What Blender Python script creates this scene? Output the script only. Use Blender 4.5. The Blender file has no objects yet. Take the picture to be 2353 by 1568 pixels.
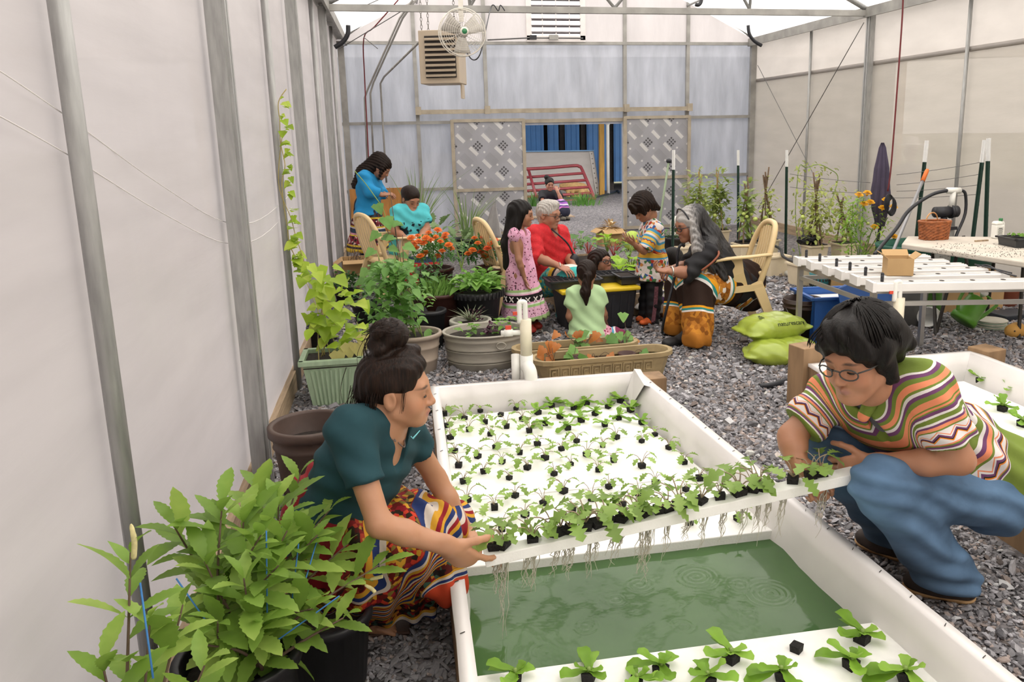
import bpy, math, random, time
import numpy as np
from mathutils import Vector, Matrix, Quaternion
T0 = time.time()
random.seed(7); RNG = np.random.default_rng(7)
SC = bpy.context.scene
COL = SC.collection
# ---------------------------------------------------------------- camera
F_PX, CX, CY, CAM_H = 1863.0, 1293.0, 697.0, 1.75
IW, IH = 2353, 1568
def _n(v): v = np.asarray(v, float); return v / np.linalg.norm(v)
_Y = _n([903 - CX, 309 - CY, F_PX]); _D = np.array([1460 - CX, 9500 - CY, F_PX])
_D = _n(_D / np.linalg.norm(_D) - _Y * (_Y @ _n(_D))); _X = np.cross(_D, _Y)
RC = np.stack([_X, _Y, -_D], 1)           # photograph axes (right, down, forward) from world axes
CAMP = np.array([0, 0, CAM_H])
def ray(px, py): return RC.T @ np.array([px - CX, py - CY, F_PX])
def G(px, py, z=0.0):                      # the point at height z
    d = ray(px, py); p = CAMP + d * ((z - CAM_H) / d[2]); return Vector(p)
def J(px, py, Y):                          # the point at depth Y
    d = ray(px, py); return Vector(CAMP + d * (Y / d[1]))
def PX(p):
    q = RC @ (np.asarray(p, float) - CAMP); return q[0] / q[2] * F_PX + CX, q[1] / q[2] * F_PX + CY
def MPP(p): return (RC @ (np.asarray(p, float) - CAMP))[2] / F_PX      # metres per pixel at p
cd = bpy.data.cameras.new('camera'); cam = bpy.data.objects.new('camera', cd); COL.objects.link(cam)
cd.sensor_width = 36; cd.lens = F_PX / IW * 36
cd.shift_x = -(CX - IW / 2) / IW; cd.shift_y = -(IH / 2 - CY) / IW
cd.clip_start = .05; cd.clip_end = 300
m = Matrix([list(RC[0]), list(-RC[1]), list(-RC[2])]).transposed().to_4x4(); m.translation = Vector(CAMP)
cam.matrix_world = m; SC.camera = cam
# ---------------------------------------------------------------- sky (bright overcast) and exposure
w = bpy.data.worlds.new('sky'); SC.world = w; w.use_nodes = True
bg = w.node_tree.nodes['Background']; bg.inputs[0].default_value = (1.0, .975, .95, 1); bg.inputs[1].default_value = 2.2
SC.view_settings.view_transform = 'Standard'; SC.view_settings.look = 'None'
SC.view_settings.gamma = 1; SC.view_settings.use_curve_mapping = False
SC.view_settings.exposure = 0.45
for k_, n_ in dict(max_bounces=6, diffuse_bounces=3, glossy_bounces=2, transmission_bounces=4, transparent_max_bounces=6).items(): setattr(SC.cycles, k_, n_)
sd = bpy.data.lights.new('sun', 'SUN'); sd.energy = 1.6; sd.angle = math.radians(50); sd.color = (1, .95, .88)
so = bpy.data.objects.new('sun', sd); COL.objects.link(so); so.rotation_euler = (math.radians(35), math.radians(20), 0)
# ---------------------------------------------------------------- objects
LOC = {}
def V(*a): return Vector(a)
def tag(o, label=None, cat=None, group=None, kind=None):
    if label: o['label'] = label
    if cat: o['category'] = cat
    if group: o['group'] = group
    if kind: o['kind'] = kind
    return o
def thing(name, label, cat, loc=(0, 0, 0), group=None):
    o = bpy.data.objects.new(name, None); COL.objects.link(o); o.empty_display_size = .1
    o.location = loc; LOC[o] = Vector(loc); return tag(o, label, cat, group)
def mesh(name, v, f, mats, smooth=False, fm=None, attrs=None):
    me = bpy.data.meshes.new(name); v = np.asarray(v, np.float32).reshape(-1, 3)
    if isinstance(f, np.ndarray):
        n = f.shape[1]; me.vertices.add(len(v)); me.vertices.foreach_set('co', v.ravel())
        me.loops.add(f.size); me.loops.foreach_set('vertex_index', f.ravel().astype(np.int32))
        me.polygons.add(len(f)); me.polygons.foreach_set('loop_start', np.arange(0, f.size, n, dtype=np.int32))
        try: me.polygons.foreach_set('loop_total', np.full(len(f), n, np.int32))
        except Exception: pass
        me.update(calc_edges=True)
    else: me.from_pydata(v.tolist(), [], f)
    for mt in (mats if isinstance(mats, (list, tuple)) else [mats]):
        me.materials.append(mt)
    if fm is not None: me.polygons.foreach_set('material_index', np.asarray(fm, np.int32))
    me.polygons.foreach_set('use_smooth', np.full(len(me.polygons), bool(smooth)))
    for k, (typ, arr) in (attrs or {}).items():
        a = me.attributes.new(k, typ, 'POINT')
        a.data.foreach_set('color' if 'COLOR' in typ else ('vector' if 'VECTOR' in typ else 'value'), np.asarray(arr, np.float32).ravel())
    me.update(); return me
def link(name, me, parent=None, M=None):
    o = bpy.data.objects.new(name, me); COL.objects.link(o)
    if parent is not None: o.parent = parent; LOC[o] = LOC.get(parent, Vector())
    if M is not None: o.matrix_basis = M
    return o
def obj(name, mb, mat, parent=None, smooth=None, **t):     # world-space geometry -> one mesh object
    off = LOC.get(parent, Vector()) if parent is not None else Vector()
    v = np.asarray(mb.v, float).reshape(-1, 3) - np.array(off)
    me = mesh(name, v, mb.f, mat, mb.smooth if smooth is None else smooth, mb.fm if any(mb.fm) else None)
    o = link(name, me, parent)
    return tag(o, **t)
def copy_tree(o, parent=None):
    c = o.copy(); COL.objects.link(c); c.parent = parent
    for ch in o.children: copy_tree(ch, c)
    return c
def bevel(o, w=.005, seg=2):
    b = o.modifiers.new('bevel', 'BEVEL'); b.width = w; b.segments = seg; b.limit_method = 'ANGLE'; return o
# ---------------------------------------------------------------- shapes
def frame(d, up=(0, 0, 1)):
    d = Vector(d).normalized(); u = Vector(up)
    if abs(d.dot(u)) > .98: u = Vector((1, 0, 0)) if abs(d.x) < .9 else Vector((0, 1, 0))
    s = d.cross(u).normalized(); return d, s, s.cross(d)
class MB:
    def __init__(s, smooth=False): s.v = []; s.f = []; s.fm = []; s.smooth = smooth; s.m = 0
    def add(s, v, f):
        n = len(s.v); s.v += [tuple(p) for p in v]; s.f += [[i + n for i in q] for q in f]; s.fm += [s.m] * len(f); return s
    def box(s, c, d, R=None, taper=1):
        x, y, z = d[0] / 2, d[1] / 2, d[2] / 2; t = taper
        v = [V(-x * t, -y * t, -z), V(x * t, -y * t, -z), V(x * t, y * t, -z), V(-x * t, y * t, -z), V(-x, -y, z), V(x, -y, z), V(x, y, z), V(-x, y, z)]
        if R is not None: v = [R @ p for p in v]
        return s.add([p + Vector(c) for p in v], [[0, 3, 2, 1], [4, 5, 6, 7], [0, 1, 5, 4], [1, 2, 6, 5], [2, 3, 7, 6], [3, 0, 4, 7]])
    def bar(s, a, b, w, h=None, up=(0, 0, 1)):          # rectangular bar from a to b
        a = Vector(a); b = Vector(b); d, sd_, u = frame(b - a, up); h = h or w; o = []
        for p in (a, b):
            for i, j in ((-1, -1), (1, -1), (1, 1), (-1, 1)): o.append(p + sd_ * (w / 2 * i) + u * (h / 2 * j))
        return s.add(o, [[0, 1, 2, 3], [7, 6, 5, 4], [0, 4, 5, 1], [1, 5, 6, 2], [2, 6, 7, 3], [3, 7, 4, 0]])
    def tube(s, path, r, n=8, cap=True, closed=False):
        P = [Vector(p) for p in path]; k = len(P); rr = r if isinstance(r, (list, tuple)) else [r] * k
        o = []; u = None
        for i, p in enumerate(P):
            if closed: d = P[(i + 1) % k] - P[i - 1]
            else: d = P[min(i + 1, k - 1)] - P[max(i - 1, 0)]
            if d.length < 1e-9: d = V(0, 0, 1)
            d = d.normalized()
            if u is None: _, sd_, u = frame(d)
            else: u = (u - d * u.dot(d)); u = u.normalized() if u.length > 1e-6 else frame(d)[2]
            sd_ = d.cross(u)
            for j in range(n):
                a = 2 * math.pi * j / n; o.append(p + (u * math.cos(a) + sd_ * math.sin(a)) * rr[i])
        f = []
        for i in range(k if closed else k - 1):
            b = (i + 1) % k
            for j in range(n): f.append([i * n + j, i * n + (j + 1) % n, b * n + (j + 1) % n, b * n + j])
        if cap and not closed: f.append(list(range(n))[::-1]); f.append([(k - 1) * n + j for j in range(n)])
        return s.add(o, f)
    def lathe(s, prof, c=(0, 0, 0), n=24, R=None, sx=1, sy=1, cap=True):     # prof: (r, z) pairs
        o = []; f = []; c = Vector(c)
        for r, z in prof:
            for j in range(n):
                a = 2 * math.pi * j / n; p = V(r * math.cos(a) * sx, r * math.sin(a) * sy, z)
                o.append((R @ p if R is not None else p) + c)
        for i in range(len(prof) - 1):
            for j in range(n): f.append([i * n + j, i * n + (j + 1) % n, (i + 1) * n + (j + 1) % n, (i + 1) * n + j])
        if cap:
            if prof[0][0] > 1e-5: f.append(list(range(n))[::-1])
            if prof[-1][0] > 1e-5: f.append([(len(prof) - 1) * n + j for j in range(n)])
        return s.add(o, f)
    def ell(s, c, r, R=None, n=10, m=7):
        return s.lathe([(max(1e-6, math.sin(math.pi * i / m)), -math.cos(math.pi * i / m)) for i in range(m + 1)], c, n,
                       (R.to_3x3() if R is not None else Matrix.Identity(3)) @ Matrix.Diagonal(Vector(r)), cap=False)
    def poly(s, pts, up, t):                            # polygon (3-D points) extruded by the vector up*t
        u = Vector(up) * t; n = len(pts); P = [Vector(p) for p in pts]
        return s.add(P + [p + u for p in P], [list(range(n))[::-1], list(range(n, 2 * n))] + [[i, (i + 1) % n, n + (i + 1) % n, n + i] for i in range(n)])
    def grid(s, fn, nu, nv):
        o = [fn(i / nu, j / nv) for i in range(nu + 1) for j in range(nv + 1)]
        return s.add(o, [[i * (nv + 1) + j, (i + 1) * (nv + 1) + j, (i + 1) * (nv + 1) + j + 1, i * (nv + 1) + j + 1] for i in range(nu) for j in range(nv)])
def Rz(a): return Matrix.Rotation(a, 3, 'Z')
def Rx(a): return Matrix.Rotation(a, 3, 'X')
def Ry(a): return Matrix.Rotation(a, 3, 'Y')
def bez(pts, n=12):                                      # Catmull-Rom through points
    P = [Vector(p) for p in pts]; o = []
    for i in range(len(P) - 1):
        a, b, c, d = P[max(i - 1, 0)], P[i], P[i + 1], P[min(i + 2, len(P) - 1)]
        for k in range(n):
            t = k / n; o.append(.5 * ((2 * b) + (c - a) * t + (2 * a - 5 * b + 4 * c - d) * t * t + (3 * b - a - 3 * c + d) * t ** 3))
    return o + [P[-1]]
# ---------------------------------------------------------------- materials
def lin(c):
    if isinstance(c, str): c = [int(c[i:i + 2], 16) / 255 for i in (0, 2, 4)]
    return tuple(x / 12.92 if x <= .04045 else ((x + .055) / 1.055) ** 2.4 for x in c) + (1,)
MATS = {}
class NT:
    def __init__(s, name):
        s.mat = bpy.data.materials.new(name); s.mat.use_nodes = True; s.t = s.mat.node_tree; s.p = s.t.nodes['Principled BSDF']
        s.out = s.t.nodes['Material Output']; MATS[name] = s.mat
    def n(s, typ, **kw):
        o = s.t.nodes.new('ShaderNode' + typ)
        for k, v in kw.items():
            if k.startswith('i_'):
                key = k[2:]; key = int(key) if key.isdigit() else key.replace('_', ' ')
                if hasattr(v, 'is_output') or isinstance(v, bpy.types.NodeSocket): s.t.links.new(v, o.inputs[key])
                else: o.inputs[key].default_value = v
            else: setattr(o, k, v)
        return o
    def l(s, a, b): s.t.links.new(a, b)
    def math(s, op, a, b=None):
        o = s.t.nodes.new('ShaderNodeMath'); o.operation = op
        for i, x in enumerate((a, b)):
            if x is None: continue
            if isinstance(x, bpy.types.NodeSocket): s.l(x, o.inputs[i])
            else: o.inputs[i].default_value = x
        return o.outputs[0]
    def mix(s, fac, a, b, mode='MIX'):
        o = s.t.nodes.new('ShaderNodeMix'); o.data_type = 'RGBA'; o.blend_type = mode
        for i, x in ((0, fac), (6, a), (7, b)):
            if isinstance(x, bpy.types.NodeSocket): s.l(x, o.inputs[i])
            else: o.inputs[i].default_value = x
        return o.outputs[2]
    def ramp(s, fac, stops, const=False):
        o = s.t.nodes.new('ShaderNodeValToRGB'); cr = o.color_ramp
        if const: cr.interpolation = 'CONSTANT'
        while len(cr.elements) < len(stops): cr.elements.new(.5)
        for e, (p, c) in zip(cr.elements, stops): e.position = p; e.color = c if len(c) == 4 else tuple(c) + (1,)
        s.l(fac, o.inputs[0]); return o.outputs[0]
    def noise(s, scale, detail=3, vec=None, dim='3D'):
        o = s.n('TexNoise', i_Scale=scale, i_Detail=detail)
        if vec is None: vec = s.n('TexCoord').outputs['Object']
        s.l(vec, o.inputs['Vector']); return o.outputs[0]
    def bump(s, h, strength=.3, dist=.01):
        o = s.n('Bump', i_Strength=strength, i_Distance=dist, i_Height=h); s.l(o.outputs[0], s.p.inputs['Normal'])
    def attr(s, name): return s.n('Attribute', attribute_name=name)
def sh(c, k): return tuple(min(1, x * k) for x in c[:3]) + (1,)
def M(name, col, rough=.6, var=.2, scale=12, bump=0, bscale=None, metal=0, spec=.5, trans=0, streak=None, sss=0, coat=0):
    if name in MATS: return MATS[name]
    t = NT(name); c = lin(col); p = t.p
    vec = None
    if streak:
        mp = t.n('Mapping'); mp.inputs['Scale'].default_value = streak; t.l(t.n('TexCoord').outputs['Object'], mp.inputs[0]); vec = mp.outputs[0]
    if var:
        nz = t.noise(scale, 4, vec); t.l(t.ramp(nz, [(.3, sh(c, 1 - var)), (.7, sh(c, 1 + var))]), p.inputs['Base Color'])
    else: p.inputs['Base Color'].default_value = c
    p.inputs['Roughness'].default_value = rough; p.inputs['Metallic'].default_value = metal; p.inputs['Specular IOR Level'].default_value = spec
    if coat: p.inputs['Coat Weight'].default_value = coat
    if bump: t.bump(t.noise(bscale or scale * 4, 3, vec), bump, .01)
    if trans:                                            # thin leaf or cloth: some light comes through
        tr = t.n('BsdfTranslucent'); src = p.inputs['Base Color'].links[0].from_socket if p.inputs['Base Color'].links else None
        if src: t.l(src, tr.inputs[0])
        else: tr.inputs[0].default_value = c
        mx = t.n('MixShader', i_0=trans); t.l(p.outputs[0], mx.inputs[1]); t.l(tr.outputs[0], mx.inputs[2]); t.l(mx.outputs[0], t.out.inputs[0])
    return t.mat
def leafmat(name, col, col2=None, var=.25, trans=.35, rough=.5):
    if name in MATS: return MATS[name]
    t = NT(name); a = lin(col); b = lin(col2 or col)
    rnd = t.n('ObjectInfo').outputs['Random']; nz = t.noise(14, 2)
    f = t.math('ADD', t.math('MULTIPLY', nz, .7), t.math('MULTIPLY', rnd, .6)); f = t.math('SUBTRACT', f, .15)
    c = t.ramp(f, [(.15, sh(a, 1 - var)), (.5, a), (.9, b)])
    t.l(c, t.p.inputs['Base Color']); t.p.inputs['Roughness'].default_value = rough
    tr = t.n('BsdfTranslucent'); t.l(c, tr.inputs[0]); mx = t.n('MixShader', i_0=trans)
    t.l(t.p.outputs[0], mx.inputs[1]); t.l(tr.outputs[0], mx.inputs[2]); t.l(mx.outputs[0], t.out.inputs[0]); return t.mat
def film(name, col, through=.08, tl=.6, wr=.25, scale=(3, 3, .6), var=.07):   # greenhouse plastic sheet: wrinkled, lets light through
    t = NT(name); c = lin(col)
    mp = t.n('Mapping'); mp.inputs['Scale'].default_value = scale; t.l(t.n('TexCoord').outputs['Object'], mp.inputs[0])
    nz = t.noise(2.2, 5, mp.outputs[0]); cc = t.ramp(nz, [(.3, sh(c, 1 - var)), (.7, sh(c, 1 + var * .6))])
    t.bump(t.noise(3.5, 4, mp.outputs[0]), wr, .03); bn = t.p.inputs['Normal'].links[0].from_socket
    t.l(cc, t.p.inputs['Base Color']); t.p.inputs['Roughness'].default_value = .35; t.p.inputs['Specular IOR Level'].default_value = .35
    tr = t.n('BsdfTranslucent'); t.l(cc, tr.inputs[0]); t.l(bn, tr.inputs['Normal'])
    tp = t.n('BsdfTransparent'); tp.inputs[0].default_value = sh(c, 1.0)
    m1 = t.n('MixShader', i_0=tl); t.l(t.p.outputs[0], m1.inputs[1]); t.l(tr.outputs[0], m1.inputs[2])
    m2 = t.n('MixShader', i_0=through); t.l(m1.outputs[0], m2.inputs[1]); t.l(tp.outputs[0], m2.inputs[2]); t.l(m2.outputs[0], t.out.inputs[0]); return t.mat
def wood(name, col, grain=(30, 30, 2), var=.35):
    return M(name, col, .75, var, 2.0, .25, 3, streak=grain)
GALV = M('galvanised_steel', 'a6a6a4', .45, .16, 6, .05, 40, metal=.35, streak=(8, 8, 1.2))
GALV2 = M('dull_zinc', '9a9893', .55, .2, 5, .05, metal=.3)
BLACKP = M('black_plastic', '24252a', .45, .3, 10, .05)
PVC = M('white_pvc', 'ecebe4', .35, .05, 8)
# ================================================================ the greenhouse shell
XL, XR, YB, YF, ZE, ZR = -.80, 6.40, 14.0, -2.6, 3.22, 5.0
XM = (XL + XR) / 2
FILM_L = film('film_milky', 'bab4b4', .02, .35, .12, (1, .5, 4))
FILM_R1 = film('film_upper', 'cdc6c0', .04, .38, .25, (1, .8, 2))
FILM_R2 = film('film_curtain', 'b6afa6', .10, .29, .2, (1, .6, 3))
FILM_B = film('film_clear_aged', 'bcbfc8', .10, .30, .7, (2.5, 2.5, .5), .2)
FILM_G = film('film_gable', 'cfc9c8', .05, .38, .3, (2, 2, .6), .08)
FILM_T = film('film_roof', 'f4f1ee', .10, .72, .15, (1, 1, 1))
WOODG = wood('weathered_rail', 'a59a88', (3, 3, 3), .2)
LUMBER = wood('pine_lumber', 'a08a70', (25, 2, 25), .3)
def struct(o): o['kind'] = 'structure'; return o
def root(name, loc=(0, 0, 0)):
    o = bpy.data.objects.new(name, None); COL.objects.link(o); o.location = loc; LOC[o] = Vector(loc); return struct(o)
def sheet(name, p0, du, dv, mat, parent, amp=.012, nu=14, nv=10, seed=0, th=None):
    p0, du, dv = Vector(p0), Vector(du), Vector(dv); nn = du.cross(dv).normalized(); rr = random.Random(seed)
    ph = [rr.random() * 6 for _ in range(4)]
    mb = MB(True); mb.grid(lambda u, v: p0 + du * u + dv * v + nn * amp * (math.sin(u * 9 + ph[0] + 2 * v) * math.sin(v * 5 + ph[1]) + .5 * math.sin(u * 23 + ph[2] + v * 7)) * min(1, 12 * min(u, 1 - u, v, 1 - v)), nu, nv)
    return obj(name, mb, mat, parent)
# ---- floor: crushed slate
def gravel_mat():
    t = NT('crushed_slate'); tc = t.n('TexCoord').outputs['Object']
    vo = t.n('TexVoronoi', i_Scale=38.0, i_Randomness=1.0); t.l(tc, vo.inputs['Vector'])
    c = t.ramp(vo.outputs['Color'], [(.0, lin('4c4a4d')), (.35, lin('716e70')), (.7, lin('959091')), (1, lin('b5aca8'))])
    big = t.noise(.8, 3, tc); c = t.mix(t.math('MULTIPLY', big, .5), c, lin('8d8580'), 'MULTIPLY')
    t.l(c, t.p.inputs['Base Color']); t.p.inputs['Roughness'].default_value = .8
    t.bump(t.math('SUBTRACT', 1.0, vo.outputs['Distance']), .9, .03); return t.mat
GRAVEL = gravel_mat()
t = NT('slate_chips'); a_ = t.attr('col'); nz_ = t.noise(60, 3); t.l(t.mix(t.math('MULTIPLY', nz_, .6), a_.outputs['Color'], (.25, .25, .27, 1), 'MULTIPLY'), t.p.inputs['Base Color'])
t.p.inputs['Roughness'].default_value = .7; t.bump(nz_, .3, .01); CHIP = t.mat
def chipm(name, col): return M(name, col, .7, .35, 50, .3)
mb = MB(); mb.add([(-9, -3, 0), (16, -3, 0), (16, 26, 0), (-9, 26, 0)], [[0, 1, 2, 3]])
floor = struct(obj('floor', mb, GRAVEL))
mb = MB(); mb.add([(-90, -40, -.05), (110, -40, -.05), (110, 150, -.05), (-90, 150, -.05)], [[0, 1, 2, 3]])
struct(obj('ground_outside', mb, M('dry_grass_ground', '8c8a68', .9, .3, .6)))
ICO = np.array([(0, .53, .85), (0, -.53, .85), (0, .53, -.85), (0, -.53, -.85), (.53, .85, 0), (-.53, .85, 0), (.53, -.85, 0), (-.53, -.85, 0), (.85, 0, .53), (-.85, 0, .53), (.85, 0, -.53), (-.85, 0, -.53)])
ICOF = np.array([(0, 1, 8), (0, 8, 4), (0, 4, 5), (0, 5, 9), (0, 9, 1), (1, 6, 8), (8, 6, 10), (8, 10, 4), (4, 10, 2), (4, 2, 5), (5, 2, 11), (5, 11, 9), (9, 11, 7), (9, 7, 1), (1, 7, 6), (3, 10, 6), (3, 2, 10), (3, 11, 2), (3, 7, 11), (3, 6, 7)])
BOXV = np.array([(-1, -1, -1), (1, -1, -1), (1, 1, -1), (-1, 1, -1), (-.8, -.7, 1), (.7, -.9, 1), (.9, .7, 1), (-.6, .8, 1.)]) * .75
BOXF = np.array([(4, 5, 6), (4, 6, 7), (0, 1, 5), (0, 5, 4), (1, 2, 6), (1, 6, 5), (2, 3, 7), (2, 7, 6), (3, 0, 4), (3, 4, 7)])
def keep_out(x, y):
    k = (x < XL + .06) | (x > XR - .05)
    k |= (x > .10) & (x < 1.52) & (y < 4.62)              # first pond
    k |= (x > 2.42) & (x < 3.75) & (y < 4.55)             # second pond
    return k
def scatter(x0, x1, y0, y1, dens):
    n = int((x1 - x0) * (y1 - y0) * dens); x = RNG.uniform(x0, x1, n); y = RNG.uniform(y0, y1, n)
    P = np.stack([x, y, np.zeros(n)], 1); q = (P - CAMP) @ RC.T; u = q[:, 0] / q[:, 2] * F_PX + CX; v = q[:, 1] / q[:, 2] * F_PX + CY
    ok = ~keep_out(x, y) & (q[:, 2] > 0) & (u > -250) & (u < IW + 250) & (v < IH + 250)
    return x[ok], y[ok]
def stones(x, y, size, V0, F0):
    n = len(x); k = len(V0); v = np.repeat(V0[None], n, 0) * RNG.uniform(.62, 1.25, (n, k, 3))
    s = size * RNG.lognormal(0, .35, n); v *= (s[:, None] * np.stack([RNG.uniform(.8, 1.5, n), RNG.uniform(.55, 1, n), RNG.uniform(.25, .6, n)], 1))[:, None]
    a, b, c = RNG.uniform(0, 6.28, n), RNG.normal(0, .38, n), RNG.normal(0, .38, n)
    def rot(v, ax, t):
        i, j = [(1, 2), (2, 0), (0, 1)][ax]; ct, st = np.cos(t)[:, None], np.sin(t)[:, None]; vi, vj = v[..., i].copy(), v[..., j].copy()
        v[..., i] = vi * ct - vj * st; v[..., j] = vi * st + vj * ct
    rot(v, 0, b); rot(v, 1, c); rot(v, 2, a)
    v += np.stack([x, y, s * RNG.uniform(.1, .6, n)], 1)[:, None]
    base = np.array([.34, .33, .345]) * RNG.lognormal(-.12, .45, n)[:, None]; wt = RNG.random(n)
    base = np.where((wt < .22)[:, None], base * np.array([1.18, 1.0, .86]), base); base = np.clip(base, .03, .72)
    return v, F0, np.repeat(np.concatenate([base, np.ones((n, 1))], 1), k, 0), n, k
def stone_obj(name, parts, parent):
    v = np.concatenate([p[0].reshape(-1, 3) for p in parts]); f = []; o = 0
    for p in parts: f.append((p[1][None] + (np.arange(p[3]) * p[4])[:, None, None]).reshape(-1, 3) + o); o += p[3] * p[4]
    c = np.concatenate([p[2] for p in parts])
    ob = link(name, mesh(name, v, np.concatenate(f), CHIP, attrs={'col': ('FLOAT_COLOR', c)}), parent); return ob
x, y = scatter(-.75, 4.9, 1.2, 3.4, 4800); x1, y1 = scatter(-.75, 4.9, 3.4, 4.7, 4300); x2, y2 = scatter(-.75, 6.35, 4.7, 6.6, 2600); x3, y3 = scatter(-.7, 6.35, 6.6, 9.5, 1000)
d_ = np.hypot(x, y); order = np.argsort(d_ + 10 * (np.abs(x - .6) < 0)); near = np.zeros(len(x), bool)
u_, v_ = np.array([PX((a, b, 0)) for a, b in zip(x, y)]).T
show = (u_ > 680) & (u_ < IW) & (v_ < IH) & (v_ > 0); cand = [i for i in order if show[i]][:300]; near[cand] = True
stone_obj('gravel', [stones(x[~near], y[~near], .0105, ICO, ICOF), stones(x1, y1, .0115, BOXV, BOXF), stones(x2, y2, .0140, BOXV, BOXF), stones(x3, y3, .018, BOXV, BOXF)], floor)['kind'] = 'stuff'
# the nearest stones, each one a piece of its own (shared meshes)
tmpl = []
for i in range(10):
    vv, ff, cc, n_, k_ = stones(np.zeros(1), np.zeros(1), .0112, ICO, ICOF)
    tmpl.append(mesh('gravel_stone', vv[0], ff, CHIP, attrs={'col': ('FLOAT_COLOR', cc)}))
for j, i in enumerate(cand):
    o = link('gravel_stone', tmpl[j % 10], floor); o.location = (x[i], y[i], 0); o.rotation_euler = (0, 0, random.random() * 6.28); o.scale = [random.uniform(.75, 1.3)] * 3
# ---- left wall
wl = root('wall_left'); ys = [YF, -.5, 2.22, 3.98, 5.75, 7.03, 9.2, 10.3, 12.0, YB]
for i in range(len(ys) - 1):
    sheet('film_panel', (XL, ys[i], .1), (0, ys[i + 1] - ys[i], 0), (0, 0, ZE - .05), FILM_L, wl, .010, 16, 14, i)
for y in (3.98, 7.03, 10.3):
    mb = MB(); mb.box((-.735, y, ZE / 2), (.07, .1, ZE)); mb.box((-.695, y - .022, ZE / 2), (.02, .03, ZE)); mb.box((-.695, y + .022, ZE / 2), (.02, .03, ZE)); obj('post', mb, GALV, wl)
for y in (2.22, 5.75, 9.2, 12.1):
    mb = MB(True); mb.tube([(-.757, y, 0), (-.757, y, ZE)], .024, 14); obj('pole', mb, GALV, wl)
for z in (0, .10):
    mb = MB(True); mb.tube(bez([V(-.788, y, zz + z) for y, zz in ((1.2, 1.98), (1.75, 1.84), (2.22, 1.72), (3.0, 1.50), (3.98, 1.27), (5.0, 1.18), (6.5, 1.22))], 5), .002, 4); obj('film_crease', mb, M('crease', 'f4f0ee', .4, 0), wl)
mb = MB(); mb.box((XL + .015, (YF + YB) / 2, .07), (.04, YB - YF, .15)); struct(obj('baseboard_left', mb, LUMBER))
# ---- right wall
wr = root('wall_right'); ys = [YF, 1.0, 4.6, 6.6, 8.4, 10.3, 12.0, YB]
for i in range(len(ys) - 1):
    sheet('upper_film', (XR, ys[i], 2.56), (0, ys[i + 1] - ys[i], 0), (0, 0, ZE - 2.56), FILM_R1, wr, .012, 14, 6, i + 20)
    sheet('curtain_film', (XR + .015, ys[i], .05), (0, ys[i + 1] - ys[i], 0), (0, 0, 2.55), FILM_R2, wr, .012, 14, 12, i + 40)
mb = MB(True); mb.tube([(XR + .01, YF, 2.57), (XR + .01, YB, 2.57)], .03, 8); obj('roll_bar', mb, FILM_R1, wr)
for y in (4.1, 10.3):
    mb = MB(); mb.box((6.34, y, ZE / 2), (.07, .1, ZE)); mb.box((6.30, y - .022, ZE / 2), (.02, .03, ZE)); mb.box((6.30, y + .022, ZE / 2), (.02, .03, ZE)); obj('post', mb, GALV, wr)
for y in (6.6, 8.37, 11.95):
    mb = MB(True); mb.tube([(6.36, y, 0), (6.36, y, ZE)], .022, 12); obj('pole', mb, GALV, wr)
mb = MB(); mb.box((XR - .01, (YF + YB) / 2, .07), (.04, YB - YF, .15)); struct(obj('baseboard_right', mb, LUMBER))
# brace cables on the right wall
def cable(name, a, b, r, mat, parent=None, sag=0, **t):
    a, b = Vector(a), Vector(b); mb = MB(True); mb.tube([a.lerp(b, i / 8) - V(0, 0, sag * 4 * (i / 8) * (1 - i / 8)) for i in range(9)], r, 5); return obj(name, mb, mat, parent, **t)
STEELW = M('steel_wire', '6e6d6c', .4, .1, metal=.7)
cable('brace_cable', J(1985, 52, 10.15), J(1742, 480, 13.6), .006, STEELW, wr)
cable('brace_cable', J(1741, 150, 13.7), J(1897, 455, 11.2), .005, STEELW, wr)
# ---- back wall
wb = root('wall_back'); bx = [XL, .42, 1.57, 2.17, 3.93, 5.12, XR]; zs = [.03, .83, 1.92, 3.2]
for i in range(6):
    for j in range(3):
        if i == 3 and j < 2: continue
        sheet('film_panel', (bx[i], YB + .03, zs[j]), (bx[i + 1] - bx[i], 0, 0), (0, 0, zs[j + 1] - zs[j]), FILM_B, wb, .012, 12, 10, i * 7 + j)
mb = MB(); mb.add([(XL - .05, YB - .01, 3.2), (2.28, YB - .01, 3.2), (2.28, YB - .01, 4.8), (XL - .05, YB - .01, 3.26)], [[0, 1, 2, 3]]); obj('gable_film', mb, FILM_G, wb)
mb = MB(); mb.add([(3.28, YB - .01, 3.2), (XR + .05, YB - .01, 3.2), (XR + .05, YB - .01, 3.26), (3.28, YB - .01, 4.82)], [[0, 1, 2, 3]]); obj('gable_film', mb, FILM_G, wb)
mb = MB(); mb.add([(2.28, YB + .03, 4.25), (3.28, YB + .03, 4.25), (3.28, YB + .03, 4.77), (XM, YB + .03, ZR), (2.28, YB + .03, 4.75)], [[0, 1, 2, 3, 4]]); obj('gable_film', mb, FILM_G, wb)
for X, z1 in ((.42, 4.0), (1.57, 4.4), (3.98, 4.4), (5.12, 3.9)):
    z0 = 2.1 if X == 1.57 else 0
    mb = MB(); mb.box((X, YB, (z0 + z1) / 2), (.06, .06, z1 - z0)); obj('post', mb, GALV2, wb)
for X in (-.74, 6.34):
    mb = MB(); mb.box((X, YB - .02, ZE / 2), (.1, .08, ZE)); obj('corner_post', mb, GALV2, wb)
for x0, x1, z in ((XL, XR, 3.2), (XL, .96, 1.93), (5.12, XR, 1.95), (XL, .96, .83), (5.12, XR, .92)):
    mb = MB(); mb.box(((x0 + x1) / 2, YB - .01, z), (x1 - x0, .05, .05)); obj('girt', mb, GALV2, wb)
mb = MB(); mb.box((2.78, YB - .09, 2.10), (4.72, .06, .07)); obj('door_track', mb, WOODG, wb)
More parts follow.
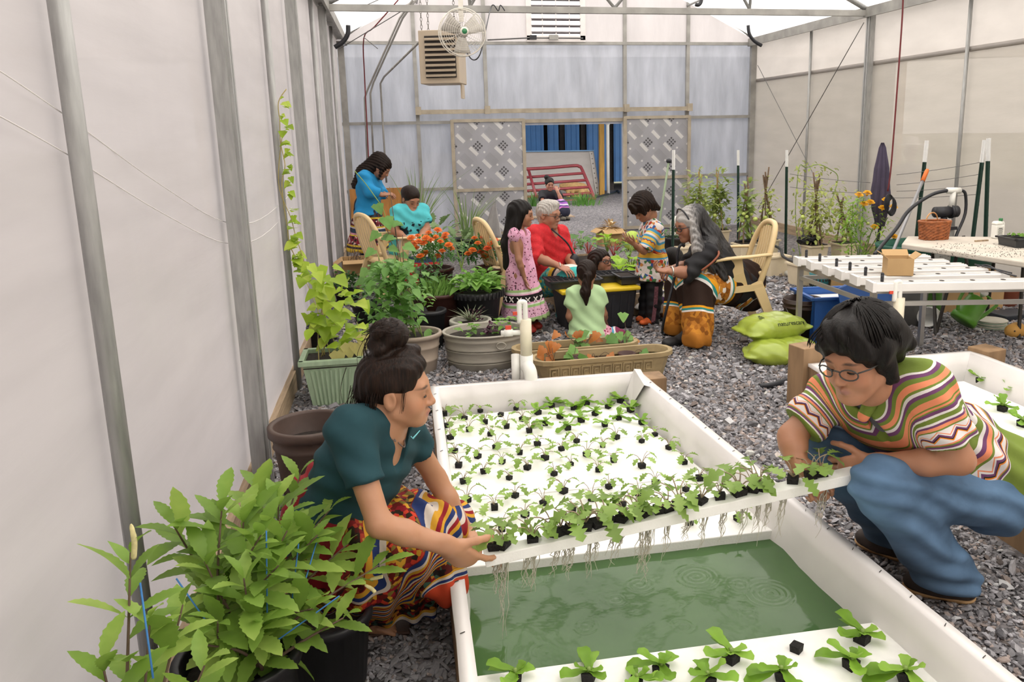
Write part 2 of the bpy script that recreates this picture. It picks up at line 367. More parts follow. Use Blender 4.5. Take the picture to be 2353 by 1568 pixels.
for X in (.43, 1.57, 3.98, 5.13):
    mb = MB(); mb.box((X, YB - .10, 2.12), (.09, .09, .13)); obj('track_bracket', mb, WOODG, wb)
mb = MB(); mb.box((3.05, YB - .04, 1.93), (1.8, .05, .06)); obj('lintel', mb, WOODG, wb)
sheet('lintel_film', (2.17, YB - .02, 1.86), (1.76, 0, 0), (0, 0, .1), FILM_B, wb, .006, 10, 3, 91)
# ---- sliding doors of printed film
def door_film():
    t = NT('printed_film'); tc = t.n('TexCoord').outputs['Object']
    mp = t.n('Mapping'); mp.inputs['Rotation'].default_value = (0, math.radians(-45), 0); mp.inputs['Scale'].default_value = (3.3, 1, 3.3); t.l(tc, mp.inputs[0])
    sp = t.n('SeparateXYZ', i_0=mp.outputs[0]); U, W = sp.outputs['X'], sp.outputs['Z']
    fu, fw = t.math('FRACT', U), t.math('FRACT', W)
    def rect(a, b, u0, u1, v0, v1):
        o = t.math('MULTIPLY', t.math('GREATER_THAN', a, u0), t.math('LESS_THAN', a, u1)); return t.math('MULTIPLY', o, t.math('MULTIPLY', t.math('GREATER_THAN', b, v0), t.math('LESS_THAN', b, v1)))
    lab = rect(fu, fw, .12, .72, .08, .28)
    chk = t.math('FRACT', t.math('MULTIPLY', t.math('ADD', t.math('FLOOR', U), t.math('FLOOR', W)), .5)); chk = t.math('GREATER_THAN', chk, .25)
    g3 = rect(t.math('FRACT', t.math('MULTIPLY', fu, 6.5)), t.math('FRACT', t.math('MULTIPLY', fw, 6.5)), .22, .85, .22, .85)
    sq = t.math('MULTIPLY', t.math('MULTIPLY', g3, rect(fu, fw, .15, .615, .31, .77)), chk)
    ln = t.math('MULTIPLY', t.math('GREATER_THAN', t.math('FRACT', t.math('MULTIPLY', fw, 16.0)), .6), rect(fu, fw, .1, .8, .36, .75)); ln = t.math('MULTIPLY', ln, t.math('SUBTRACT', 1.0, chk))
    du, dw = t.math('SUBTRACT', fu, .88), t.math('SUBTRACT', fw, .55); dot = t.math('LESS_THAN', t.math('ADD', t.math('MULTIPLY', du, du), t.math('MULTIPLY', dw, dw)), .0036)
    wht = t.math('MAXIMUM', lab, dot); base = t.ramp(t.noise(2.5, 4), [(.3, lin('c9c6c4')), (.7, lin('d8d6d8'))])
    c = t.mix(t.math('MULTIPLY', ln, .35), base, lin('807c7c')); c = t.mix(t.math('MULTIPLY', sq, .85), c, lin('3c3a3e')); c = t.mix(wht, c, lin('efedea'))
    t.l(c, t.p.inputs['Base Color']); t.p.inputs['Roughness'].default_value = .35
    tr = t.n('BsdfTranslucent'); t.l(c, tr.inputs[0]); tp = t.n('BsdfTransparent'); tp.inputs[0].default_value = (.85, .87, .92, 1)
    m1 = t.n('MixShader', i_0=.5); t.l(t.p.outputs[0], m1.inputs[1]); t.l(tr.outputs[0], m1.inputs[2])
    fac = t.math('MULTIPLY', t.math('SUBTRACT', 1.0, t.math('MAXIMUM', wht, sq)), .3); m2 = t.n('MixShader', i_0=fac); t.l(m1.outputs[0], m2.inputs[1]); t.l(tp.outputs[0], m2.inputs[2]); t.l(m2.outputs[0], t.out.inputs[0]); return t.mat
DOORF = door_film()
def door(name, x0, x1, z1, zm, Y, posts):
    d = root(name, (x0, Y, 0)); mb = MB(); mb.box(((x0 + x1) / 2, Y, z1 / 2 + .03), (x1 - x0, .006, z1 - .06)); obj('film_panel', mb, DOORF, d)
    for X in (x0, x1): mb = MB(); mb.box((X, Y, z1 / 2 + .02), (.055, .05, z1)); obj('stile', mb, WOODG, d)
    for z in (.05, zm, z1): mb = MB(); mb.box(((x0 + x1) / 2, Y - .004, z), (x1 - x0, .045, .05)); obj('rail', mb, WOODG, d)
    return d
door('door_1', .97, 2.17, 1.95, .80, YB - .12, 0); door('door_2', 3.95, 5.12, 1.96, .92, YB - .12, 0)
# ---- louvred vent in the gable
vt = root('window_1', (2.3, YB, 3.27)); WPAINT = M('white_paint', 'e4dedb', .5, .06, 5); SLATM = M('grey_louvre', '8f8a8c', .5, .1, metal=.3)
for X in (2.32, 3.24): mb = MB(); mb.box((X, YB - .02, 3.75), (.09, .06, 1.0)); obj('frame_side', mb, WPAINT, vt)
mb = MB(); mb.box((2.78, YB - .02, 3.27), (1.0, .06, .1)); obj('frame_sill', mb, WPAINT, vt)
for k in range(3): mb = MB(); mb.box((2.32 + .23 * (k + 1), YB - .03, 3.77), (.016, .02, .92)); obj('mullion', mb, WPAINT, vt)
for k in range(9): mb = MB(); mb.box((2.78, YB - .02, 3.37 + k * .105), (.84, .075, .012), Rx(-.35)); obj('slat', mb, SLATM, vt)
mb = MB(True); mb.tube([J(1120, 92, YB - .15), J(1215, 87, YB - .15), J(1340, 88, YB - .15)], .012, 6); obj('actuator_rod', mb, STEELW, vt)
mb = MB(); mb.box(J(1225, 86, YB - .15), (.11, .06, .07)); obj('actuator_motor', mb, BLACKP, vt)
mb = MB(); mb.box(J(1272, 86, YB - .15), (.15, .07, .08)); obj('actuator_bracket', mb, GALV2, vt)
# ---- roof, eaves, trusses
rf = root('ceiling')
for i, (a, b) in enumerate(((YF, 1), (1, 4.1), (4.1, 7.2), (7.2, 10.3), (10.3, YB))):
    sheet('roof_film', (XL - .05, a, ZE), (XM - XL + .05, 0, ZR - ZE), (0, b - a, 0), FILM_T, rf, .01, 12, 10, i + 60)
    sheet('roof_film', (XR + .05, a, ZE), (XM - XR - .05, 0, ZR - ZE), (0, b - a, 0), FILM_T, rf, .01, 12, 10, i + 70)
for X, sx in ((-.72, 1), (6.32, -1)):
    mb = MB(); mb.box((X, (YF + YB) / 2, ZE + .05), (.16, YB - YF, .03)); mb.box((X + .07 * sx, (YF + YB) / 2, ZE), (.03, YB - YF, .13)); obj('gutter', mb, GALV2, rf)
for Y in (4.1, 7.2, 10.3):
    def P(X, z): return (X, Y, z)
    hw = (ZR - ZE - .08)
    mb = MB(); mb.bar(P(-.72, 3.21), P(6.32, 3.21), .06, .075); obj('tie_beam', mb, GALV2, rf)
    for X0, X1 in ((-.75, XM), (6.35, XM)): mb = MB(True); mb.tube([P(X0, ZE), P(X1, ZR - .05)], .035, 10); obj('rafter', mb, GALV, rf)
    for X0, X1 in ((1.0, .95), (XM, 1.75), (XM, 3.85), (4.6, 4.65), (1.0, 1.75), (4.6, 3.85)):
        zz = ZE + hw * (1 - abs(X1 - XM) / (XM - XL)); mb = MB(True); mb.tube([P(X0, 3.24), P(X1, zz)], .02, 8); obj('web_strut', mb, GALV, rf)
for X in (.5, 1.7, 3.9, 5.1):
    zz = ZE + (ZR - ZE - .1) * (1 - abs(X - XM) / (XM - XL)); mb = MB(True); mb.tube([(X, YF, zz), (X, YB, zz)], .02, 8); obj('purlin', mb, GALV, rf)
# corner braces at the back gable and black bent pipe ends
for X0, X1, Y0 in ((-.72, .35, 13.9), (6.32, 5.3, 13.9)):
    mb = MB(True); mb.tube([(X0, Y0, 3.25), (X1, Y0 - .1, 3.95)], .025, 8); obj('gable_rafter', mb, GALV, rf)
# front end wall behind the camera
wf = root('wall_front'); sheet('film_panel', (XL, YF, 0), (XR - XL, 0, 0), (0, 0, ZE), FILM_L, wf, .01)
mb = MB(); mb.add([(XL, YF, ZE), (XR, YF, ZE), (XM, YF, ZR)], [[0, 1, 2]]); obj('gable_film', mb, FILM_T, wf)
# ================================================================ beyond the back door
def Yb(px, py, Y): return J(px, py, Y)
bld = thing('blue_shed', 'blue metal clad shed with open dark bays behind the greenhouse', 'building', (5, 24, 0))
POSTY = wood('yellow_timber', 'b0863c', (20, 20, 2), .2); BLUE = M('blue_siding', '3f79b4', .45, .08, 3); DARKIN = M('interior_shade', '15130f', .9, .2)
mb = MB(); mb.box((6, 27.5, 2.0), (24, .1, 4.0)); obj('rear_wall', mb, DARKIN, bld)  # near-black wall colour stands in for the shade inside the open bays
mb = MB(); mb.box((5, 23.2, 3.78), (26, 9.4, .1), Rx(.06)); obj('roof', mb, M('shed_roof', '5d7fa8', .5, .1), bld)
edges = [(-600, 1250), (1259, 1284), (1299, 1332), (1349, 1400), (1411, 1760)]
for a, b in edges:
    if a < 0: X0, X1 = -5.0, Yb(b, 320, 23.5).x
    else: X0, X1 = Yb(a, 320, 23.5).x, Yb(b, 320, 23.5).x
    z0 = 0 if a < 1400 else .25
    mb = MB(); mb.box(((X0 + X1) / 2, 23.55, (z0 + 3.75) / 2), (X1 - X0, .03, 3.75 - z0))
    p = obj('siding_panel', mb, BLUE, bld); X = X0 + .05
    mb = MB()
    while X < X1 - .03: mb.box((X, 23.525, (z0 + 3.75) / 2), (.025, .03, 3.75 - z0)); X += .15
    obj('rib', mb, BLUE, p)
for px in (1292, 1340, 1405):
    q = Yb(px, 330, 23.7); mb = MB(); mb.box((q.x, 23.75, 1.85), (.13, .13, 3.7)); obj('steel_column', mb, M('dark_column', '3a322c', .7, .2), bld)
mb = MB(); mb.box((5, 18.5, 3.47), (26, .08, .2)); obj('fascia', mb, WPAINT, bld)
for X in (-4, 12.5): mb = MB(); mb.box((X, 18.8, 1.74), (.15, .15, 3.48)); obj('porch_post', mb, POSTY, bld)
# low pale panel leaning in front of it
q0, q1 = G(1150, 462), G(1380, 447); X1 = Yb(1371, 352, 22.3).x
pn = thing('concrete_form_panel', 'long pale grey metal panel with riveted edge standing before the blue shed', 'panel', (4.4, 22.2, 0))
PGREY = M('pale_panel', 'b9b2ac', .6, .08, 2, streak=(1, 1, 3))
mb = MB(); mb.add([(-1.2, 22.35, 0), (5.58, 22.15, 0), (5.45, 22.35, 1.2), (-1.2, 22.5, 1.26), (-1.2, 22.45, 0), (5.6, 22.25, 0), (5.47, 22.45, 1.2), (-1.2, 22.6, 1.26)], [[0, 1, 2, 3], [5, 4, 7, 6], [1, 5, 6, 2], [3, 2, 6, 7], [0, 3, 7, 4]]); obj('face', mb, PGREY, pn)
mb = MB()
mb.bar((5.50, 22.12, 0), (5.37, 22.33, 1.18), .1, .02, (0, 1, 0)); obj('edge_strip', mb, M('panel_edge', 'c8c2bb', .5, .05), pn)
for i in range(9): mb = MB(True); mb.ell(V(5.49, 22.10, .06).lerp(V(5.38, 22.31, 1.12), i / 8), (.018, .018, .018), n=6, m=4); obj('rivet', mb, M('rivet', '7c7670', .5, 0), pn)
mb = MB(); mb.bar((-1.2, 22.5, 1.27), (5.45, 22.35, 1.21), .16, .03, (0, 0, 1)); obj('top_cap', mb, M('blue_cap', '6f9cc6', .5, .05), pn)
# timber post and white downpipe
a, b = G(1380, 447), G(1388, 448)
mb = MB(); mb.box((a.x, 22.0, 1.82), (.13, .13, 3.64)); tag(obj('timber_post', mb, POSTY), 'yellowish timber post holding up the shed roof beside the white pipe', 'post')
mb = MB(True); mb.tube([(b.x + .12, 21.95, 0), (b.x + .12, 21.95, 3.6)], .045, 10); mb.tube([(b.x + .12, 21.95, 1.9), (b.x + .12, 21.95, 2.0)], .06, 10); tag(obj('downpipe', mb, PVC), 'white plastic downpipe running down beside the yellowish timber post', 'pipe')
mb = MB(True); mb.tube(bez([G(1365, 455, .01), G(1395, 447, .02), G(1410, 443, .02), G(1418, 438, .02), G(1424, 444, .02)], 6), .03, 6); tag(obj('drain_hose', mb, BLACKP), 'black hose lying on the gravel under the shed opening', 'hose')
# red tube gate
gt = thing('tube_gate', 'dark red tubular farm gate leaning on the pale panel', 'gate', (4, 21, 0)); RED = M('red_gate_paint', '8c3a40', .5, .15, 5)
def gp(px, py, Y): return J(px, py, Y)
top = [(1150, 391), (1200, 389), (1260, 386), (1318, 381), (1331, 383), (1338, 391), (1367, 459)]
mb = MB(True); pts = [gp(px, py, 21.2 - .7 * max(0, (py - 380)) / 80) for px, py in top]; mb.tube(bez(pts, 5), .042, 8); obj('frame_tube', mb, RED, gt)
for (x0, y0, x1, y1) in ((1180, 410, 1342, 398), (1180, 426, 1347, 414), (1180, 441, 1352, 430), (1180, 455, 1359, 444), (1190, 472, 1366, 457)):
    mb = MB(True); k = 21.2 - .7 * (y1 - 380) / 80; mb.tube([gp(x0, y0, k), gp(x1, y1, k)], .036, 8); obj('rail', mb, RED, gt)
mb = MB(True); mb.tube([gp(1214, 389, 21.15), gp(1233, 455, 20.5)], .04, 8); obj('brace', mb, RED, gt)
# plants by the gate
GRASS = leafmat('grass_green', '5d8f3c', '7aa84c')
def blades(mb, c, n, h, spread, w=.012, lean=.6, seed=0):
    rr = random.Random(seed); c = Vector(c)
    for i in range(n):
        a = rr.random() * 6.28; b = c + V(math.cos(a), math.sin(a), 0) * spread * rr.random() * .5; hh = h * rr.uniform(.5, 1); dr = V(math.cos(a), math.sin(a), 0) * hh * lean * rr.uniform(.2, 1)
        sd_ = V(-math.sin(a), math.cos(a), 0) * w; pr = []
        for k in range(4):
            t = k / 3; p = b + dr * t * t + V(0, 0, hh * (t - .25 * t * t * lean)); pr += [p - sd_ * (1 - t * .9), p + sd_ * (1 - t * .9)]
        mb.add(pr, [[2 * k, 2 * k + 1, 2 * k + 3, 2 * k + 2] for k in range(3)])
    return mb
g1 = G(1340, 470); tag(obj('grass_clump', blades(MB(), g1, 160, .42, 1.0, .012, 1.1, 3), GRASS), 'green grass clump growing at the foot of the red gate', 'grass', kind='stuff')
g1 = G(1225, 474); tag(obj('grass_tuft', blades(MB(), g1, 50, .5, .25, .012, .8, 4), GRASS), 'small upright grass tuft beside the seated woman outside', 'grass', kind='stuff')
# pale tree masses and a bank beyond the side walls, seen only as tints through the film
# ================================================================ soft bodies: blended distance fields -> one continuous surface
def A(v): return np.array(v, float)
def cap(a, b, ra, rb=None, k=.03, fl=None, u=None, op='u', c=None): return dict(t='cap', a=A(a), b=A(b), ra=ra, rb=ra if rb is None else rb, k=k, fl=fl, u=u, op=op)
def ell(c, r, R=None, k=.02, op='u', u=None): return dict(t='ell', c=A(c), r=A(r), R=np.eye(3) if R is None else A(R), k=k, op=op, u=u)
def cut(o, n, k=.004, near=None): return dict(t='cut', o=A(o), n=_n(n), k=k, near=near)
def pdist(p, x, y, z):
    if p['t'] == 'cap':
        a, b = p['a'], p['b']; ab = b - a; L = max(ab @ ab, 1e-9); qx, qy, qz = x - a[0], y - a[1], z - a[2]
        t = np.clip((qx * ab[0] + qy * ab[1] + qz * ab[2]) / L, 0, 1); qx = qx - t * ab[0]; qy = qy - t * ab[1]; qz = qz - t * ab[2]
        d2 = qx * qx + qy * qy + qz * qz
        if p['fl']:
            f, c = p['fl']; f = _n(f); s = qx * f[0] + qy * f[1] + qz * f[2]; d2 = d2 + s * s * (1 / c ** 2 - 1)
        return np.sqrt(d2) - (p['ra'] + (p['rb'] - p['ra']) * t), t
    c, r, R = p['c'], p['r'], p['R']; qx, qy, qz = x - c[0], y - c[1], z - c[2]
    k0 = k1 = 0
    for i in range(3):
        q = (qx * R[0, i] + qy * R[1, i] + qz * R[2, i]) / r[i]; k0 = k0 + q * q; k1 = k1 + (q / r[i]) ** 2
    k0 = np.sqrt(k0); k1 = np.sqrt(k1) + 1e-9; return k0 * (k0 - 1) / k1, None
def pbox(p):
    if p['t'] == 'cap': r = max(p['ra'], p['rb']); return np.minimum(p['a'], p['b']) - r, np.maximum(p['a'], p['b']) + r
    r = max(p['r']); return p['c'] - r, p['c'] + r
def field(prims, lo, h, n):
    D = np.full(n, .2, np.float32)
    for p in prims:
        if p['t'] == 'cut':
            if p['near'] is None: i0, i1 = np.zeros(3, int), np.array(n)
            else: i0 = np.maximum(0, np.floor((A(p['near'][0]) - p['near'][1] - lo) / h)).astype(int); i1 = np.minimum(n, np.ceil((A(p['near'][0]) + p['near'][1] - lo) / h)).astype(int) + 0
        else:
            bl, bh = pbox(p); pad = p['k'] + 2.5 * h; i0 = np.maximum(0, np.floor((bl - pad - lo) / h)).astype(int); i1 = np.minimum(n, np.ceil((bh + pad - lo) / h).astype(int) + 1)
        if np.any(i1 <= i0): continue
        sl = tuple(slice(a, b) for a, b in zip(i0, i1))
        x = (lo[0] + h * np.arange(i0[0], i1[0], dtype=np.float32))[:, None, None]; y = (lo[1] + h * np.arange(i0[1], i1[1], dtype=np.float32))[None, :, None]; z = (lo[2] + h * np.arange(i0[2], i1[2], dtype=np.float32))[None, None, :]
        S = D[sl]; k = p['k']
        if p['t'] == 'cut':
            d = (x - p['o'][0]) * p['n'][0] + (y - p['o'][1]) * p['n'][1] + (z - p['o'][2]) * p['n'][2]; D[sl] = np.maximum(S, d); continue
        d = pdist(p, x, y, z)[0]
        if p['op'] == 'u':
            w = np.clip(.5 + .5 * (d - S) / k, 0, 1); D[sl] = d + (S - d) * w - k * w * (1 - w)
        else:
            d = -d; w = np.clip(.5 - .5 * (d - S) / k, 0, 1); D[sl] = d + (S - d) * w + k * w * (1 - w)
    return D
CORN = np.array([(i, j, k) for i in (0, 1) for j in (0, 1) for k in (0, 1)]); EDG = [(a, b) for a in range(8) for b in range(a + 1, 8) if np.abs(CORN[a] - CORN[b]).sum() == 1]
def nets(D, lo, h, drop=None):
    s = D < 0; n = np.array(D.shape) - 1
    cnt = sum(s[i:i + n[0], j:j + n[1], k:k + n[2]].astype(np.int8) for i, j, k in CORN)
    act = (cnt > 0) & (cnt < 8); idx = np.argwhere(act)
    if len(idx) == 0: return np.zeros((0, 3)), np.zeros((0, 4), int)
    val = np.stack([D[idx[:, 0] + c[0], idx[:, 1] + c[1], idx[:, 2] + c[2]] for c in CORN], 1)
    pos = np.zeros((len(idx), 3)); num = np.zeros(len(idx))
    for a, b in EDG:
        va, vb = val[:, a], val[:, b]; m_ = (va < 0) != (vb < 0); t = np.where(m_, va / np.where(m_, va - vb, 1), 0)
        pos += np.where(m_[:, None], CORN[a] + t[:, None] * (CORN[b] - CORN[a]), 0); num += m_
    v = lo + h * (idx + pos / num[:, None]); ids = np.full(act.shape, -1, np.int64); ids[act] = np.arange(len(idx)); F = []
    for ax in range(3):
        o1, o2 = [(0, 1, 0), (0, 0, 1)] if ax == 0 else ([(0, 0, 1), (1, 0, 0)] if ax == 1 else [(1, 0, 0), (0, 1, 0)])
        a = s[:-1] if ax == 0 else (s[:, :-1] if ax == 1 else s[:, :, :-1]); b = s[1:] if ax == 0 else (s[:, 1:] if ax == 1 else s[:, :, 1:])
        e = np.argwhere(a != b); e = e[np.all(e - A(o1) - A(o2) >= 0, 1) & np.all(e < n, 1)]
        if len(e) == 0: continue
        g = lambda d: ids[tuple((e - np.array(d)).T)]
        q = np.stack([g((0, 0, 0)), g(o1), g(tuple(np.add(o1, o2))), g(o2)], 1); fl = a[tuple(e.T)]; q[~fl] = q[~fl][:, ::-1]; F.append(q)
    F = np.concatenate(F); F = F[np.all(F >= 0, 1)]
    for c, r in drop or []:
        ins = np.all(np.abs(v - c) < np.array(r) - 1.2 * h, 1); F = F[~np.all(ins[F], 1)]
    return v, F
def surface(prims, h, fine=()):
    bs = [pbox(p) for p in prims if p['t'] != 'cut' and p['op'] == 'u']; lo = np.min([b[0] for b in bs], 0) - 4 * h; hi = np.max([b[1] for b in bs], 0) + 4 * h
    n = np.ceil((hi - lo) / h).astype(int) + 1
    drop = [(A(c), A(r) if np.ndim(r) else np.full(3, r)) for c, r, _ in fine]
    v, F = nets(field(prims, lo, h, n), lo, h, drop); vs, fs = [v], [F]; o = len(v)
    for (c, r), (_, _, hf) in zip(drop, fine):
        l2 = c - r; n2 = np.ceil(2 * r / hf).astype(int) + 1; v2, F2 = nets(field(prims, l2, hf, n2), l2, hf); vs.append(v2); fs.append(F2 + o); o += len(v2)
    return np.concatenate(vs), np.concatenate(fs).astype(np.int32)
def vnorm(v, F):
    n = np.cross(v[F[:, 2]] - v[F[:, 0]], v[F[:, 3]] - v[F[:, 1]]); N = np.zeros_like(v)
    for i in range(4): np.add.at(N, F[:, i], n)
    return N / (np.linalg.norm(N, axis=1)[:, None] + 1e-12)
def relax(v, F, it=1, lam=.5):
    for _ in range(it):
        s = np.zeros_like(v); c = np.zeros(len(v))
        for a, b in ((0, 1), (1, 2), (2, 3), (3, 0)):
            np.add.at(s, F[:, a], v[F[:, b]]); np.add.at(s, F[:, b], v[F[:, a]]); np.add.at(c, F[:, a], 1); np.add.at(c, F[:, b], 1)
        v = v + lam * (s / np.maximum(c, 1)[:, None] - v)
    return v
def pattern(prims, v):              # u along the limb, w around it (metres)
    W = np.zeros(len(v)); U = np.zeros(len(v)); R_ = np.zeros(len(v)); best = None; ds = []
    ps = [p for p in prims if p.get('u') is not None]
    for p in ps: ds.append(pdist(p, v[:, 0], v[:, 1], v[:, 2]))
    dm = np.min([d for d, _ in ds], 0)
    for p, (d, t) in zip(ps, ds):
        w_ = np.exp(-(d - dm) / .018); u0, u1 = p['u'][:2]
        if t is None: t = np.full(len(v), .5)
        else: ab_ = p['b'] - p['a']; t = np.clip((v - p['a']) @ ab_ / max(ab_ @ ab_, 1e-9), -.6, 1.6)
        ab = _n(p['b'] - p['a']) if p['t'] == 'cap' else A((0, 0, 1)); cc = p['a'] if p['t'] == 'cap' else p['c']
        ref = p['u'][2] if len(p['u']) > 2 else (0, 0, 1); _, s1, s2 = frame(ab, ref); q = v - cc
        ang = np.arctan2(q @ A(s1), q @ A(s2)) * (p['ra'] if p['t'] == 'cap' else .1)
        U += w_ * (u0 + (u1 - u0) * t); R_ += w_ * ang; W += w_
    return np.stack([U / W, R_ / W, np.zeros(len(v))], 1)
def cloth(name, prims, mat, parent, h=.008, fine=(), folds=None, smooth=1, sub_label=None):
    v, F = surface(prims, h, fine); at = {}
    if any(p.get('u') is not None for p in prims): at['pat'] = ('FLOAT_VECTOR', pattern(prims, v))
    if smooth: v = relax(v, F, smooth)
    if folds:
        N = vnorm(v, F); amp, dv, fr = folds[:3]; dv = A(dv); q = v @ dv.T if dv.ndim == 2 else v @ dv
        s0 = np.sin(q * fr + 1.7 * np.sin(v[:, 2] * 9) + 1.1 * np.sin(v[:, 0] * 13 + v[:, 1] * 7)); v = v + N * (amp * s0)[:, None]
    off = A(LOC.get(parent, Vector())); o = link(name, mesh(name, v - off, F, mat, True, attrs=at), parent)
    if sub_label: o['label'] = sub_label
    return o
# ---------------------------------------------------------------- people
def hframe(fwd, up=(0, 0, 1), roll=0):
    f = Vector(fwd).normalized(); u = Vector(up); r = f.cross(u).normalized(); u = r.cross(f)
    return np.stack([A(r), A(f), A(u)], 1)     # columns: right of the face, forward, up
def head(c, R, s=1, nose=1, jaw=1, brow=1, child=False, ear=True):
    c = A(c); P = lambda x, y, z: c + R @ (A((x, y, z)) * s); S = lambda *r: A(r) * s; o = []
    o.append(ell(P(0, -.014, .034), S(.074, .094, .082), R, .02))
    o.append(ell(P(0, .028, -.034), S(.058, .056, .078 if not child else .068), R, .035))
    o.append(ell(P(0, .065, -.094 if not child else -.084), S(.021 * jaw, .018, .018), R, .03 * s))
    for sx in (-1, 1):
        o.append(cap(P(sx * .050, -.002, -.05), P(sx * .022, .054, -.09 if not child else -.08), .019 * s * jaw, .014 * s, .025))
        o.append(ell(P(sx * .036, .052, -.030), S(.025, .022, .030), R, .03))
    o.append(cap(P(-.034, .073, .022), P(.034, .073, .022), .010 * s * brow, k=.03 * s))
    for sx in (-1, 1):
        o.append(ell(P(sx * .031, .098, .003), S(.017, .0115, .0105), R, .014 * s, 's'))
        o.append(ell(P(sx * .031, .0715, .001), S(.0145, .0125, .0115), R, .004 * s))
        if ear:
            o.append(ell(P(sx * .076, -.010, -.006), S(.007, .019, .031), R, .006)); o.append(ell(P(sx * .084, -.006, -.003), S(.006, .009, .016), R, .005, 's'))
    o.append(cap(P(0, .084, .012), P(0, .097 * nose, -.026), .0065 * s, .0095 * s, .014 * s)); o.append(ell(P(0, .099 * nose, -.030), S(.0105, .010, .0095), R, .007 * s))
    for sx in (-1, 1): o.append(ell(P(sx * .011, .090, -.034), S(.0075, .010, .0065), R, .007 * s))
    o += [cap(P(q_ * .019, .075, -.060), P(0, .0865, -.057), .0055 * s, .0066 * s, .006 * s) for q_ in (-1, 1)]
    o.append(cap(P(-.016, .075, -.069), P(.016, .075, -.069), .0062 * s, k=.008 * s)); o.append(ell(P(0, .080, -.069), S(.013, .008, .0065), R, .006 * s))
    o.append(cap(P(0, -.022, -.04), P(0, -.035, -.11), .050 * s, .050 * s, .03))
    return o
def skin_paint(v, c, R, s, base, lips=(.55, .24, .2), brow=(.03, .02, .017), hairline=None):
    base = tuple(A(base) * A((.86, .78, .72))); lips = tuple(A(lips) * .8); col = np.tile(A(base), (len(v), 1)); q = (v - A(c)) @ R / s; X, Y, Z = q.T; face = Y > .04
    def blend(m_, c2): col[:] = col * (1 - m_[:, None]) + A(c2) * m_[:, None]
    g = lambda d: np.clip(1.5 - d, 0, 1) * face
    blend(.5 * g(np.hypot(X / .03, (Z + .03) / .03) + 0 * Y) * 0 + .35 * g(np.sqrt(((np.abs(X) - .042) / .022) ** 2 + ((Z + .028) / .02) ** 2)), A(base) * A((1.15, .88, .82)))
    blend(.8 * np.clip(2.2 - 2 * np.sqrt((X / .022) ** 2 + ((Z + .063) / .0105) ** 2), 0, 1) * (Y > .06), lips)
    for sx in (-1, 1):
        zb = .021 + .004 * np.sin(np.clip((sx * X - .012) / .04, 0, 1) * 3.1)
        blend(.85 * np.clip(2 - 1.6 * np.sqrt(((X - sx * .033) / .019) ** 2 + ((Z - zb) / .0042) ** 2), 0, 1) * (Y > .04), brow)
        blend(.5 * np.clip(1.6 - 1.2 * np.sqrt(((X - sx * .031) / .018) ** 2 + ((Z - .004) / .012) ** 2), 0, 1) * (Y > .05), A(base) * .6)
    return col
def hand(wr, d, n, right, s=1, curl=.5, spread=.12, thumb=.5, cr=None):
    d = _n(d); n = A(n) - d * (A(n) @ d); n = _n(n); t = np.cross(d, n) * (1 if right else -1); w = A(wr); o = []
    o.append(cap(w - d * .02 * s, w + d * .03 * s, .028 * s, .030 * s, .02 * s, (n, .62)))
    o.append(cap(w + d * .03 * s - t * .004 * s, w + d * .070 * s, .036 * s, .041 * s, .015 * s, (n, .36)))
    L = [[.044, .027, .021], [.048, .031, .022], [.044, .029, .021], [.035, .021, .018]]
    for i in range(4):
        p = w + (d * (.088 - .006 * abs(i - 1.2)) + t * (.030 - .0200 * i)) * s; ang = 0; dd = _n(d + t * spread * (1 - i * .66)); r = [.0092, .0088, .0086, .0076][i] * s
        c_ = (cr[i] if cr else curl); o.append(cap(p - d * .03 * s, p, r * 1.02, r, .006 * s))
        for j in range(3):
            ang += c_ * (.75, 1.0, .7)[j]; e = dd * math.cos(ang) + n * math.sin(ang); q = p + e * L[i][j] * s
            o.append(cap(p, q, r * (1, .93, .87)[j], r * (.95, .88, .74)[j], .003 * s)); p = q
    p = w + (d * .022 + t * .026 + n * .006) * s; e = _n(d * .62 + t * .72 + n * .25 * thumb); o.append(cap(w + d * .02 * s + t * .01 * s, p, .014 * s, .014 * s, .012 * s))
    for j, (l, r) in enumerate(((.042, .0125), (.033, .0105), (.027, .0092))):
        q = p + e * l * s; o.append(cap(p, q, r * s, r * .88 * s, .006 * s)); p = q; e = _n(e + d * .35 + n * .35 * thumb - t * .25 * thumb)
    return o
def arm(sh, el, wr, s=1, fat=1, k=.03):
    sh, el, wr = A(sh), A(el), A(wr); return [cap(sh, el, .047 * s * fat, .038 * s * fat, k), cap(el, el * .65 + wr * .35, .038 * s * fat, .039 * s * fat, .02), cap(el * .65 + wr * .35, wr, .038 * s * fat, .026 * s, .02)]
def leg(hp, kn, an, s=1, fat=1):
    hp, kn, an = A(hp), A(kn), A(an); m_ = kn * .68 + an * .32; return [cap(hp, kn, .082 * s * fat, .056 * s * fat, .04), cap(kn, m_, .054 * s, .056 * s * fat, .03), cap(m_, an, .055 * s * fat, .036 * s, .03)]
def foot(an, toe, s=1):
    an, toe = A(an), A(toe); up = A((0, 0, 1)); h_ = an + (an - toe) * .25; h_[2] = toe[2]; return [cap(an, h_ + up * .01 * s, .036 * s, .034 * s, .02), cap(h_, toe, .034 * s, .030 * s, .02, (up, .75)), cap(an, (an + toe) / 2, .03 * s, .028 * s, .02)]
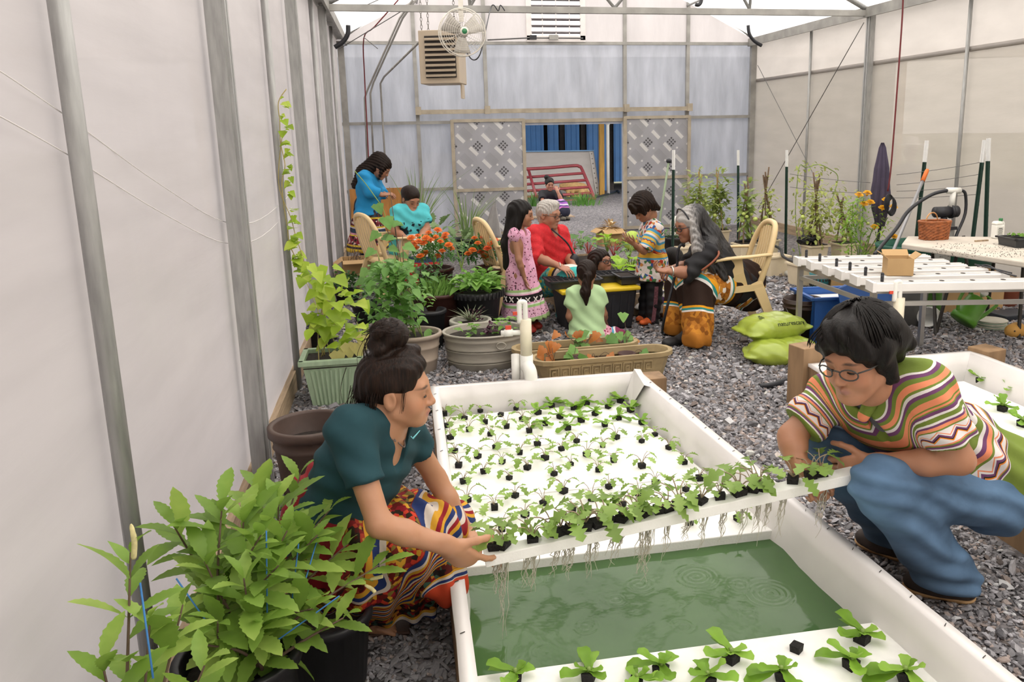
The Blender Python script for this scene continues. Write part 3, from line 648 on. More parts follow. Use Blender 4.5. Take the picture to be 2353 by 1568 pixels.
def torso(shR, shL, pel, fwd, s=1, fat=1, u=None, grow=0, belly=0):
    shR, shL, pel = A(shR), A(shL), A(pel); f = _n(fwd); mid = (shR + shL) / 2; ax = _n(mid - pel); side = _n(shR - shL); fr = _n(np.cross(side, ax)); fr = fr if fr @ f > 0 else -fr
    wd = np.linalg.norm(shR - shL) / 2; g = grow; ch = mid - ax * .12 * s; wa = pel + ax * np.linalg.norm(mid - pel) * .38
    uu = (lambda a, b: (a, b, tuple(fr))) if u else (lambda a, b: None); o = []; uL = u or (0, 1)
    lp = lambda t: uL[0] + (uL[1] - uL[0]) * t
    o += [cap(mid, q_, .06 * s + g, .055 * s + g, .04, u=uu(lp(.0), lp(.2))) for q_ in (shR - side * .02 * s, shL + side * .02 * s)]
    o.append(cap(mid - ax * .02 * s, ch, .085 * s + g, .135 * s * fat + g, .05, (fr, .74), uu(lp(0), lp(.3)))); o.append(cap(ch, wa, .138 * s * fat + g, .118 * s * fat + g, .06, (fr, .74), uu(lp(.3), lp(.65))))
    for sx in (-1, 1): o.append(cap(ch + side * sx * wd * .42, wa + side * sx * .05 * s, .09 * s * fat + g, .075 * s * fat + g, .05, (fr, .85), uu(lp(.3), lp(.65))))
    o.append(cap(wa, pel, .120 * s * fat + g, .140 * s * fat + g, .06, (fr, .8), uu(lp(.65), lp(1)))); 
    for sx in (-1, 1): o.append(cap(pel + side * sx * .055 * s, pel + side * sx * .085 * s - ax * .03 * s, .095 * s * fat + g, .095 * s * fat + g, .05, u=uu(lp(1), lp(1.08))))
    if belly: o.append(ell(wa + fr * .05 * s, A((.12, .10, .12)) * s * fat + belly, np.stack([side, fr, ax], 1), .08, u=None))
    return o
t = NT('skin'); a_ = t.attr('col'); nz_ = t.noise(30, 3); t.l(t.mix(t.math('MULTIPLY', nz_, .35), a_.outputs['Color'], (.75, .6, .55, 1), 'MULTIPLY'), t.p.inputs['Base Color'])
t.p.inputs['Roughness'].default_value = .5; t.p.inputs['Subsurface Weight'].default_value = .08; t.p.inputs['Subsurface Radius'].default_value = (.012, .005, .003); t.bump(t.noise(350, 2), .05, .002); SKIN = t.mat
def hairmat(name, col, col2=None, fr=(160, 160, 9)):
    t = NT(name); mp = t.n('Mapping'); mp.inputs['Scale'].default_value = fr; t.l(t.n('TexCoord').outputs['Object'], mp.inputs[0]); nz = t.noise(1.0, 4, mp.outputs[0])
    t.l(t.ramp(nz, [(.3, sh(lin(col), .6)), (.7, lin(col2 or col))]), t.p.inputs['Base Color']); t.p.inputs['Roughness'].default_value = .5; t.p.inputs['Specular IOR Level'].default_value = .22; t.bump(nz, .35, .01); return t.mat
HAIRK = hairmat('black_hair', '0c0a09', '1c1714'); HAIRB = hairmat('dark_brown_hair', '150e0a', '2c1c13'); HAIRG = hairmat('silver_hair', 'b5afa8', 'd8d2ca'); HAIRS = hairmat('streaked_hair', '2b2a2b', '5b5958')
EYEK = M('dark_eye', '15100c', .15, 0); EYEW = M('eye_white', 'd8d0c8', .2, 0)
def body(prims, T, h, fine, hc, hR, hs, base, nm='body', lips=None):
    v, F = surface(prims, h, fine); v = relax(v, F, 1, .35); col = skin_paint(v, hc, hR, hs, base, **({'lips': lips} if lips else {}))
    off = A(LOC[T]); return link(nm, mesh(nm, v - off, F, SKIN, True, attrs={'col': ('FLOAT_COLOR', np.concatenate([col, np.ones((len(v), 1))], 1))}), T)
def eyes(T, hc, R, s=1, open_=.3, white=False):
    for sx in (-1, 1):
        P = lambda x, y, z: Vector(A(hc) + R @ (A((x, y, z)) * s)); mb = MB(True)
        if white: mb.ell(P(sx * .031, .0795, .001), (.0125 * s, .005 * s, .006 * s), Matrix(R.tolist()), 10, 6); e = obj('eye', mb, EYEW, T); mb = MB(True); mb.ell(P(sx * .031, .083, .001), (.0062 * s, .003 * s, .0062 * s), Matrix(R.tolist()), 8, 5); obj('iris', mb, EYEK, e)
        else:
            mb.tube([P(sx * (.031 + x), .0845 - 22 * x * x, (-.004 if open_ < .2 else -.001) - 8 * x * x * (1 if open_ >= .2 else -1)) for x in (-.013, -.008, 0, .008, .013)], [.0008 * s, .0024 * s, (.0026 + .004 * open_) * s, .0024 * s, .0008 * s], 6); obj('eye', mb, EYEK, T)
def glasses(T, hc, R, s=1, mat=None, rx=.024, rz=.017, r=.0016):
    P = lambda x, y, z: Vector(A(hc) + R @ (A((x, y, z)) * s)); g = None; mat = mat or BLACKP
    mb = MB(True); 
    mb.tube([P(-.011, .1, .004), P(0, .104, .008), P(.011, .1, .004)], r * s, 5); g = obj('glasses_bridge', mb, mat, T)
    for sx in (-1, 1):
        mb = MB(True); mb.tube([P(sx * (.035 + rx * math.cos(a)), .097 - .006 * math.cos(a), -.001 + rz * math.sin(a) * (1 if math.sin(a) < 0 else .85)) for a in np.linspace(0, 2 * math.pi, 16, endpoint=False)], r * s, 5, closed=True); obj('lens_rim', mb, mat, g)
        mb = MB(True); mb.tube([P(sx * .059, .091, .006), P(sx * .074, .06, .006), P(sx * .081, -.01, .004)], r * s, 5); obj('temple', mb, mat, g)
def strands(mb, pts, n, spread, r=.0012, seed=0, k=5):           # loose hair following a path
    rr = random.Random(seed); P = [Vector(p) for p in pts]
    for i in range(n):
        o0 = V(rr.gauss(0, 1), rr.gauss(0, 1), rr.gauss(0, 1)) * spread; o1 = V(rr.gauss(0, 1), rr.gauss(0, 1), rr.gauss(0, 1)) * spread * 1.6
        q = bez([p + o0 * (1 - j / len(P)) + o1 * (j / len(P)) for j, p in enumerate(P)], k); mb.tube(q, [r * (1 - .7 * j / len(q)) for j in range(len(q))], 3, cap=False)
    return mb
def stripes(name, stops, floral=None, palette=None, fscale=45, zig=None, rough=.8, weave=.15, scale=1.0, trans=0, spots=None):
    """cloth in bands: stops (u, colour); floral: list of (u0, u1) bands filled with a small print of the palette colours"""
    t = NT(name); at = t.attr('pat'); sp = t.n('SeparateXYZ', i_0=at.outputs['Vector']); U, W = sp.outputs['X'], sp.outputs['Y']
    c = t.ramp(U, [(min(1, max(0, p)), lin(k)) for p, k in stops], True)
    for (u0, u1), pal in zip(floral or [], palette or []):
        vo = t.n('TexVoronoi', i_Scale=float(fscale)); t.l(t.n('TexCoord').outputs['Object'], vo.inputs['Vector']); rs = t.n('SeparateColor'); t.l(vo.outputs['Color'], rs.inputs[0])
        fc = t.ramp(rs.outputs[0], [(i / len(pal), lin(k)) for i, k in enumerate(pal)], True)
        if spots: fc = t.mix(t.math('LESS_THAN', vo.outputs['Distance'], spots), lin(pal[0]), fc)
        c = t.mix(t.math('MULTIPLY', t.math('GREATER_THAN', U, u0), t.math('LESS_THAN', U, u1)), c, fc)
    if zig:
        u0, u1, per, amp, zst = zig; tri = t.math('PINGPONG', W, per); uz = t.math('ADD', t.math('DIVIDE', t.math('SUBTRACT', U, u0), u1 - u0), t.math('MULTIPLY', t.math('SUBTRACT', t.math('DIVIDE', tri, per), .5), amp))
        zc = t.ramp(uz, [(p, lin(k)) for p, k in zst], True); c = t.mix(t.math('MULTIPLY', t.math('GREATER_THAN', U, u0), t.math('LESS_THAN', U, u1)), c, zc)
    nz = t.noise(9, 4); c = t.mix(.5, c, t.ramp(nz, [(.3, (.72, .72, .72, 1)), (.7, (1.0, 1.0, 1.0, 1))]), 'MULTIPLY')
    t.l(c, t.p.inputs['Base Color']); t.p.inputs['Roughness'].default_value = rough; t.p.inputs['Specular IOR Level'].default_value = .25; t.bump(nz, .25, .03); return t.mat
# ================================================================ the woman at the pond
def hairprims(P, S, R, kind):
    pass
BROWNS = (.47, .255, .155); TAN = (.58, .33, .20)
def woman_at_pond():
    T = thing('person', 'woman in a teal tee and striped patchwork skirt squatting beside the pond', 'person', G(840, 1420), 'people around the pond')
    s = 1.04; hs = 1.08
    hc = A(J(914, 899, 2.48)); R = hframe((.97, -.16, -.05)); P = lambda x, y, z: hc + R @ (A((x, y, z)) * hs); S = lambda *r: A(r) * hs
    shR, shL, pel = A(J(800, 990, 2.36)), A(J(930, 985, 2.66)), A(J(775, 1200, 2.58)); fw = (.85, -.5, 0)
    elR, wrR = A(J(872, 1207, 2.24)), A(J(1031, 1256, 2.27)); elL, wrL = A(J(1002, 1100, 2.72)), A(J(1075, 1232, 2.66))
    kR, kL = A(J(1000, 1222, 2.56)), A(J(1028, 1205, 2.80)); aR, aL = A(G(812, 1412, .09)), A(G(960, 1330, .09))
    tR = A(G(888, 1440, .032))
    hdR = (_n(A(J(1092, 1302, 2.32)) - wrR)); hdL = _n(A(J(1128, 1250, 2.60)) - wrL)
    pr = head(hc, R, hs, child=True, brow=.8) + torso(shR, shL, pel, fw, s) + arm(shR, elR, wrR, s, .92) + arm(shL, elL, wrL, s, .92)
    nb = (shR + shL) / 2 + A((.01, 0, .035)); pr.append(cap(nb, P(0, -.03, -.09), .062 * s, .048 * s, .035)); pr.append(cap(shR * .6 + nb * .4, nb, .045, .055, .04)); pr.append(cap(shL * .6 + nb * .4, nb, .045, .055, .04))
    pr += hand(wrR, hdR, (.1, .9, .35), True, s * 1.1, cr=[.25, .75, .85, .9], thumb=.9) + hand(wrL, hdL, (.2, -.6, -.6), False, s, curl=.55)
    hip = lambda q: pel + A((.03, .1 * q, -.03)); pr += leg(hip(-1), kR, aR, s) + leg(hip(1), kL, aL, s)
    tdir = _n(tR - aR); pr += [cap(aR, tR - A((0, 0, .0)), .036, .026, .02), cap(aR - A((0, 0, .04)), tR, .034, .03, .02, ((0, 0, 1), .7))]
    sd_ = np.cross(tdir, A((0, 0, 1))); sd_ = _n(sd_)
    for i in range(5): q = tR + sd_ * (-.030 + .015 * i) + A((0, 0, .0)); pr.append(cap(q - tdir * .03, q + tdir * (.036 - .004 * abs(i - 3.2)), .0095 if i else .011, .008 if i else .0105, .004))
    body(pr, T, .011, [(hc - R[:, 2] * .01, .165 * hs, .0036), (wrR + hdR * .07, .125, .0034), (wrL + hdL * .07, .115, .004), (tR, .09, .004)], hc, R, hs, TAN, lips=(.50, .20, .17))
    eyes(T, hc, R, hs, .05)
    # hair: cap, bun, loose locks
    hp = [ell(P(0, -.022, .040), S(.084, .100, .086), R, .02), ell(P(0, .02, .075), S(.066, .06, .045), R, .03), cap(P(0, -.08, -.01), P(0, -.072, -.065), .045 * hs, .026 * hs, .03),
          ell(P(0, .112, -.03), S(.12, .068, .112), R, .012, 's'), ell(P(.098, .012, -.03), S(.05, .055, .052), R, .01, 's'), ell(P(-.098, .012, -.03), S(.05, .055, .052), R, .01, 's')]
    bc = A(J(893, 770, 2.5)); hp += [ell(bc, (.060, .060, .052), None, .008), ell(bc + A((.062, -.01, -.052)), (.034, .04, .022), None, .008), ell(bc + A((-.03, -.02, -.03)), (.035, .045, .03), None, .01), ell(bc + A((-.01, -.035, .015)), (.042, .03, .03), None, .006), cap(bc, P(0, -.045, .07), .032, .04, .02)]
    v, F = surface(hp, .0055); v = relax(v, F, 1); N = vnorm(v, F); q = v - bc; nr = np.linalg.norm(q, axis=1) < .085
    v = v + N * np.where(nr, .004 * np.sin(q[:, 2] * 90 + 5 * np.arctan2(q[:, 0], q[:, 1])), .0018 * np.sin(v[:, 1] * 260 + v[:, 2] * 40))[:, None]
    hair = link('hair', mesh('hair', v - A(LOC[T]), F, HAIRB, True), T)
    mb = MB(True); strands(mb, [P(.07, -.05, .02), P(.082, -.06, -.03), P(.078, -.065, -.085)], 26, .008, .0016, 1); strands(mb, [P(.02, -.09, .03), P(.03, -.11, -.03), P(.03, -.1, -.1)], 40, .018, .0014, 2); strands(mb, [P(.074, .03, .03), P(.081, .028, -.01), P(.078, .024, -.035)], 9, .003, .0009, 3)
    strands(mb, [Vector(bc) + V(-.03, -.03, .03), Vector(bc) + V(-.07, -.03, -.03), Vector(bc) + V(-.06, -.02, -.1)], 16, .012, .0013, 5); strands(mb, [Vector(bc) + V(-.06, 0, .0), Vector(bc) + V(0, -.06, .03), Vector(bc) + V(.06, -.01, 0)], 26, .014, .0014, 6); obj('loose_locks', mb, HAIRB, hair)['kind'] = 'stuff'
    # tee
    TEE = M('teal_jersey', '27464d', .85, .14, 6, .25, 9, spec=.2)
    tp = []; fr = _n(np.cross(_n(shR - shL), _n((shR + shL) / 2 - pel))); fr = fr if fr @ A(fw) > 0 else -fr
    sx = _n(shR - shL)
    for sh_, el_, q in ((shR, elR, .62), (shL, elL, .52)): e = sh_ + (el_ - sh_) * q; tp += [cap(sh_, e, .061, .060, .03), cut(e - (el_ - sh_) * .05, el_ - sh_, near=(e, .11))]
    tp += torso(shR, shL, pel, fw, s, 1.04, grow=.016); tp.append(cap(shR * .5 + nb * .5, nb - A((.02, 0, .02)), .055, .07, .04)); tp.append(cap(shL * .5 + nb * .5, nb, .052, .06, .04))
    top = nb + fr * .05 + A((0, 0, .02)); vb = (shR + shL) / 2 + fr * .14 + (pel - nb) * .20
    tp += [cap(nb + A((.012, 0, .035)), top + fr * .02, .060, .058, .006, op='s'), cap(top, vb, .060, .012, .006, op='s'), cut(pel - A((0, 0, .06)), (.1, 0, -1), near=(pel, .3))]
    cloth('tee_shirt', tp, TEE, T, .008, [(vb * .5 + nb * .5, .15, .0042)], folds=(.0035, (1.2, .8, 2.2), 28))
    mb = MB(True); c_ = Vector((shR + shL) / 2 + fr * .118 + A((.03, -.015, -.045)))
    q0 = Vector(A(J(944, 1003, 2.33))); mb.tube([q0, q0 + V(.006, 0, -.008), q0 + V(.028, .0, .016)], [.0015, .003, .001], 5); obj('chest_mark', mb, M('mint_print', '7fd0d8', .6, 0), T)
    ps = [P(.055, -.045, -.10), P(.05, .0, -.135), top + fr * .015 + sx * .035 - A((0, 0, .035)), top + fr * .045 - A((0, 0, .06)), top + fr * .02 - sx * .04 - A((0, 0, .03))]
    mb = MB(True); mb.tube(bez(ps, 8), .0022, 6); obj('necklace', mb, M('bead_string', '6a5a52', .4, .5, 200), T)
    # skirt
    red, yel, nav, wht, org = '8e1d26', 'cf9a2e', '26376a', 'cfc2b4', 'c8482a'
    SK = stripes('patchwork_skirt', [(0, red), (.09, yel), (.13, nav), (.17, wht), (.2, '7a1c1c'), (.34, nav), (.365, wht), (.385, yel), (.41, red), (.43, yel), (.45, nav), (.475, wht), (.495, red), (.515, yel), (.535, nav), (.56, wht), (.58, red), (.60, yel), (.625, nav), (.645, yel), (.67, '3a1812'), (.84, yel), (.87, wht), (.905, nav), (.94, wht), (.95, org)], [(.0, .09), (.2, .34), (.67, .84)], [['7a1c1c', '4a1612', 'a83a28', '2c2216', 'b08a34'], [red, '6a1a14', 'c8402a', yel, '2c2216', '7c6a2a'], ['1c1210', '8a1c1c', '20100c', 'b8782a', '3c5a4a', '541612']], 60)
    hR, hL = hip(-1), hip(1); gR = A(J(1022, 1338, 2.50)); gL = A(J(1032, 1300, 2.72))
    sk = [cap(pel + A((-.01, 0, .06)), pel - A((0, 0, .05)), .150, .175, .04, u=(0, .12)), cap(hR, kR, .135, .090, .05, u=(.05, .52)), cap(hL, kL, .135, .090, .05, u=(.05, .52)), cap((hR + hL) / 2, (kR + kL) / 2, .13, .095, .06, u=(.05, .52)),
          cap(kR, gR, .082, .075, .03, u=(.45, 1)), cap(kL, gL, .08, .075, .04, u=(.45, 1)), cap(kR * .7 + hR * .3 - A((0, 0, .04)), A(G(960, 1385, .10)), .11, .09, .05, u=(.4, .97)),
          cap(pel - A((.04, 0, .1)), A(G(745, 1395, .10)), .17, .12, .05, u=(.1, .96)), cap(A(G(770, 1400, .09)), A(G(940, 1390, .09)), .11, .09, .05, u=(.88, .92)), cap(A(J(840, 1300, 2.58)), A(G(860, 1395, .1)), .16, .1, .05, u=(.3, .95)),
          cut((0, 0, .085), (0, 0, -1))]
    cloth('skirt', sk, SK, T, .008, folds=(.010, (2.4, 1.0, .4), 30))
    mb = MB(); q = A(G(858, 1444, .012)); mb.box(q, (.27, .10, .014), Rz(math.atan2(tdir[1], tdir[0]))); bevel(obj('sandal', mb, M('brown_sandal', '4a3226', .7, .2), T), .006)
    return T, wrR, hdR
WOMAN, _, _ = woman_at_pond()
# ================================================================ the man with the strip
def shoe(T, an, toe, mat, sole, s=1, nm='shoe'):
    an, toe = A(an), A(toe); d = _n((toe - an) * A((1, 1, 0))); heel = an - d * .055 * s; heel[2] = .045; tt = toe.copy(); tt[2] = .045; up = (0, 0, 1)
    pr = [cap(heel, tt - d * .03, .042 * s, .040 * s, .03, (up, .8)), cap(an, heel + d * .05, .045 * s, .04 * s, .03), cap(an, (heel + tt) / 2, .042 * s, .042 * s, .04), cap(tt - d * .06, tt - d * .01, .042 * s, .036 * s, .03, (up, .75)), cut((0, 0, .024), (0, 0, -1))]
    o = cloth(nm, pr, mat, T, .006); sp = [cap(heel, tt - d * .03, .046 * s, .045 * s, .02), cap(tt - d * .05, tt - d * .008, .046 * s, .042 * s, .02), cut((0, 0, .026), (0, 0, 1)), cut((0, 0, .004), (0, 0, -1))]
    cloth('sole', sp, sole, o, .006, smooth=0); return o
def man_with_strip():
    T = thing('person', 'man in glasses and a green and orange zigzag tunic squatting between the two ponds', 'person', G(2150, 1330), 'people around the pond')
    s = 1.12; hs = 1.16; hc = A(J(1972, 822, 2.22)); R = hframe((-.86, -.42, -.24), (-.12, 0, 1)); P = lambda x, y, z: hc + R @ (A((x, y, z)) * hs); S = lambda *r: A(r) * hs
    shL, shR, pel = A(J(2128, 893, 2.22)), A(J(1915, 905, 2.52)), A(J(2262, 1105, 2.50)); fw = (-.6, -.6, -.2)
    elL, wrL = A(J(2206, 1058, 2.16)), A(J(2005, 1066, 2.33)); elR, wrR = A(J(1818, 1004, 2.5)), A(J(1834, 1066, 2.42))
    kL, kR = A(J(2025, 1118, 2.26)), A(J(1895, 1022, 2.58)); aL, aR = A(G(2172, 1318, .10)), A(G(2030, 1222, .10)); tL, tR = A(G(2095, 1342, .03)), A(G(1983, 1240, .03))
    hdL = _n(A(J(1935, 1082, 2.40)) - wrL); hdR = _n(A(J(1862, 1098, 2.38)) - wrR)
    nb = (shR + shL) / 2 + A((-.03, 0, .05)); pr = head(hc, R, hs, jaw=1.15, brow=1.1) + torso(shR, shL, pel, fw, s) + arm(shR, elR, wrR, s, 1.08) + arm(shL, elL, wrL, s, 1.08)
    pr += [cap(nb, P(0, -.03, -.08), .066 * s, .056 * s, .035)]
    pr += hand(wrL, hdL, (-.2, .75, -.35), False, s, cr=[.55, .75, .8, .8], thumb=.3) + hand(wrR, hdR, (.5, -.2, -.9), True, s, cr=[.75, .9, .95, .95])
    hL, hR = pel + A((-.02, -.1, -.02)), pel + A((-.06, .12, -.02)); pr += leg(hL, kL, aL, s) + leg(hR, kR, aR, s)
    body(pr, T, .012, [(hc - R[:, 2] * .01, .165 * hs, .0038), (wrL + hdL * .07, .13, .0036), (wrR + hdR * .06, .12, .0038)], hc, R, hs, (.53, .285, .175), lips=(.45, .2, .17))
    eyes(T, hc, R, hs, .1); glasses(T, hc, R, hs, M('grey_spectacles', '4c4a48', .3, 0, metal=.5), r=.0022)
    hp = [ell(P(0, -.022, .055), S(.098, .116, .094), R, .02), cap(P(0, -.09, .02), P(0, -.135, -.045), .066 * hs, .042 * hs, .04), cap(P(0, -.09, .01), P(-.02, -.165, -.035), .06 * hs, .025 * hs, .03), cap(P(-.04, -.06, .06), P(-.06, -.13, .0), .06 * hs, .03 * hs, .03)]
    for q in (-1, 1): hp += [cap(P(q * .070, .0, .03), P(q * .072, -.03, -.065), .036 * hs, .018 * hs, .03), cap(P(q * .02, .055, .10), P(q * .07, .06, .045), .034 * hs, .014 * hs, .03)]
    hp += [cap(P(-.03, .06, .10), P(.02, .085, .075), .03 * hs, .02 * hs, .03), ell(P(0, .115, -.035), S(.075, .062, .098), R, .012, 's')]
    v, F = surface(hp, .006); v = relax(v, F, 1); N = vnorm(v, F); q = (v - hc) @ R; v = v + N * (.0035 * np.sin(q[:, 0] * 120 + q[:, 1] * 60 + 3 * np.sin(q[:, 2] * 30)))[:, None]
    hair = link('hair', mesh('hair', v - A(LOC[T]), F, HAIRK, True), T); mb = MB(True)
    for i in range(150):
        ph = random.uniform(-2.6, 2.6) - 1.57; t0 = random.uniform(.1, .5); t1 = random.uniform(1.5, 2.0); pts = []
        for k in range(6):
            th = t0 + (t1 - t0) * k / 5; pts.append(P(.102 * math.sin(th) * math.cos(ph), -.024 + .121 * math.sin(th) * math.sin(ph) - (.03 * max(0, th - 1.4)), .055 + .099 * math.cos(th) + random.gauss(0, .001)))
        mb.tube(bez(pts, 3), [.0035] * 10 + [.003, .0025, .002, .0015, .001, .0006], 4, cap=False)
    for i in range(26):
        a = random.uniform(-.05, .07); mb.tube(bez([P(a * .5, .05, .135), P(a, .095, .095), P(a * 1.2 + random.gauss(0, .006), .098, .055 + random.random() * .02)], 4), [.003, .003, .003, .003, .0026, .002, .0016, .001, .0006], 4, cap=False)
    obj('locks', mb, HAIRK, hair)['kind'] = 'stuff'
    g, co, pu, wh, bk, og = '76893a', 'f0946c', '74466f', 'eae4e0', '2f2c24', 'ee8a2c'
    TU = stripes('zigzag_tunic', [(0, g), (.02, wh), (.03, pu), (.045, g), (.065, co), (.09, g), (.105, wh), (.12, pu), (.14, g), (.165, co), (.21, g), (.22, co), (.235, g), (.25, pu), (.275, wh), (.295, g), (.335, wh), (.352, pu), (.375, co), (.40, g), (.42, wh), (.53, co), (.545, g), (.555, pu), (.578, wh), (.592, g)],
                 zig=(.415, .535, .030, .42, [(0, wh), (.22, co), (.30, wh), (.40, pu), (.54, bk), (.62, og), (.71, wh), (.9, wh)]))
    fr = _n(np.cross(_n(shR - shL), _n((shR + shL) / 2 - pel))); fr = fr if fr @ A(fw) > 0 else -fr; mid = (shR + shL) / 2
    tp = []; up = tuple(fr)
    for sh_, el_, q in ((shL, elL, .78), (shR, elR, .80)): e = sh_ + (el_ - sh_) * q; tp += [cap(sh_, e, .085, .082, .04, u=(.13, .64, (0, 0, 1))), cut(e - (el_ - sh_) * .04, el_ - sh_, near=(e, .13))]
    tp += torso(shR, shL, pel, fw, s, 1.08, u=(.0, .66), grow=.022)
    tp += [cap(shR * .5 + nb * .5, nb, .06, .075, .05, u=(0, .02, up)), cap(shL * .5 + nb * .5, nb, .07, .075, .05, u=(0, .02, up))]
    bk_ = pel - fr * .06; tp += [cap(mid * .35 + pel * .65 - fr * .05, A(J(2318, 1130, 2.5)), .15, .10, .06, u=(.6, .9, up)), cap(pel + A((.03, 0, .02)), A(J(2345, 1145, 2.45)), .13, .055, .05, u=(.7, 1, up)), cap(pel + A((0, -.06, 0)), A(J(2290, 1045, 2.40)), .09, .06, .04, u=(.7, .9, up)), cap(pel + A((.02, .07, .04)), pel + A((.02, -.07, .05)), .150, .150, .05, u=(.8, .82, up))]
    top = nb + fr * .05 + A((-.01, 0, .02)); vb = mid + fr * .17 + (pel - nb) * .16
    tp += [cap(nb + A((-.03, 0, .05)), top + fr * .03, .064, .06, .006, op='s'), cap(top, vb, .055, .010, .006, op='s')]
    tu = cloth('tunic', tp, TU, T, .0075, [(vb * .5 + nb * .5, .15, .0045)], folds=(.006, (1.4, .9, 1.8), 26))
    co_ = [cap(nb + A((-.01, .07, .045)), nb + A((.05, .0, .065)), .034, .036, .02, u=(0, .01)), cap(nb + A((.05, .0, .065)), nb + A((.0, -.09, .045)), .036, .032, .02, u=(0, .08)), cap(nb + A((.0, -.09, .045)), top + fr * .05 - A((.01, .03, .05)), .032, .02, .02, u=(0, .07))]; cloth('collar', co_ + [cap(nb + A((-.05, 0, .05)), P(0, -.03, -.06), .058, .056, .006, op='s')], TU, tu, .006)
    cloth('undershirt', torso(shR, shL, pel, fw, s, grow=.004)[:4], M('grey_tee', '63646a', .85, .1), T, .009)
    JE = M('blue_denim', '5c7896', .85, .34, 5, .3, 14, spec=.2, streak=(1, 1, 1.6))
    je = [cap(pel + A((0, .07, 0)), pel + A((0, -.07, 0)), .15, .15, .05), cap(hL, kL, .118, .098, .04), cap(kL, aL * .8 + kL * .2, .094, .102, .03), cap(aL * .8 + kL * .2, aL + A((.03, 0, -.03)), .10, .105, .03),
          cap(hR, kR, .115, .095, .04), cap(kR, aR + A((.03, 0, .0)), .09, .09, .03), cap(pel, pel + A((.0, -.03, -.07)), .15, .13, .05), cut((0, 0, .055), (0, 0, -1))]
    cloth('jeans', je, JE, T, .008, folds=(.0065, (1.1, .7, 2.6), 32))
    BR = M('dark_brown_shoe', '3a302b', .75, .25, 14); SO = M('tan_rubber', 'b89468', .7, .1); shoe(T, aL, tL, BR, SO, 1.15); shoe(T, aR, tR, BR, SO, 1.1)
    return T
MAN = man_with_strip()
# ================================================================ leaves
def leafmesh(name, kind, L, W, mat, fold=.2, droop=.25, n=8, curl=0):
    v = []; f = []
    for i in range(n + 1):
        t_ = i / n
        if kind == 'oval': w_ = W * math.sin(math.pi * t_ ** .85) ** .8
        elif kind == 'lance': w_ = W * math.sin(math.pi * t_ ** .75) ** 1.0
        elif kind == 'heart': w_ = W * (1 - t_) ** .75 * (1.15 if t_ > .05 else .55) * min(1, .6 + 3 * t_)
        elif kind == 'serrate': w_ = W * math.sin(math.pi * t_ ** 1.15) ** .8 * (1.0 if i % 2 else .84)
        elif kind == 'lobed': w_ = W * (.25 + .75 * math.sin(math.pi * t_ ** 1.2)) * (1 if i % 2 else .45) if 0 < t_ < 1 else .02 * W
        elif kind == 'lettuce': w_ = W * (.30 + .75 * t_ ** 1.3) * (1 if i % 2 else .86) * (1 if t_ < .95 else .5)
        else: w_ = W * (1 - t_)
        if i == 0 and kind not in ('heart', 'lettuce'): w_ = max(w_, .04 * W)
        if i == n and kind != 'lettuce': w_ = .01 * W
        z = -droop * L * t_ * t_ + curl * L * math.sin(t_ * 9) * .05; y = L * t_; b = -.12 * L if (kind == 'heart' and i == 0) else 0
        v += [(-w_, y + b, z + fold * w_), (0, y, z), (w_, y + b, z + fold * w_)]
        if i: a = 3 * (i - 1); f += [[a, a + 1, a + 4, a + 3], [a + 1, a + 2, a + 5, a + 4]]
    return mesh(name, v, f, mat, True)
def lmat(p, d, up=(0, 0, 1), s=1, off=(0, 0, 0)):
    d = Vector(d).normalized(); u = Vector(up)
    if abs(d.dot(u)) > .97: u = V(.3, 1, .2)
    sd_ = d.cross(u).normalized(); nn = sd_.cross(d); m_ = Matrix((sd_, d, nn)).transposed().to_4x4() @ Matrix.Scale(s, 4); m_.translation = Vector(p) - Vector(off); return m_
def leaf(parent, me, p, d, up=(0, 0, 1), s=1, name='leaf'): return link(name, me, parent, lmat(p, d, up, s, LOC.get(parent, Vector())))
KALE = leafmat('kale_green', '8fb053', 'b0ca78', .25, .4); LETT = leafmat('lettuce_green', '84b038', 'a6cc58', .25, .4); STEMP = M('kale_stem', '9a8a70', .6, .2); STEMG = M('green_stem', '86a050', .6, .2)
SOILM = M('dark_soil', '2a221d', .95, .5, 40, .6, 60); PLUG = M('black_grow_plug', '1c1a19', .95, .4, 120, .6, 160)
kale_l = [leafmesh('leaf', 'lobed', .052, .024, KALE, .25, .35, 8), leafmesh('leaf', 'lobed', .045, .022, KALE, .3, .5, 6), leafmesh('leaf', 'lobed', .036, .017, KALE, .2, .25, 6)]
lett_l = [leafmesh('leaf', 'lettuce', .085, .028, LETT, .35, .45, 7, 1), leafmesh('leaf', 'lettuce', .072, .026, LETT, .4, .15, 7, 1), leafmesh('leaf', 'lettuce', .055, .022, LETT, .3, .3, 6, 1)]
HID = []
def plugmesh():
    mb = MB(); mb.box((0, 0, .011), (.030, .030, .022), None, .9); return mesh('plug', mb.v, mb.f, PLUG)
plug_me = plugmesh()
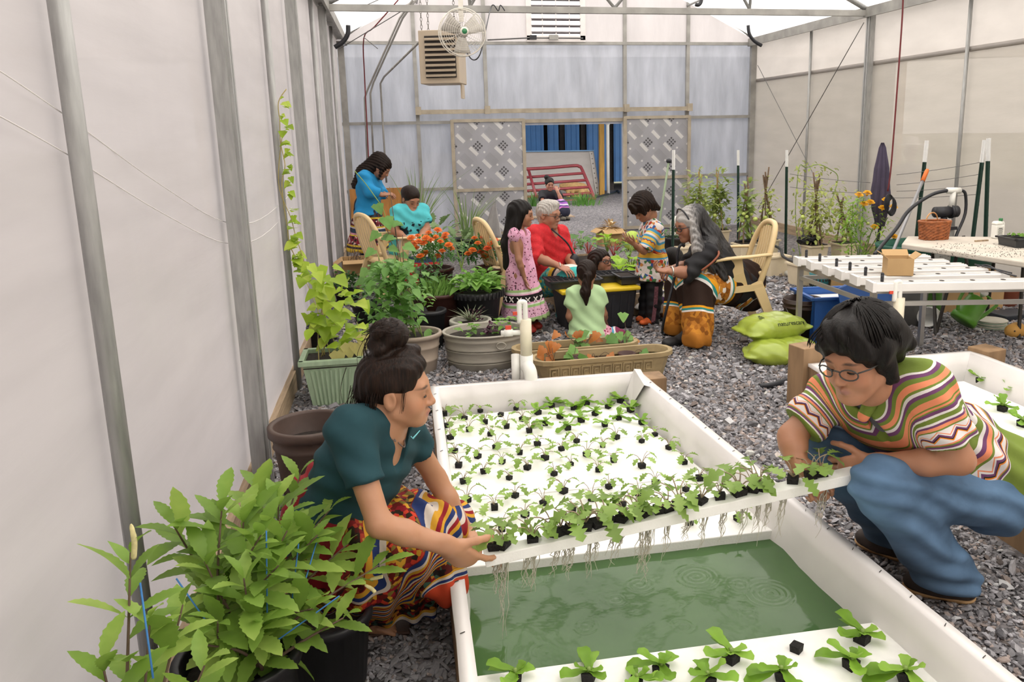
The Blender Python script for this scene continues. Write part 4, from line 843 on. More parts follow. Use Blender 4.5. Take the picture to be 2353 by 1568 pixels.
def seedling_proto(kind, seed):
    rr = random.Random(seed); T = thing('kale_seedling' if kind == 'kale' else 'lettuce_seedling', 'x', 'seedling', (0, 0, 0)); link('plug', plug_me, T)
    if kind == 'empty': return T
    mb = MB(True); base = V(0, 0, .02)
    if kind == 'kale':
        lean = V(rr.uniform(-.5, .5), rr.uniform(-.5, .5), 0) * .03; k = 5
        for i in range(k):
            a = 6.28 * i / k + rr.uniform(-.5, .5); r = rr.uniform(.022, .045); tip = base + lean + V(math.cos(a) * r, math.sin(a) * r, rr.uniform(.022, .055)); mid = base.lerp(tip, .5) + V(0, 0, .012)
            mb.tube(bez([base, mid, tip], 3), .0016, 4, cap=False); leaf(T, kale_l[i % 3], tip, V(math.cos(a), math.sin(a), rr.uniform(-.35, .25)), (0, 0, 1), rr.uniform(.8, 1.25))
        obj('stem', mb, STEMP, T)
    else:
        for i in range(7):
            a = 6.28 * i / 7 * 2.4 + rr.uniform(-.3, .3); el = rr.uniform(.05, .45) if i < 4 else rr.uniform(.7, 1.4)
            leaf(T, lett_l[(i + seed) % 3], base, V(math.cos(a), math.sin(a), el), (0, 0, 1), rr.uniform(.7, 1.05) * (1 if i < 4 else .75))
        mb.tube([(0, 0, .015), (0, 0, .032)], .005, 5); obj('stem', mb, STEMG, T)
    return T
ORD = ['first', 'second', 'third', 'fourth', 'fifth', 'sixth', 'seventh', 'eighth', 'ninth', 'tenth', 'eleventh', 'twelfth', 'thirteenth', 'fourteenth', 'fifteenth', 'sixteenth', 'seventeenth', 'eighteenth', 'nineteenth', 'twentieth', 'last']
protos = {k: [seedling_proto(k, i * 5 + 1) for i in range(n)] for k, n in (('kale', 4), ('lettuce', 3), ('empty', 1))}
for k in protos:
    for o in protos[k]: HID.append(o)
def place_seedling(kind, p, label, group, s=1, name=None, i=0, rz=None):
    o = copy_tree(protos[kind][i % len(protos[kind])]); o.location = p; o.rotation_euler = (0, 0, random.random() * 6.28 if rz is None else rz); o.scale = (s, s, s); o['label'] = label; o['group'] = group; o['category'] = 'seedling'; LOC[o] = Vector(p)
    if name: o.name = name
    return o
# ================================================================ pond: timber frame with white liner
LINER = M('white_liner', 'e6e2df', .38, .06, 3, .2, 6); STAPLE = M('staple', '4a4744', .4, 0, metal=.6); FOAM = M('white_foam', 'f4f3ef', .7, .03, 20, .12, 120)
POSTW = wood('post_timber', '96795a', (6, 6, 1.2), .3)
def pond(name, label, inner_top, inner_low, zt, zl, rim=.045, loc=(0, 0, 0), staples=True):
    """inner_top/inner_low: corner points (x, y) in order near-left, far-left, far-right, near-right"""
    T = thing(name, label, 'pond', loc); n = 4; cx = sum(p[0] for p in inner_top) / 4; cy = sum(p[1] for p in inner_top) / 4
    def outw(i): # outward offset corner
        x, y = inner_top[i]; return (x + rim * (1 if x > cx else -1), y + rim * (1 if y > cy else -1))
    O = [outw(i) for i in range(4)]
    for i in range(4):
        j = (i + 1) % 4; a, b = Vector((*O[i], zt / 2 - .008)), Vector((*O[j], zt / 2 - .008)); mb = MB(); mid = (a + b) / 2; inw = (V(cx, cy, mid.z) - mid); ax = (b - a).normalized(); inw = (inw - ax * inw.dot(ax)).normalized()
        mb.bar(a + inw * .016, b + inw * .016, .034, zt - .016, (0, 0, 1)); obj('frame_board', mb, POSTW, T)
    mb = MB(True); seg = 26
    for i in range(4):
        j = (i + 1) % 4; rr = random.Random(i + 3)
        def pt(u, v_, i=i, j=j):
            o = Vector((*O[i], zt)).lerp(Vector((*O[j], zt)), u); it = Vector((*inner_top[i], zt)).lerp(Vector((*inner_top[j], zt)), u); il = Vector((*inner_low[i], zl)).lerp(Vector((*inner_low[j], zl)), u)
            wv = .006 * math.sin(u * 31 + i) + .004 * math.sin(u * 71); o2 = o + (o - it).normalized() * (.004 + .3 * wv)
            if v_ < .15: return o2 - V(0, 0, .014 + .8 * abs(wv))
            if v_ < .3: return o2 + V(0, 0, .004)
            if v_ < .5: return it + V(0, 0, .005)
            t_ = (v_ - .4) / .6; q = it.lerp(il, t_); return q + (V(cx, cy, q.z) - q).normalized() * (1.6 * wv * math.sin(3.1 * t_) + .002)
        vs = [0, .2, .4, .55, .7, .85, 1]
        mb.add([pt(a / seg, b) for a in range(seg + 1) for b in vs], [[a * 7 + b, (a + 1) * 7 + b, (a + 1) * 7 + b + 1, a * 7 + b + 1] for a in range(seg) for b in range(6)])
    obj('liner', mb, LINER, T)
    if staples:
        for i, cnt in ((0, 13), (2, 24)):
            j = (i + 1) % 4
            for k in range(cnt):
                u = (k + .5) / cnt; p = Vector((*O[i], zt)).lerp(Vector((*O[j], zt)), u).lerp(Vector((*inner_top[i], zt)).lerp(Vector((*inner_top[j], zt)), u), .4); mb = MB(); mb.box(p + V(0, 0, .008), (.016, .0022, .0022), Rz(.6 + random.gauss(0, .15))); obj('staple', mb, STAPLE, T)
    return T
P1T = [(.150, .9), (.175, 4.56), (1.345, 4.53), (1.52, .9)]; P1L = [(.160, .9), (.19, 4.53), (1.24, 4.50), (1.52, .9)]
P1T = [(.122, .9), (.175, 4.56), (1.345, 4.54), (1.53, .9)]; P1L = [(.135, .9), (.18, 4.53), (1.25, 4.52), (1.53, .9)]
pond1 = pond('hydroponic_pond', 'long timber framed pond with white stapled liner between the squatting woman and man', P1T, P1L, .30, .0, loc=(.8, 2.7, 0))
mb = MB(); mb.add([(1.345, 4.54, .335), (1.40, 4.585, .315), (1.36, 4.26, .306), (1.335, 4.30, .306)], [[0, 1, 2, 3]]); mb.add([(1.345, 4.54, .335), (1.335, 4.30, .306), (1.29, 4.40, .155), (1.27, 4.5, .155)], [[0, 1, 2, 3]]); obj('corner_flap', mb, LINER, pond1)
mb = MB(); mb.box((1.46, 4.56, .14), (.15, .15, .28)); tag(bevel(obj('corner_stake', mb, POSTW), .004), 'short square timber stake at the far corner of the first pond', 'stake')
P2T = [(2.50, .6), (2.50, 4.42), (3.56, 4.42), (3.56, .6)]; P2L = [(2.52, .6), (2.54, 4.38), (3.46, 4.38), (3.54, .6)]
pond2 = pond('hydroponic_pond', 'second timber framed pond with wrinkled white liner behind the squatting man', P2T, P2L, .30, .0, loc=(3.0, 2.6, 0), staples=False)
for p, sz, l in ((V(2.475, 4.55, 0), (.15, .15, .40), 'tall square timber post at the corner of the second pond by the soil bags'), (V(3.68, 4.42, 0), (.16, .16, .33), 'square timber post at the far corner of the second pond near the yellow clog')):
    mb = MB(); mb.box(p + V(0, 0, sz[2] / 2), sz, Rz(.2)); tag(bevel(obj('corner_post', mb, POSTW), .005), l, 'post')
# rafts
def raft(cs, z1, label, th=.042):
    mb = MB(); mb.poly([V(x, y, z1 - th) for x, y in cs], (0, 0, 1), th); o = tag(obj('foam_raft', mb, FOAM), label, 'raft', 'floating foam rafts'); return bevel(o, .004)
def lerp2(a, b, t_): return (a[0] + (b[0] - a[0]) * t_, a[1] + (b[1] - a[1]) * t_)
NL, NR, FL, FR = (.152, 2.80), (1.432, 2.80), (.192, 4.50), (1.235, 4.49)
for i, l in enumerate(('white foam raft sheet nearest the open water, full of kale seedlings', 'middle white foam raft sheet of the first pond with kale seedlings', 'white foam raft sheet against the far liner with lettuce on its end')):
    a, b = i / 3 + (.002 if i else 0), (i + 1) / 3 - .002; raft([lerp2(NL, FL, a), lerp2(NR, FR, a), lerp2(NR, FR, b), lerp2(NL, FL, b)], .15, l)
raft([(.142, .95), (1.505, .95), (1.462, 2.145), (.140, 2.17)], .15, 'white foam raft in the foreground with a few young lettuces')
raft([(2.56, .8), (3.50, .8), (3.46, 4.33), (2.56, 4.33)], .15, 'white foam raft in the second pond behind the man')
# water with ripples
t = NT('green_water'); t.p.inputs['Roughness'].default_value = .06; t.p.inputs['IOR'].default_value = 1.33
nz_ = t.noise(3.0, 4); t.l(t.ramp(nz_, [(.3, lin('425e38')), (.7, lin('4e6c40'))]), t.p.inputs['Base Color']); t.bump(t.noise(26, 3), .03, .01); WATER = t.mat
rng = random.Random(5); rings = [(G(px, py, .11), a, w_) for px, py, a, w_ in ((1600, 1327, 1, .10), (1770, 1365, 1.3, .11), (1700, 1345, .6, .06), (1470, 1345, .6, .07), (1345, 1440, .6, .06), (1725, 1420, .6, .05), (1570, 1440, .5, .06), (1415, 1380, .4, .05), (1250, 1500, .5, .05), (1130, 1330, .8, .10), (1205, 1335, .8, .09), (1500, 1510, .4, .04))]
def wz(x, y):
    z = .0006 * math.sin(x * 19 + y * 7) * math.sin(y * 15) + .0003 * math.sin(x * 43 - y * 31)
    for c, a, w_ in rings:
        d = math.hypot(x - c.x, y - c.y)
        if d < w_: z += .0016 * a * math.sin(d * 2 * math.pi / .022) * (1 - d / w_)
    return z
def wgrid(x0, x1, y0, y1, nu, nv):
    mb = MB(True); mb.grid(lambda u, v_: V(x0 + (x1 - x0) * u, y0 + (y1 - y0) * v_, .112 + wz(x0 + (x1 - x0) * u, y0 + (y1 - y0) * v_)), nu, nv); return mb
tag(obj('pond_water', wgrid(.13, 1.50, 2.0, 2.9, 200, 130), WATER), 'murky green rippled water in the gap between the foam rafts', 'water', kind='stuff')
mb = MB(); mb.add([(.14, .9, .08), (1.52, .9, .08), (1.24, 4.5, .08), (.18, 4.5, .08)], [[0, 1, 2, 3]]); obj('basin_floor', mb, M('pond_floor', '41583a', .6, .2), pond1)
mb = MB(); mb.add([(2.52, .7, .08), (3.54, .7, .08), (3.5, 4.38, .08), (2.54, 4.38, .08)], [[0, 1, 2, 3]]); obj('basin_floor', mb, M('pond_floor', '41583a', .6, .2), pond2)
# seedlings on the rafts
Zk = [(173, 322), (403, 302), (633, 288), (300, 350), (190, 398), (327, 424), (435, 376), (573, 404), (675, 357), (717, 432), (210, 475), (466, 453), (238, 562), (505, 537), (387, 597), (658, 573), (770, 517), (925, 548), (1022, 497), (1278, 474), (1191, 525), (1526, 455), (1441, 497), (1617, 540), (819, 608), (1088, 585), (264, 656), (544, 632), (985, 645), (1260, 622), (1442, 660), (1714, 635), (423, 695), (706, 670), (877, 709), (1161, 684), (293, 759), (589, 735), (1230, 793), (1530, 765), (1813, 740), (627, 850), (938, 822), (1424, 842), (1725, 810), (316, 880), (810, 898), (1119, 870), (494, 928), (1318, 913), (350, 1012), (541, 1066), (1000, 945), (690, 975), (1750, 1025), (2060, 1000)]
Zl = [(773, 315), (862, 270), (915, 342), (1005, 285), (820, 385), (965, 415), (1052, 365), (1083, 255), (1142, 322), (1203, 393), (1225, 277), (1293, 350), (1305, 240), (1370, 300), (1440, 380)]
def rowlabels(pts, fmt, rows):
    """order by depth into rows, then from the woman's side across"""
    idx = sorted(range(len(pts)), key=lambda i: -pts[i].y); per = math.ceil(len(idx) / rows); out = {}
    for r in range(rows):
        chunk = sorted(idx[r * per:(r + 1) * per], key=lambda i: pts[i].x)
        for k, i in enumerate(chunk): out[i] = fmt.format(r=ORD[r], k=ORD[k])
    return out
def up8(z, zz=.15): return G(960 + z[0] / 2.801, 840 + z[1] / 2.801, zz)
kp = [up8(z) for z in Zk]; lb = rowlabels(kp, 'kale seedling on the raft, {r} row from the far liner, {k} from the woman', 9)
for i, p in enumerate(kp): place_seedling('kale', p, lb[i], 'kale seedlings on the first pond raft', random.uniform(.78, 1.08), i=i)
place_seedling('empty', up8((535, 328)), 'bare black grow plug without a plant near the far liner', 'bare grow plugs', .95, 'grow_plug')
lp = [up8(z) for z in Zl]; lb = rowlabels(lp, 'lettuce seedling in a black plug, {r} lettuce row from the far liner, {k} along it', 4)
for i, p in enumerate(lp): place_seedling('lettuce', p, lb[i], 'lettuce seedlings at the far end', random.uniform(.95, 1.2), i=i)
Zn = [(275, 685), (575, 680), (868, 655), (1155, 605), (1360, 675), (1645, 632), (1690, 525), (1865, 682), (1060, 700), (770, 705)]
fp = [G(1030 + a / 1.7785, 1180 + b / 1.7785, .15) for a, b in Zn]; names = sorted(range(len(fp)), key=lambda i: PX(fp[i])[0]); r_ = {i: k for k, i in enumerate(names)}
for i, p in enumerate(fp): place_seedling('lettuce', p, 'young lettuce on the foreground raft, %s counting from the woman side' % ORD[r_[i]], 'lettuces on the foreground raft', random.uniform(1.2, 1.45), i=i)
place_seedling('empty', G(1830, 1497, .15), 'bare black grow plug without a plant on the foreground raft', 'bare grow plugs', 1.1, 'grow_plug')
mb = MB()
for i, (px, py) in enumerate(((2253, 880), (2322, 905), (2303, 945), (2349, 980), (2240, 850), (2348, 905), (2290, 860))):
    place_seedling('lettuce', G(px, py, .15), 'lettuce seedling in the second pond behind the man, %s from its far liner' % ORD[i], 'lettuces in the second pond', 1.5, i=i)
# ================================================================ the lifted strip with roots
a0, b0 = J(1113, 1283, 2.38), J(1985, 1086, 2.34)
st = thing('foam_strip', 'white foam strip full of kale seedlings lifted by the woman and the man', 'planting strip', a0)
dx = (b0 - a0).normalized(); side = V(0, 1, 0); side = (side - dx * side.dot(dx)).normalized(); upv = dx.cross(side); upv = upv if upv.z > 0 else -upv
mb = MB(); L_ = (b0 - a0).length
mb.bar(a0, b0, .06, .036, upv); bevel(obj('bar', mb, FOAM, st), .003)
ROOT = M('pale_root', 'd8d3c2', .6, .12, 30, trans=.2)
Zs = [(500, 1162), (540, 1155), (730, 1120), (870, 1095), (905, 1085), (960, 1070), (1060, 1052), (1130, 1035), (1195, 1015), (1280, 1000), (1380, 975), (1430, 968), (1520, 945), (1570, 935), (1665, 915), (1785, 885), (1915, 855), (2035, 825), (2140, 800), (2190, 785), (2400, 735), (2520, 705), (2600, 690)]
rootpx = [1140, 1155, 1205, 1222, 1268, 1292, 1305, 1345, 1362, 1397, 1415, 1460, 1475, 1483, 1522, 1567, 1605, 1652, 1700, 1735, 1755, 1790, 1885]
for i, (zx, zy) in enumerate(Zs):
    px = 960 + zx / 2.801; u = (px - 1113) / (1985 - 1113); c = a0 + (b0 - a0) * u + upv * .012 + side * .01
    o = copy_tree(protos['kale'][i % 4]); o.location = c; o.rotation_euler = (0, -.21, random.random() * 6.28); k = random.uniform(1.15, 1.5); o.scale = (k, k, k); LOC[o] = c
    o['label'] = 'kale seedling in the lifted strip, %s from the woman\'s hand' % (ORD[i] if i < 20 else ('third last' if i == 20 else ('second last' if i == 21 else 'last'))); o['group'] = 'kale seedlings in the lifted strip'; o['category'] = 'seedling'
    rp = rootpx[i]; uu = (rp - 1113) / 872; q = a0 + (b0 - a0) * uu - upv * .018; rr = random.Random(i); mb = MB(True); Lr = 1.2 * [.10, .24, .11, .12, .09, .08, .11, .12, .10, .10, .08, .14, .17, .12, .12, .07, .11, .10, .12, .14, .11, .13, .16][i]
    for k in range(9 if i > 1 else 12):
        ln = Lr * rr.uniform(.35, 1) if k else Lr; p0 = q + dx * rr.uniform(-.013, .013) + side * rr.uniform(-.012, .012); pts = [p0]
        for j in range(1, 6): pts.append(p0 + V(-rr.uniform(0, .012) * j * .5 + (q.x - p0.x) * j * .15, (q.y - p0.y) * j * .15 + rr.gauss(0, .003), -ln * j / 5) + V(rr.gauss(0, .002), 0, 0))
        mb.tube(bez(pts, 2), [.0019 - .00012 * j for j in range(11)], 3, cap=False)
    r = obj('roots', mb, ROOT); r.parent = o; r.matrix_basis = (Matrix.Translation(o.location) @ o.rotation_euler.to_matrix().to_4x4() @ Matrix.Scale(o.scale[0], 4)).inverted(); r['kind'] = 'stuff'
def purge(o):
    for ch in list(o.children): purge(ch)
    bpy.data.objects.remove(o)
for o in HID: purge(o)
# ================================================================ pots and plants
def pot(T, c, r0, r1, h, mat, rim=.012, rimh=.03, n=28, soil=.04, rings=(), sx=1, sy=1, R=None):
    c = Vector(c); mb = MB(True); prof = [(r0 * .96, 0), (r0, .004)]
    for z in sorted(rings): prof += [(r0 + (r1 - r0) * (z - .008) / h, z - .008), (r0 + (r1 - r0) * z / h + .007, z), (r0 + (r1 - r0) * (z + .008) / h, z + .008)]
    prof += [(r1 - .002, h - rimh), (r1 + rim, h - rimh + .003), (r1 + rim, h - .004), (r1 + rim - .004, h), (r1 - .010, h), (r1 - .014, h - .01), (r1 - .016 - (r1 - r0) * .3, h * .35)]
    mb.lathe(prof, c, n, R, sx, sy); p = obj('pot', mb, mat, T)
    mb = MB(True); rs = r1 - .015 - (r1 - r0) * soil / h; mb.lathe([(.001, .012), (rs * .6, .008), (rs, 0)], c + V(0, 0, h - soil), n, R, sx, sy, False); obj('soil', mb, SOILM, T); return p
LM = {}
def foliage(T, name, me, mats):                 # many small leaves as one joined part
    v0 = np.array([v.co for v in me.vertices]); f0 = [list(p.vertices) for p in me.polygons]; n = len(v0); off = A(LOC.get(T, Vector()))
    A_ = np.array([np.array(m_) for m_ in mats]); v = np.einsum('mij,nj->mni', A_[:, :3, :3], v0) + A_[:, None, :3, 3] - off
    f = (np.array(f0)[None] + (np.arange(len(mats)) * n)[:, None, None]).reshape(-1, len(f0[0]))
    o = link(name, mesh(name, v.reshape(-1, 3), f, me.materials[0], True), T); o['kind'] = 'stuff'; return o
def rdir(rr, lo=-.3, hi=1): a = rr.random() * 6.283; z = rr.uniform(lo, hi); k = math.sqrt(max(0, 1 - z * z)); return V(math.cos(a) * k, math.sin(a) * k, z)
def bushmats(c, r, n, rr, s=(.8, 1.2), out=.6, lo=-.3, shell=.35):
    o = []
    for _ in range(n):
        d = rdir(rr, lo, 1); q = rr.uniform(shell, 1); p = Vector(c) + V(d.x * r[0], d.y * r[1], d.z * r[2]) * q; dd = d * out + rdir(rr, -.5, .8) * .7; o.append(lmat(p, dd, (0, 0, 1), rr.uniform(*s)))
    return o
def stems(T, base, tips, r, mat, name='stem', seg=4, bow=.02):
    rr = random.Random(len(tips))
    for b, t_ in zip(base if isinstance(base, list) else [base] * len(tips), tips):
        b, t_ = Vector(b), Vector(t_); mb = MB(True); mb.tube(bez([b, b.lerp(t_, .5) + V(rr.gauss(0, bow), rr.gauss(0, bow), 0), t_], seg), [r * (1 - .5 * i / (2 * seg)) for i in range(2 * seg + 1)], 5); obj(name, mb, mat, T)
NURS = M('nursery_black', '232326', .5, .3, 8, .08); BROWNPOT = M('brown_glazed', '3a2c25', .5, .35, 5, .1, streak=(1, 1, 3)); TERRA = M('dark_red_pot', '4a2a24', .5, .25, 6)
# ---- large brown pot
T = thing('round_planter', 'large dark brown round pot of soil behind the squatting woman', 'pot', G(705, 1100)); c = V(-.47, 3.82, 0); T.location = c; LOC[T] = c
pot(T, c, .135, .178, .42, M('brown_round_pot', '4a3931', .55, .3, 5, .1), .014, .045, 36, .10, (.11, .32))
# ---- foreground shrubs
SHR = leafmat('shrub_green', '8cb04a', 'bcd56c', .3, .45); SHRS = [leafmesh('leaf', 'serrate', .135, .027, SHR, .22, .2, 17), leafmesh('leaf', 'serrate', .115, .024, SHR, .3, .35, 15), leafmesh('leaf', 'lance', .09, .018, SHR, .25, .25, 8)]
WOODY = M('brown_twig', '6a5648', .8, .3)
def shrub(name, label, potc, potr, poth, branches, group):
    T = thing(name, label, 'potted plant', potc, group)
    if poth: pot(T, potc, potr * .82, potr, poth, NURS, .012, .035, 32, .06)
    for i, (b, tip, n, s, bow) in enumerate(branches):
        n = int(n * 1.5); s = s * 1.08; b, tip = Vector(b), Vector(tip); rr = random.Random(i + 11); mid = b.lerp(tip, .5) + V(*bow); path = bez([b, mid, tip], 8); mb = MB(True); mb.tube(path, [.006 - .004 * k / 16 for k in range(17)], 5); st_ = obj('branch', mb, WOODY, T)
        for k in range(n):
            u = 1 - (k / n) ** 1.1 * .88; p = path[min(16, int(u * 16))]; ax = (tip - b).normalized(); a = 2.4 * k + rr.random(); _, s1, s2 = frame(ax); o_ = s1 * math.cos(a) + s2 * math.sin(a)
            d = o_ * (.5 + .7 * (1 - u) + .3 * rr.random()) + ax * (.9 if k < 4 else .45) + V(0, 0, .15); leaf(T, SHRS[0 if k > 2 else rr.choice((0, 1, 2))] if rr.random() < .6 else SHRS[1], p, d, (0, 0, 1), s * rr.uniform(.75, 1.15) * (.75 if k < 3 else 1))
    return T
pc = G(545, 1500, .35); pc = V(pc.x, pc.y, 0); q = lambda px, py, Y: J(px, py, Y)
top = pc + V(0, 0, .30); rr = random.Random(2); br = []
for px, py, Y, n, s in ((640, 1150, 2.25, 17, 1.0), (690, 1090, 2.45, 10, .95), (560, 1190, 2.2, 16, 1.05), (510, 1160, 2.15, 13, 1.05), (600, 1120, 2.35, 13, 1.0), (760, 1170, 2.35, 10, 1.0), (730, 1230, 2.2, 14, 1.0), (870, 1300, 2.2, 11, 1.0), (800, 1250, 2.3, 11, .95), (470, 1290, 2.05, 14, 1.05), (400, 1210, 2.1, 13, 1.0), (560, 1330, 1.95, 13, .95), (640, 1300, 2.0, 14, .95), (720, 1400, 2.05, 9, .95), (500, 1430, 1.9, 9, .9), (600, 1440, 1.9, 9, .85), (790, 1420, 2.1, 6, 1.0), (450, 1480, 1.9, 7, .85), (660, 1220, 2.15, 14, 1.0), (600, 1230, 2.1, 14, 1.0)):
    br.append((top + V(rr.uniform(-.08, .08), rr.uniform(-.08, .08), 0), q(px, py, Y), n, s, (rr.gauss(0, .02), rr.gauss(0, .02), .02)))
SH1 = shrub('potted_shrub', 'bushy green shrub with toothed leaves in a black nursery pot in the foreground', pc, .16, .35, br, 'potted shrubs by the left film wall')
pc2 = G(700, 1460); pc2 = V(-.30, 2.45, 0); T = thing('nursery_pot', 'black nursery pot half hidden behind the foreground shrub pot', 'pot', pc2); pot(T, pc2, .11, .135, .26, NURS, .01, .03, 28, .05)
pc = V(-.66, 1.62, 0); top = pc + V(0, 0, .25)
br = [(top, q(300, 1270, 1.75), 13, 1.0, (.0, 0, 0)), (top + V(.02, 0, 0), q(345, 1420, 1.72), 8, .95, (0, 0, 0)), (top, q(235, 1525, 1.62), 8, 1.0, (.02, 0, -.02)), (top + V(.03, 0, 0), q(470, 1530, 1.7), 8, .95, (0, 0, .02)), (top + V(.0, 0, 0), q(420, 1390, 1.8), 7, 1.05, (0, 0, 0))]
SH2 = shrub('potted_shrub', 'slender shrub with catkins rising at the film wall in the foreground corner', pc, .12, .27, br, 'potted shrubs by the left film wall')
CAT = M('cream_catkin', 'ded39a', .8, .2, 60)
for par, p0, p1 in ((SH2, q(307, 1285, 1.72), q(301, 1205, 1.72)), (SH1, q(880, 1325, 2.2), q(850, 1332, 2.2)), (SH1, q(862, 1362, 2.2), q(838, 1345, 2.2))):
    mb = MB(True); mb.tube(bez([p0, p0.lerp(p1, .5) + V(.004, 0, 0), p1], 6), [.004, .006, .006, .006, .006, .006, .006, .006, .006, .005, .005, .004, .002], 6); obj('catkin', mb, CAT, par)
TWINE = M('blue_twine', '3a78b4', .7, 0)
for par, a, b in ((SH2, (322, 1340, 1.72), (352, 1560, 1.6)), (SH1, (612, 1220, 2.1), (614, 1420, 2.0)), (SH1, (686, 1250, 2.15), (670, 1390, 2.1)), (SH1, (735, 1220, 2.25), (700, 1340, 2.1)), (SH1, (405, 1330, 2.0), (475, 1430, 1.95)), (SH1, (780, 1370, 2.1), (640, 1470, 2.0))):
    mb = MB(True); mb.tube([q(*a), q(*b)], .0022, 5); obj('twine', mb, TWINE, par)
# ---- lime bean vine in the green planter, climbing the pole
LIME = leafmat('lime_leaf', 'a9c83a', 'cfdc63', .25, .45); LIMES = [leafmesh('leaf', 'heart', .085, .048, LIME, .2, .3, 7), leafmesh('leaf', 'heart', .07, .036, LIME, .3, .45, 7), leafmesh('leaf', 'oval', .075, .026, LIME, .3, .3, 7)]
YEL = leafmat('pale_dying_leaf', 'd8cf86', 'e6dca0', .15, .4); YELS = leafmesh('leaf', 'heart', .085, .045, YEL, .25, .4, 7)
gp_ = V(-.485, 5.42, 0); T = thing('planter_box', 'sage green ribbed planter with lime leaved bean vine climbing the wall pole', 'potted plant', gp_)
SAGE = M('sage_plastic', '9fb596', .5, .12, 6, .05, streak=(6, 6, 1)); mb = MB()
mb.box(gp_ + V(0, 0, .15), (.35, .31, .30), None, .76); bodyo = obj('pot', mb, SAGE, T)
mb = MB()
for sx, sy, w_, d_ in ((0, -1, .40, .035), (0, 1, .40, .035), (-1, 0, .035, .36), (1, 0, .035, .36)): mb.box(gp_ + V(sx * .183, sy * .163, .315), (w_, d_, .035))
bevel(obj('rim', mb, SAGE, bodyo), .005)
for i in range(9): x = -.12 + .03 * i; mb = MB(); mb.bar(gp_ + V(x * .80, -.125, .02), gp_ + V(x, -.151, .26), .014, .012, (0, 1, 0)); obj('rib', mb, SAGE, bodyo)
mb = MB(); mb.box(gp_ + V(0, 0, .288), (.345, .305, .03)); obj('soil', mb, SOILM, T)
rr = random.Random(8); tips = [J(px, py, Y) for px, py, Y in ((740, 700, 5.5), (790, 700, 5.45), (760, 650, 5.6), (820, 740, 5.4), (720, 720, 5.5), (700, 640, 5.7), (780, 740, 5.35))]
stems(T, [gp_ + V(rr.uniform(-.1, .1), rr.uniform(-.08, .08), .3) for _ in tips], tips, .004, M('pale_vine_stem', 'b4a468', .7, .2), bow=.04)
for px, py, n_, sp_ in ((735, 690, 11, 34), (790, 705, 13, 36), (760, 740, 14, 40), (810, 760, 9, 28), (730, 740, 8, 28), (765, 785, 6, 36), (735, 640, 8, 26), (700, 620, 6, 22), (780, 670, 7, 26)):
    for i in range(n_):
        p = J(px + rr.gauss(0, sp_ * .6), py + rr.gauss(0, sp_ * .5), 5.4 + rr.gauss(0, .09)); d = V(rr.gauss(0, .8), -.5 + rr.gauss(0, .6), rr.uniform(-.7, .35)); leaf(T, rr.choice(LIMES), p, d, (0, -.4, 1), rr.uniform(.8, 1.35))
for px, py in ((775, 808), (822, 790), (835, 770), (800, 790)): leaf(T, YELS, J(px, py, 5.3), V(.1, -.3, -1), (0, -1, .3), 1.2)
vine = [J(700, 640, 5.68), J(683, 600, 5.7), J(665, 560, 5.71), J(660, 520, 5.71), J(652, 470, 5.71), J(648, 420, 5.71), J(655, 380, 5.71), J(645, 330, 5.71), J(643, 280, 5.71), J(640, 235, 5.71), J(658, 205, 5.7)]
mb = MB(True); mb.tube(bez(vine, 5), .0035, 5); obj('vine_stem', mb, M('pale_vine_stem', 'b4a468', .7, .2), T)
mb = MB(True); mb.tube(bez([J(690, 660, 5.66), J(700, 610, 5.66), J(680, 545, 5.68), J(668, 500, 5.69), J(640, 420, 5.72), J(650, 300, 5.72)], 5), .003, 5); obj('vine_stem', mb, M('pale_vine_stem', 'b4a468', .7, .2), T)
for i in range(62):
    u = i / 61; k = min(len(vine) - 2, int(u * (len(vine) - 2))); p = vine[k].lerp(vine[k + 1], rr.random()) + V(rr.gauss(0, .025), -.03 + rr.gauss(0, .02), rr.gauss(0, .03)); leaf(T, LIMES[rr.randrange(2)], p, V(rr.gauss(.2, .7), -.6, rr.uniform(-.8, .4)), (0, -.5, 1), rr.uniform(.55, 1.05) * (1.15 - .55 * u))
for o in T.children:
    if o.name.startswith('leaf') and o.location.x + gp_.x < -.70: o.location.x = -.70 - gp_.x + random.uniform(0, .03)
for i in range(3): mb = MB(True); mb.tube([gp_ + V(.12, -.1, .25), J(855 + 12 * i, 850 + 6 * i, 5.2)], .004, 5); obj('cane', mb, M('dry_cane', 'b08c54', .7, .2), T)
# ---- basil-like tall plant in beige pot
MIDG = leafmat('mid_green', '6fa24a', '92bc6a', .3, .4); MIDS = [leafmesh('leaf', 'oval', .07, .021, MIDG, .25, .3, 6), leafmesh('leaf', 'oval', .058, .019, MIDG, .3, .4, 6)]
DKG = leafmat('dark_green', '4f7a3e', '6e9a54', .3, .3); DKS = [leafmesh('leaf', 'oval', .05, .016, DKG, .2, .3, 4), leafmesh('leaf', 'lobed', .06, .02, DKG, .2, .3, 6)]
LTG = leafmat('fresh_green', '86b850', 'a8d070', .25, .4); LTS = [leafmesh('leaf', 'oval', .05, .018, LTG, .25, .3, 4), leafmesh('leaf', 'heart', .09, .05, LTG, .25, .35, 6)]
def potted(name, label, c, r0, r1, h, mat, group=None, **k): T = thing(name, label, 'potted plant', c, group); pot(T, c, r0, r1, h, mat, **k); return T
c = V(.07, 6.0, 0); T = potted('potted_basil', 'tall leafy green plant in a beige pot behind the squatting woman', c, .15, .19, .30, M('beige_pot', 'a8998a', .55, .15, 5), rings=(.1, .2)); rr = random.Random(4); foliage(T, 'small_leaves', MIDS[1], [lmat(J(905 + rr.gauss(0, 30), rr.uniform(600, 760), 6.0 + rr.gauss(0, .1)), rdir(rr, -.5, .5), (0, 0, 1), rr.uniform(.8, 1.3)) for _ in range(260)])
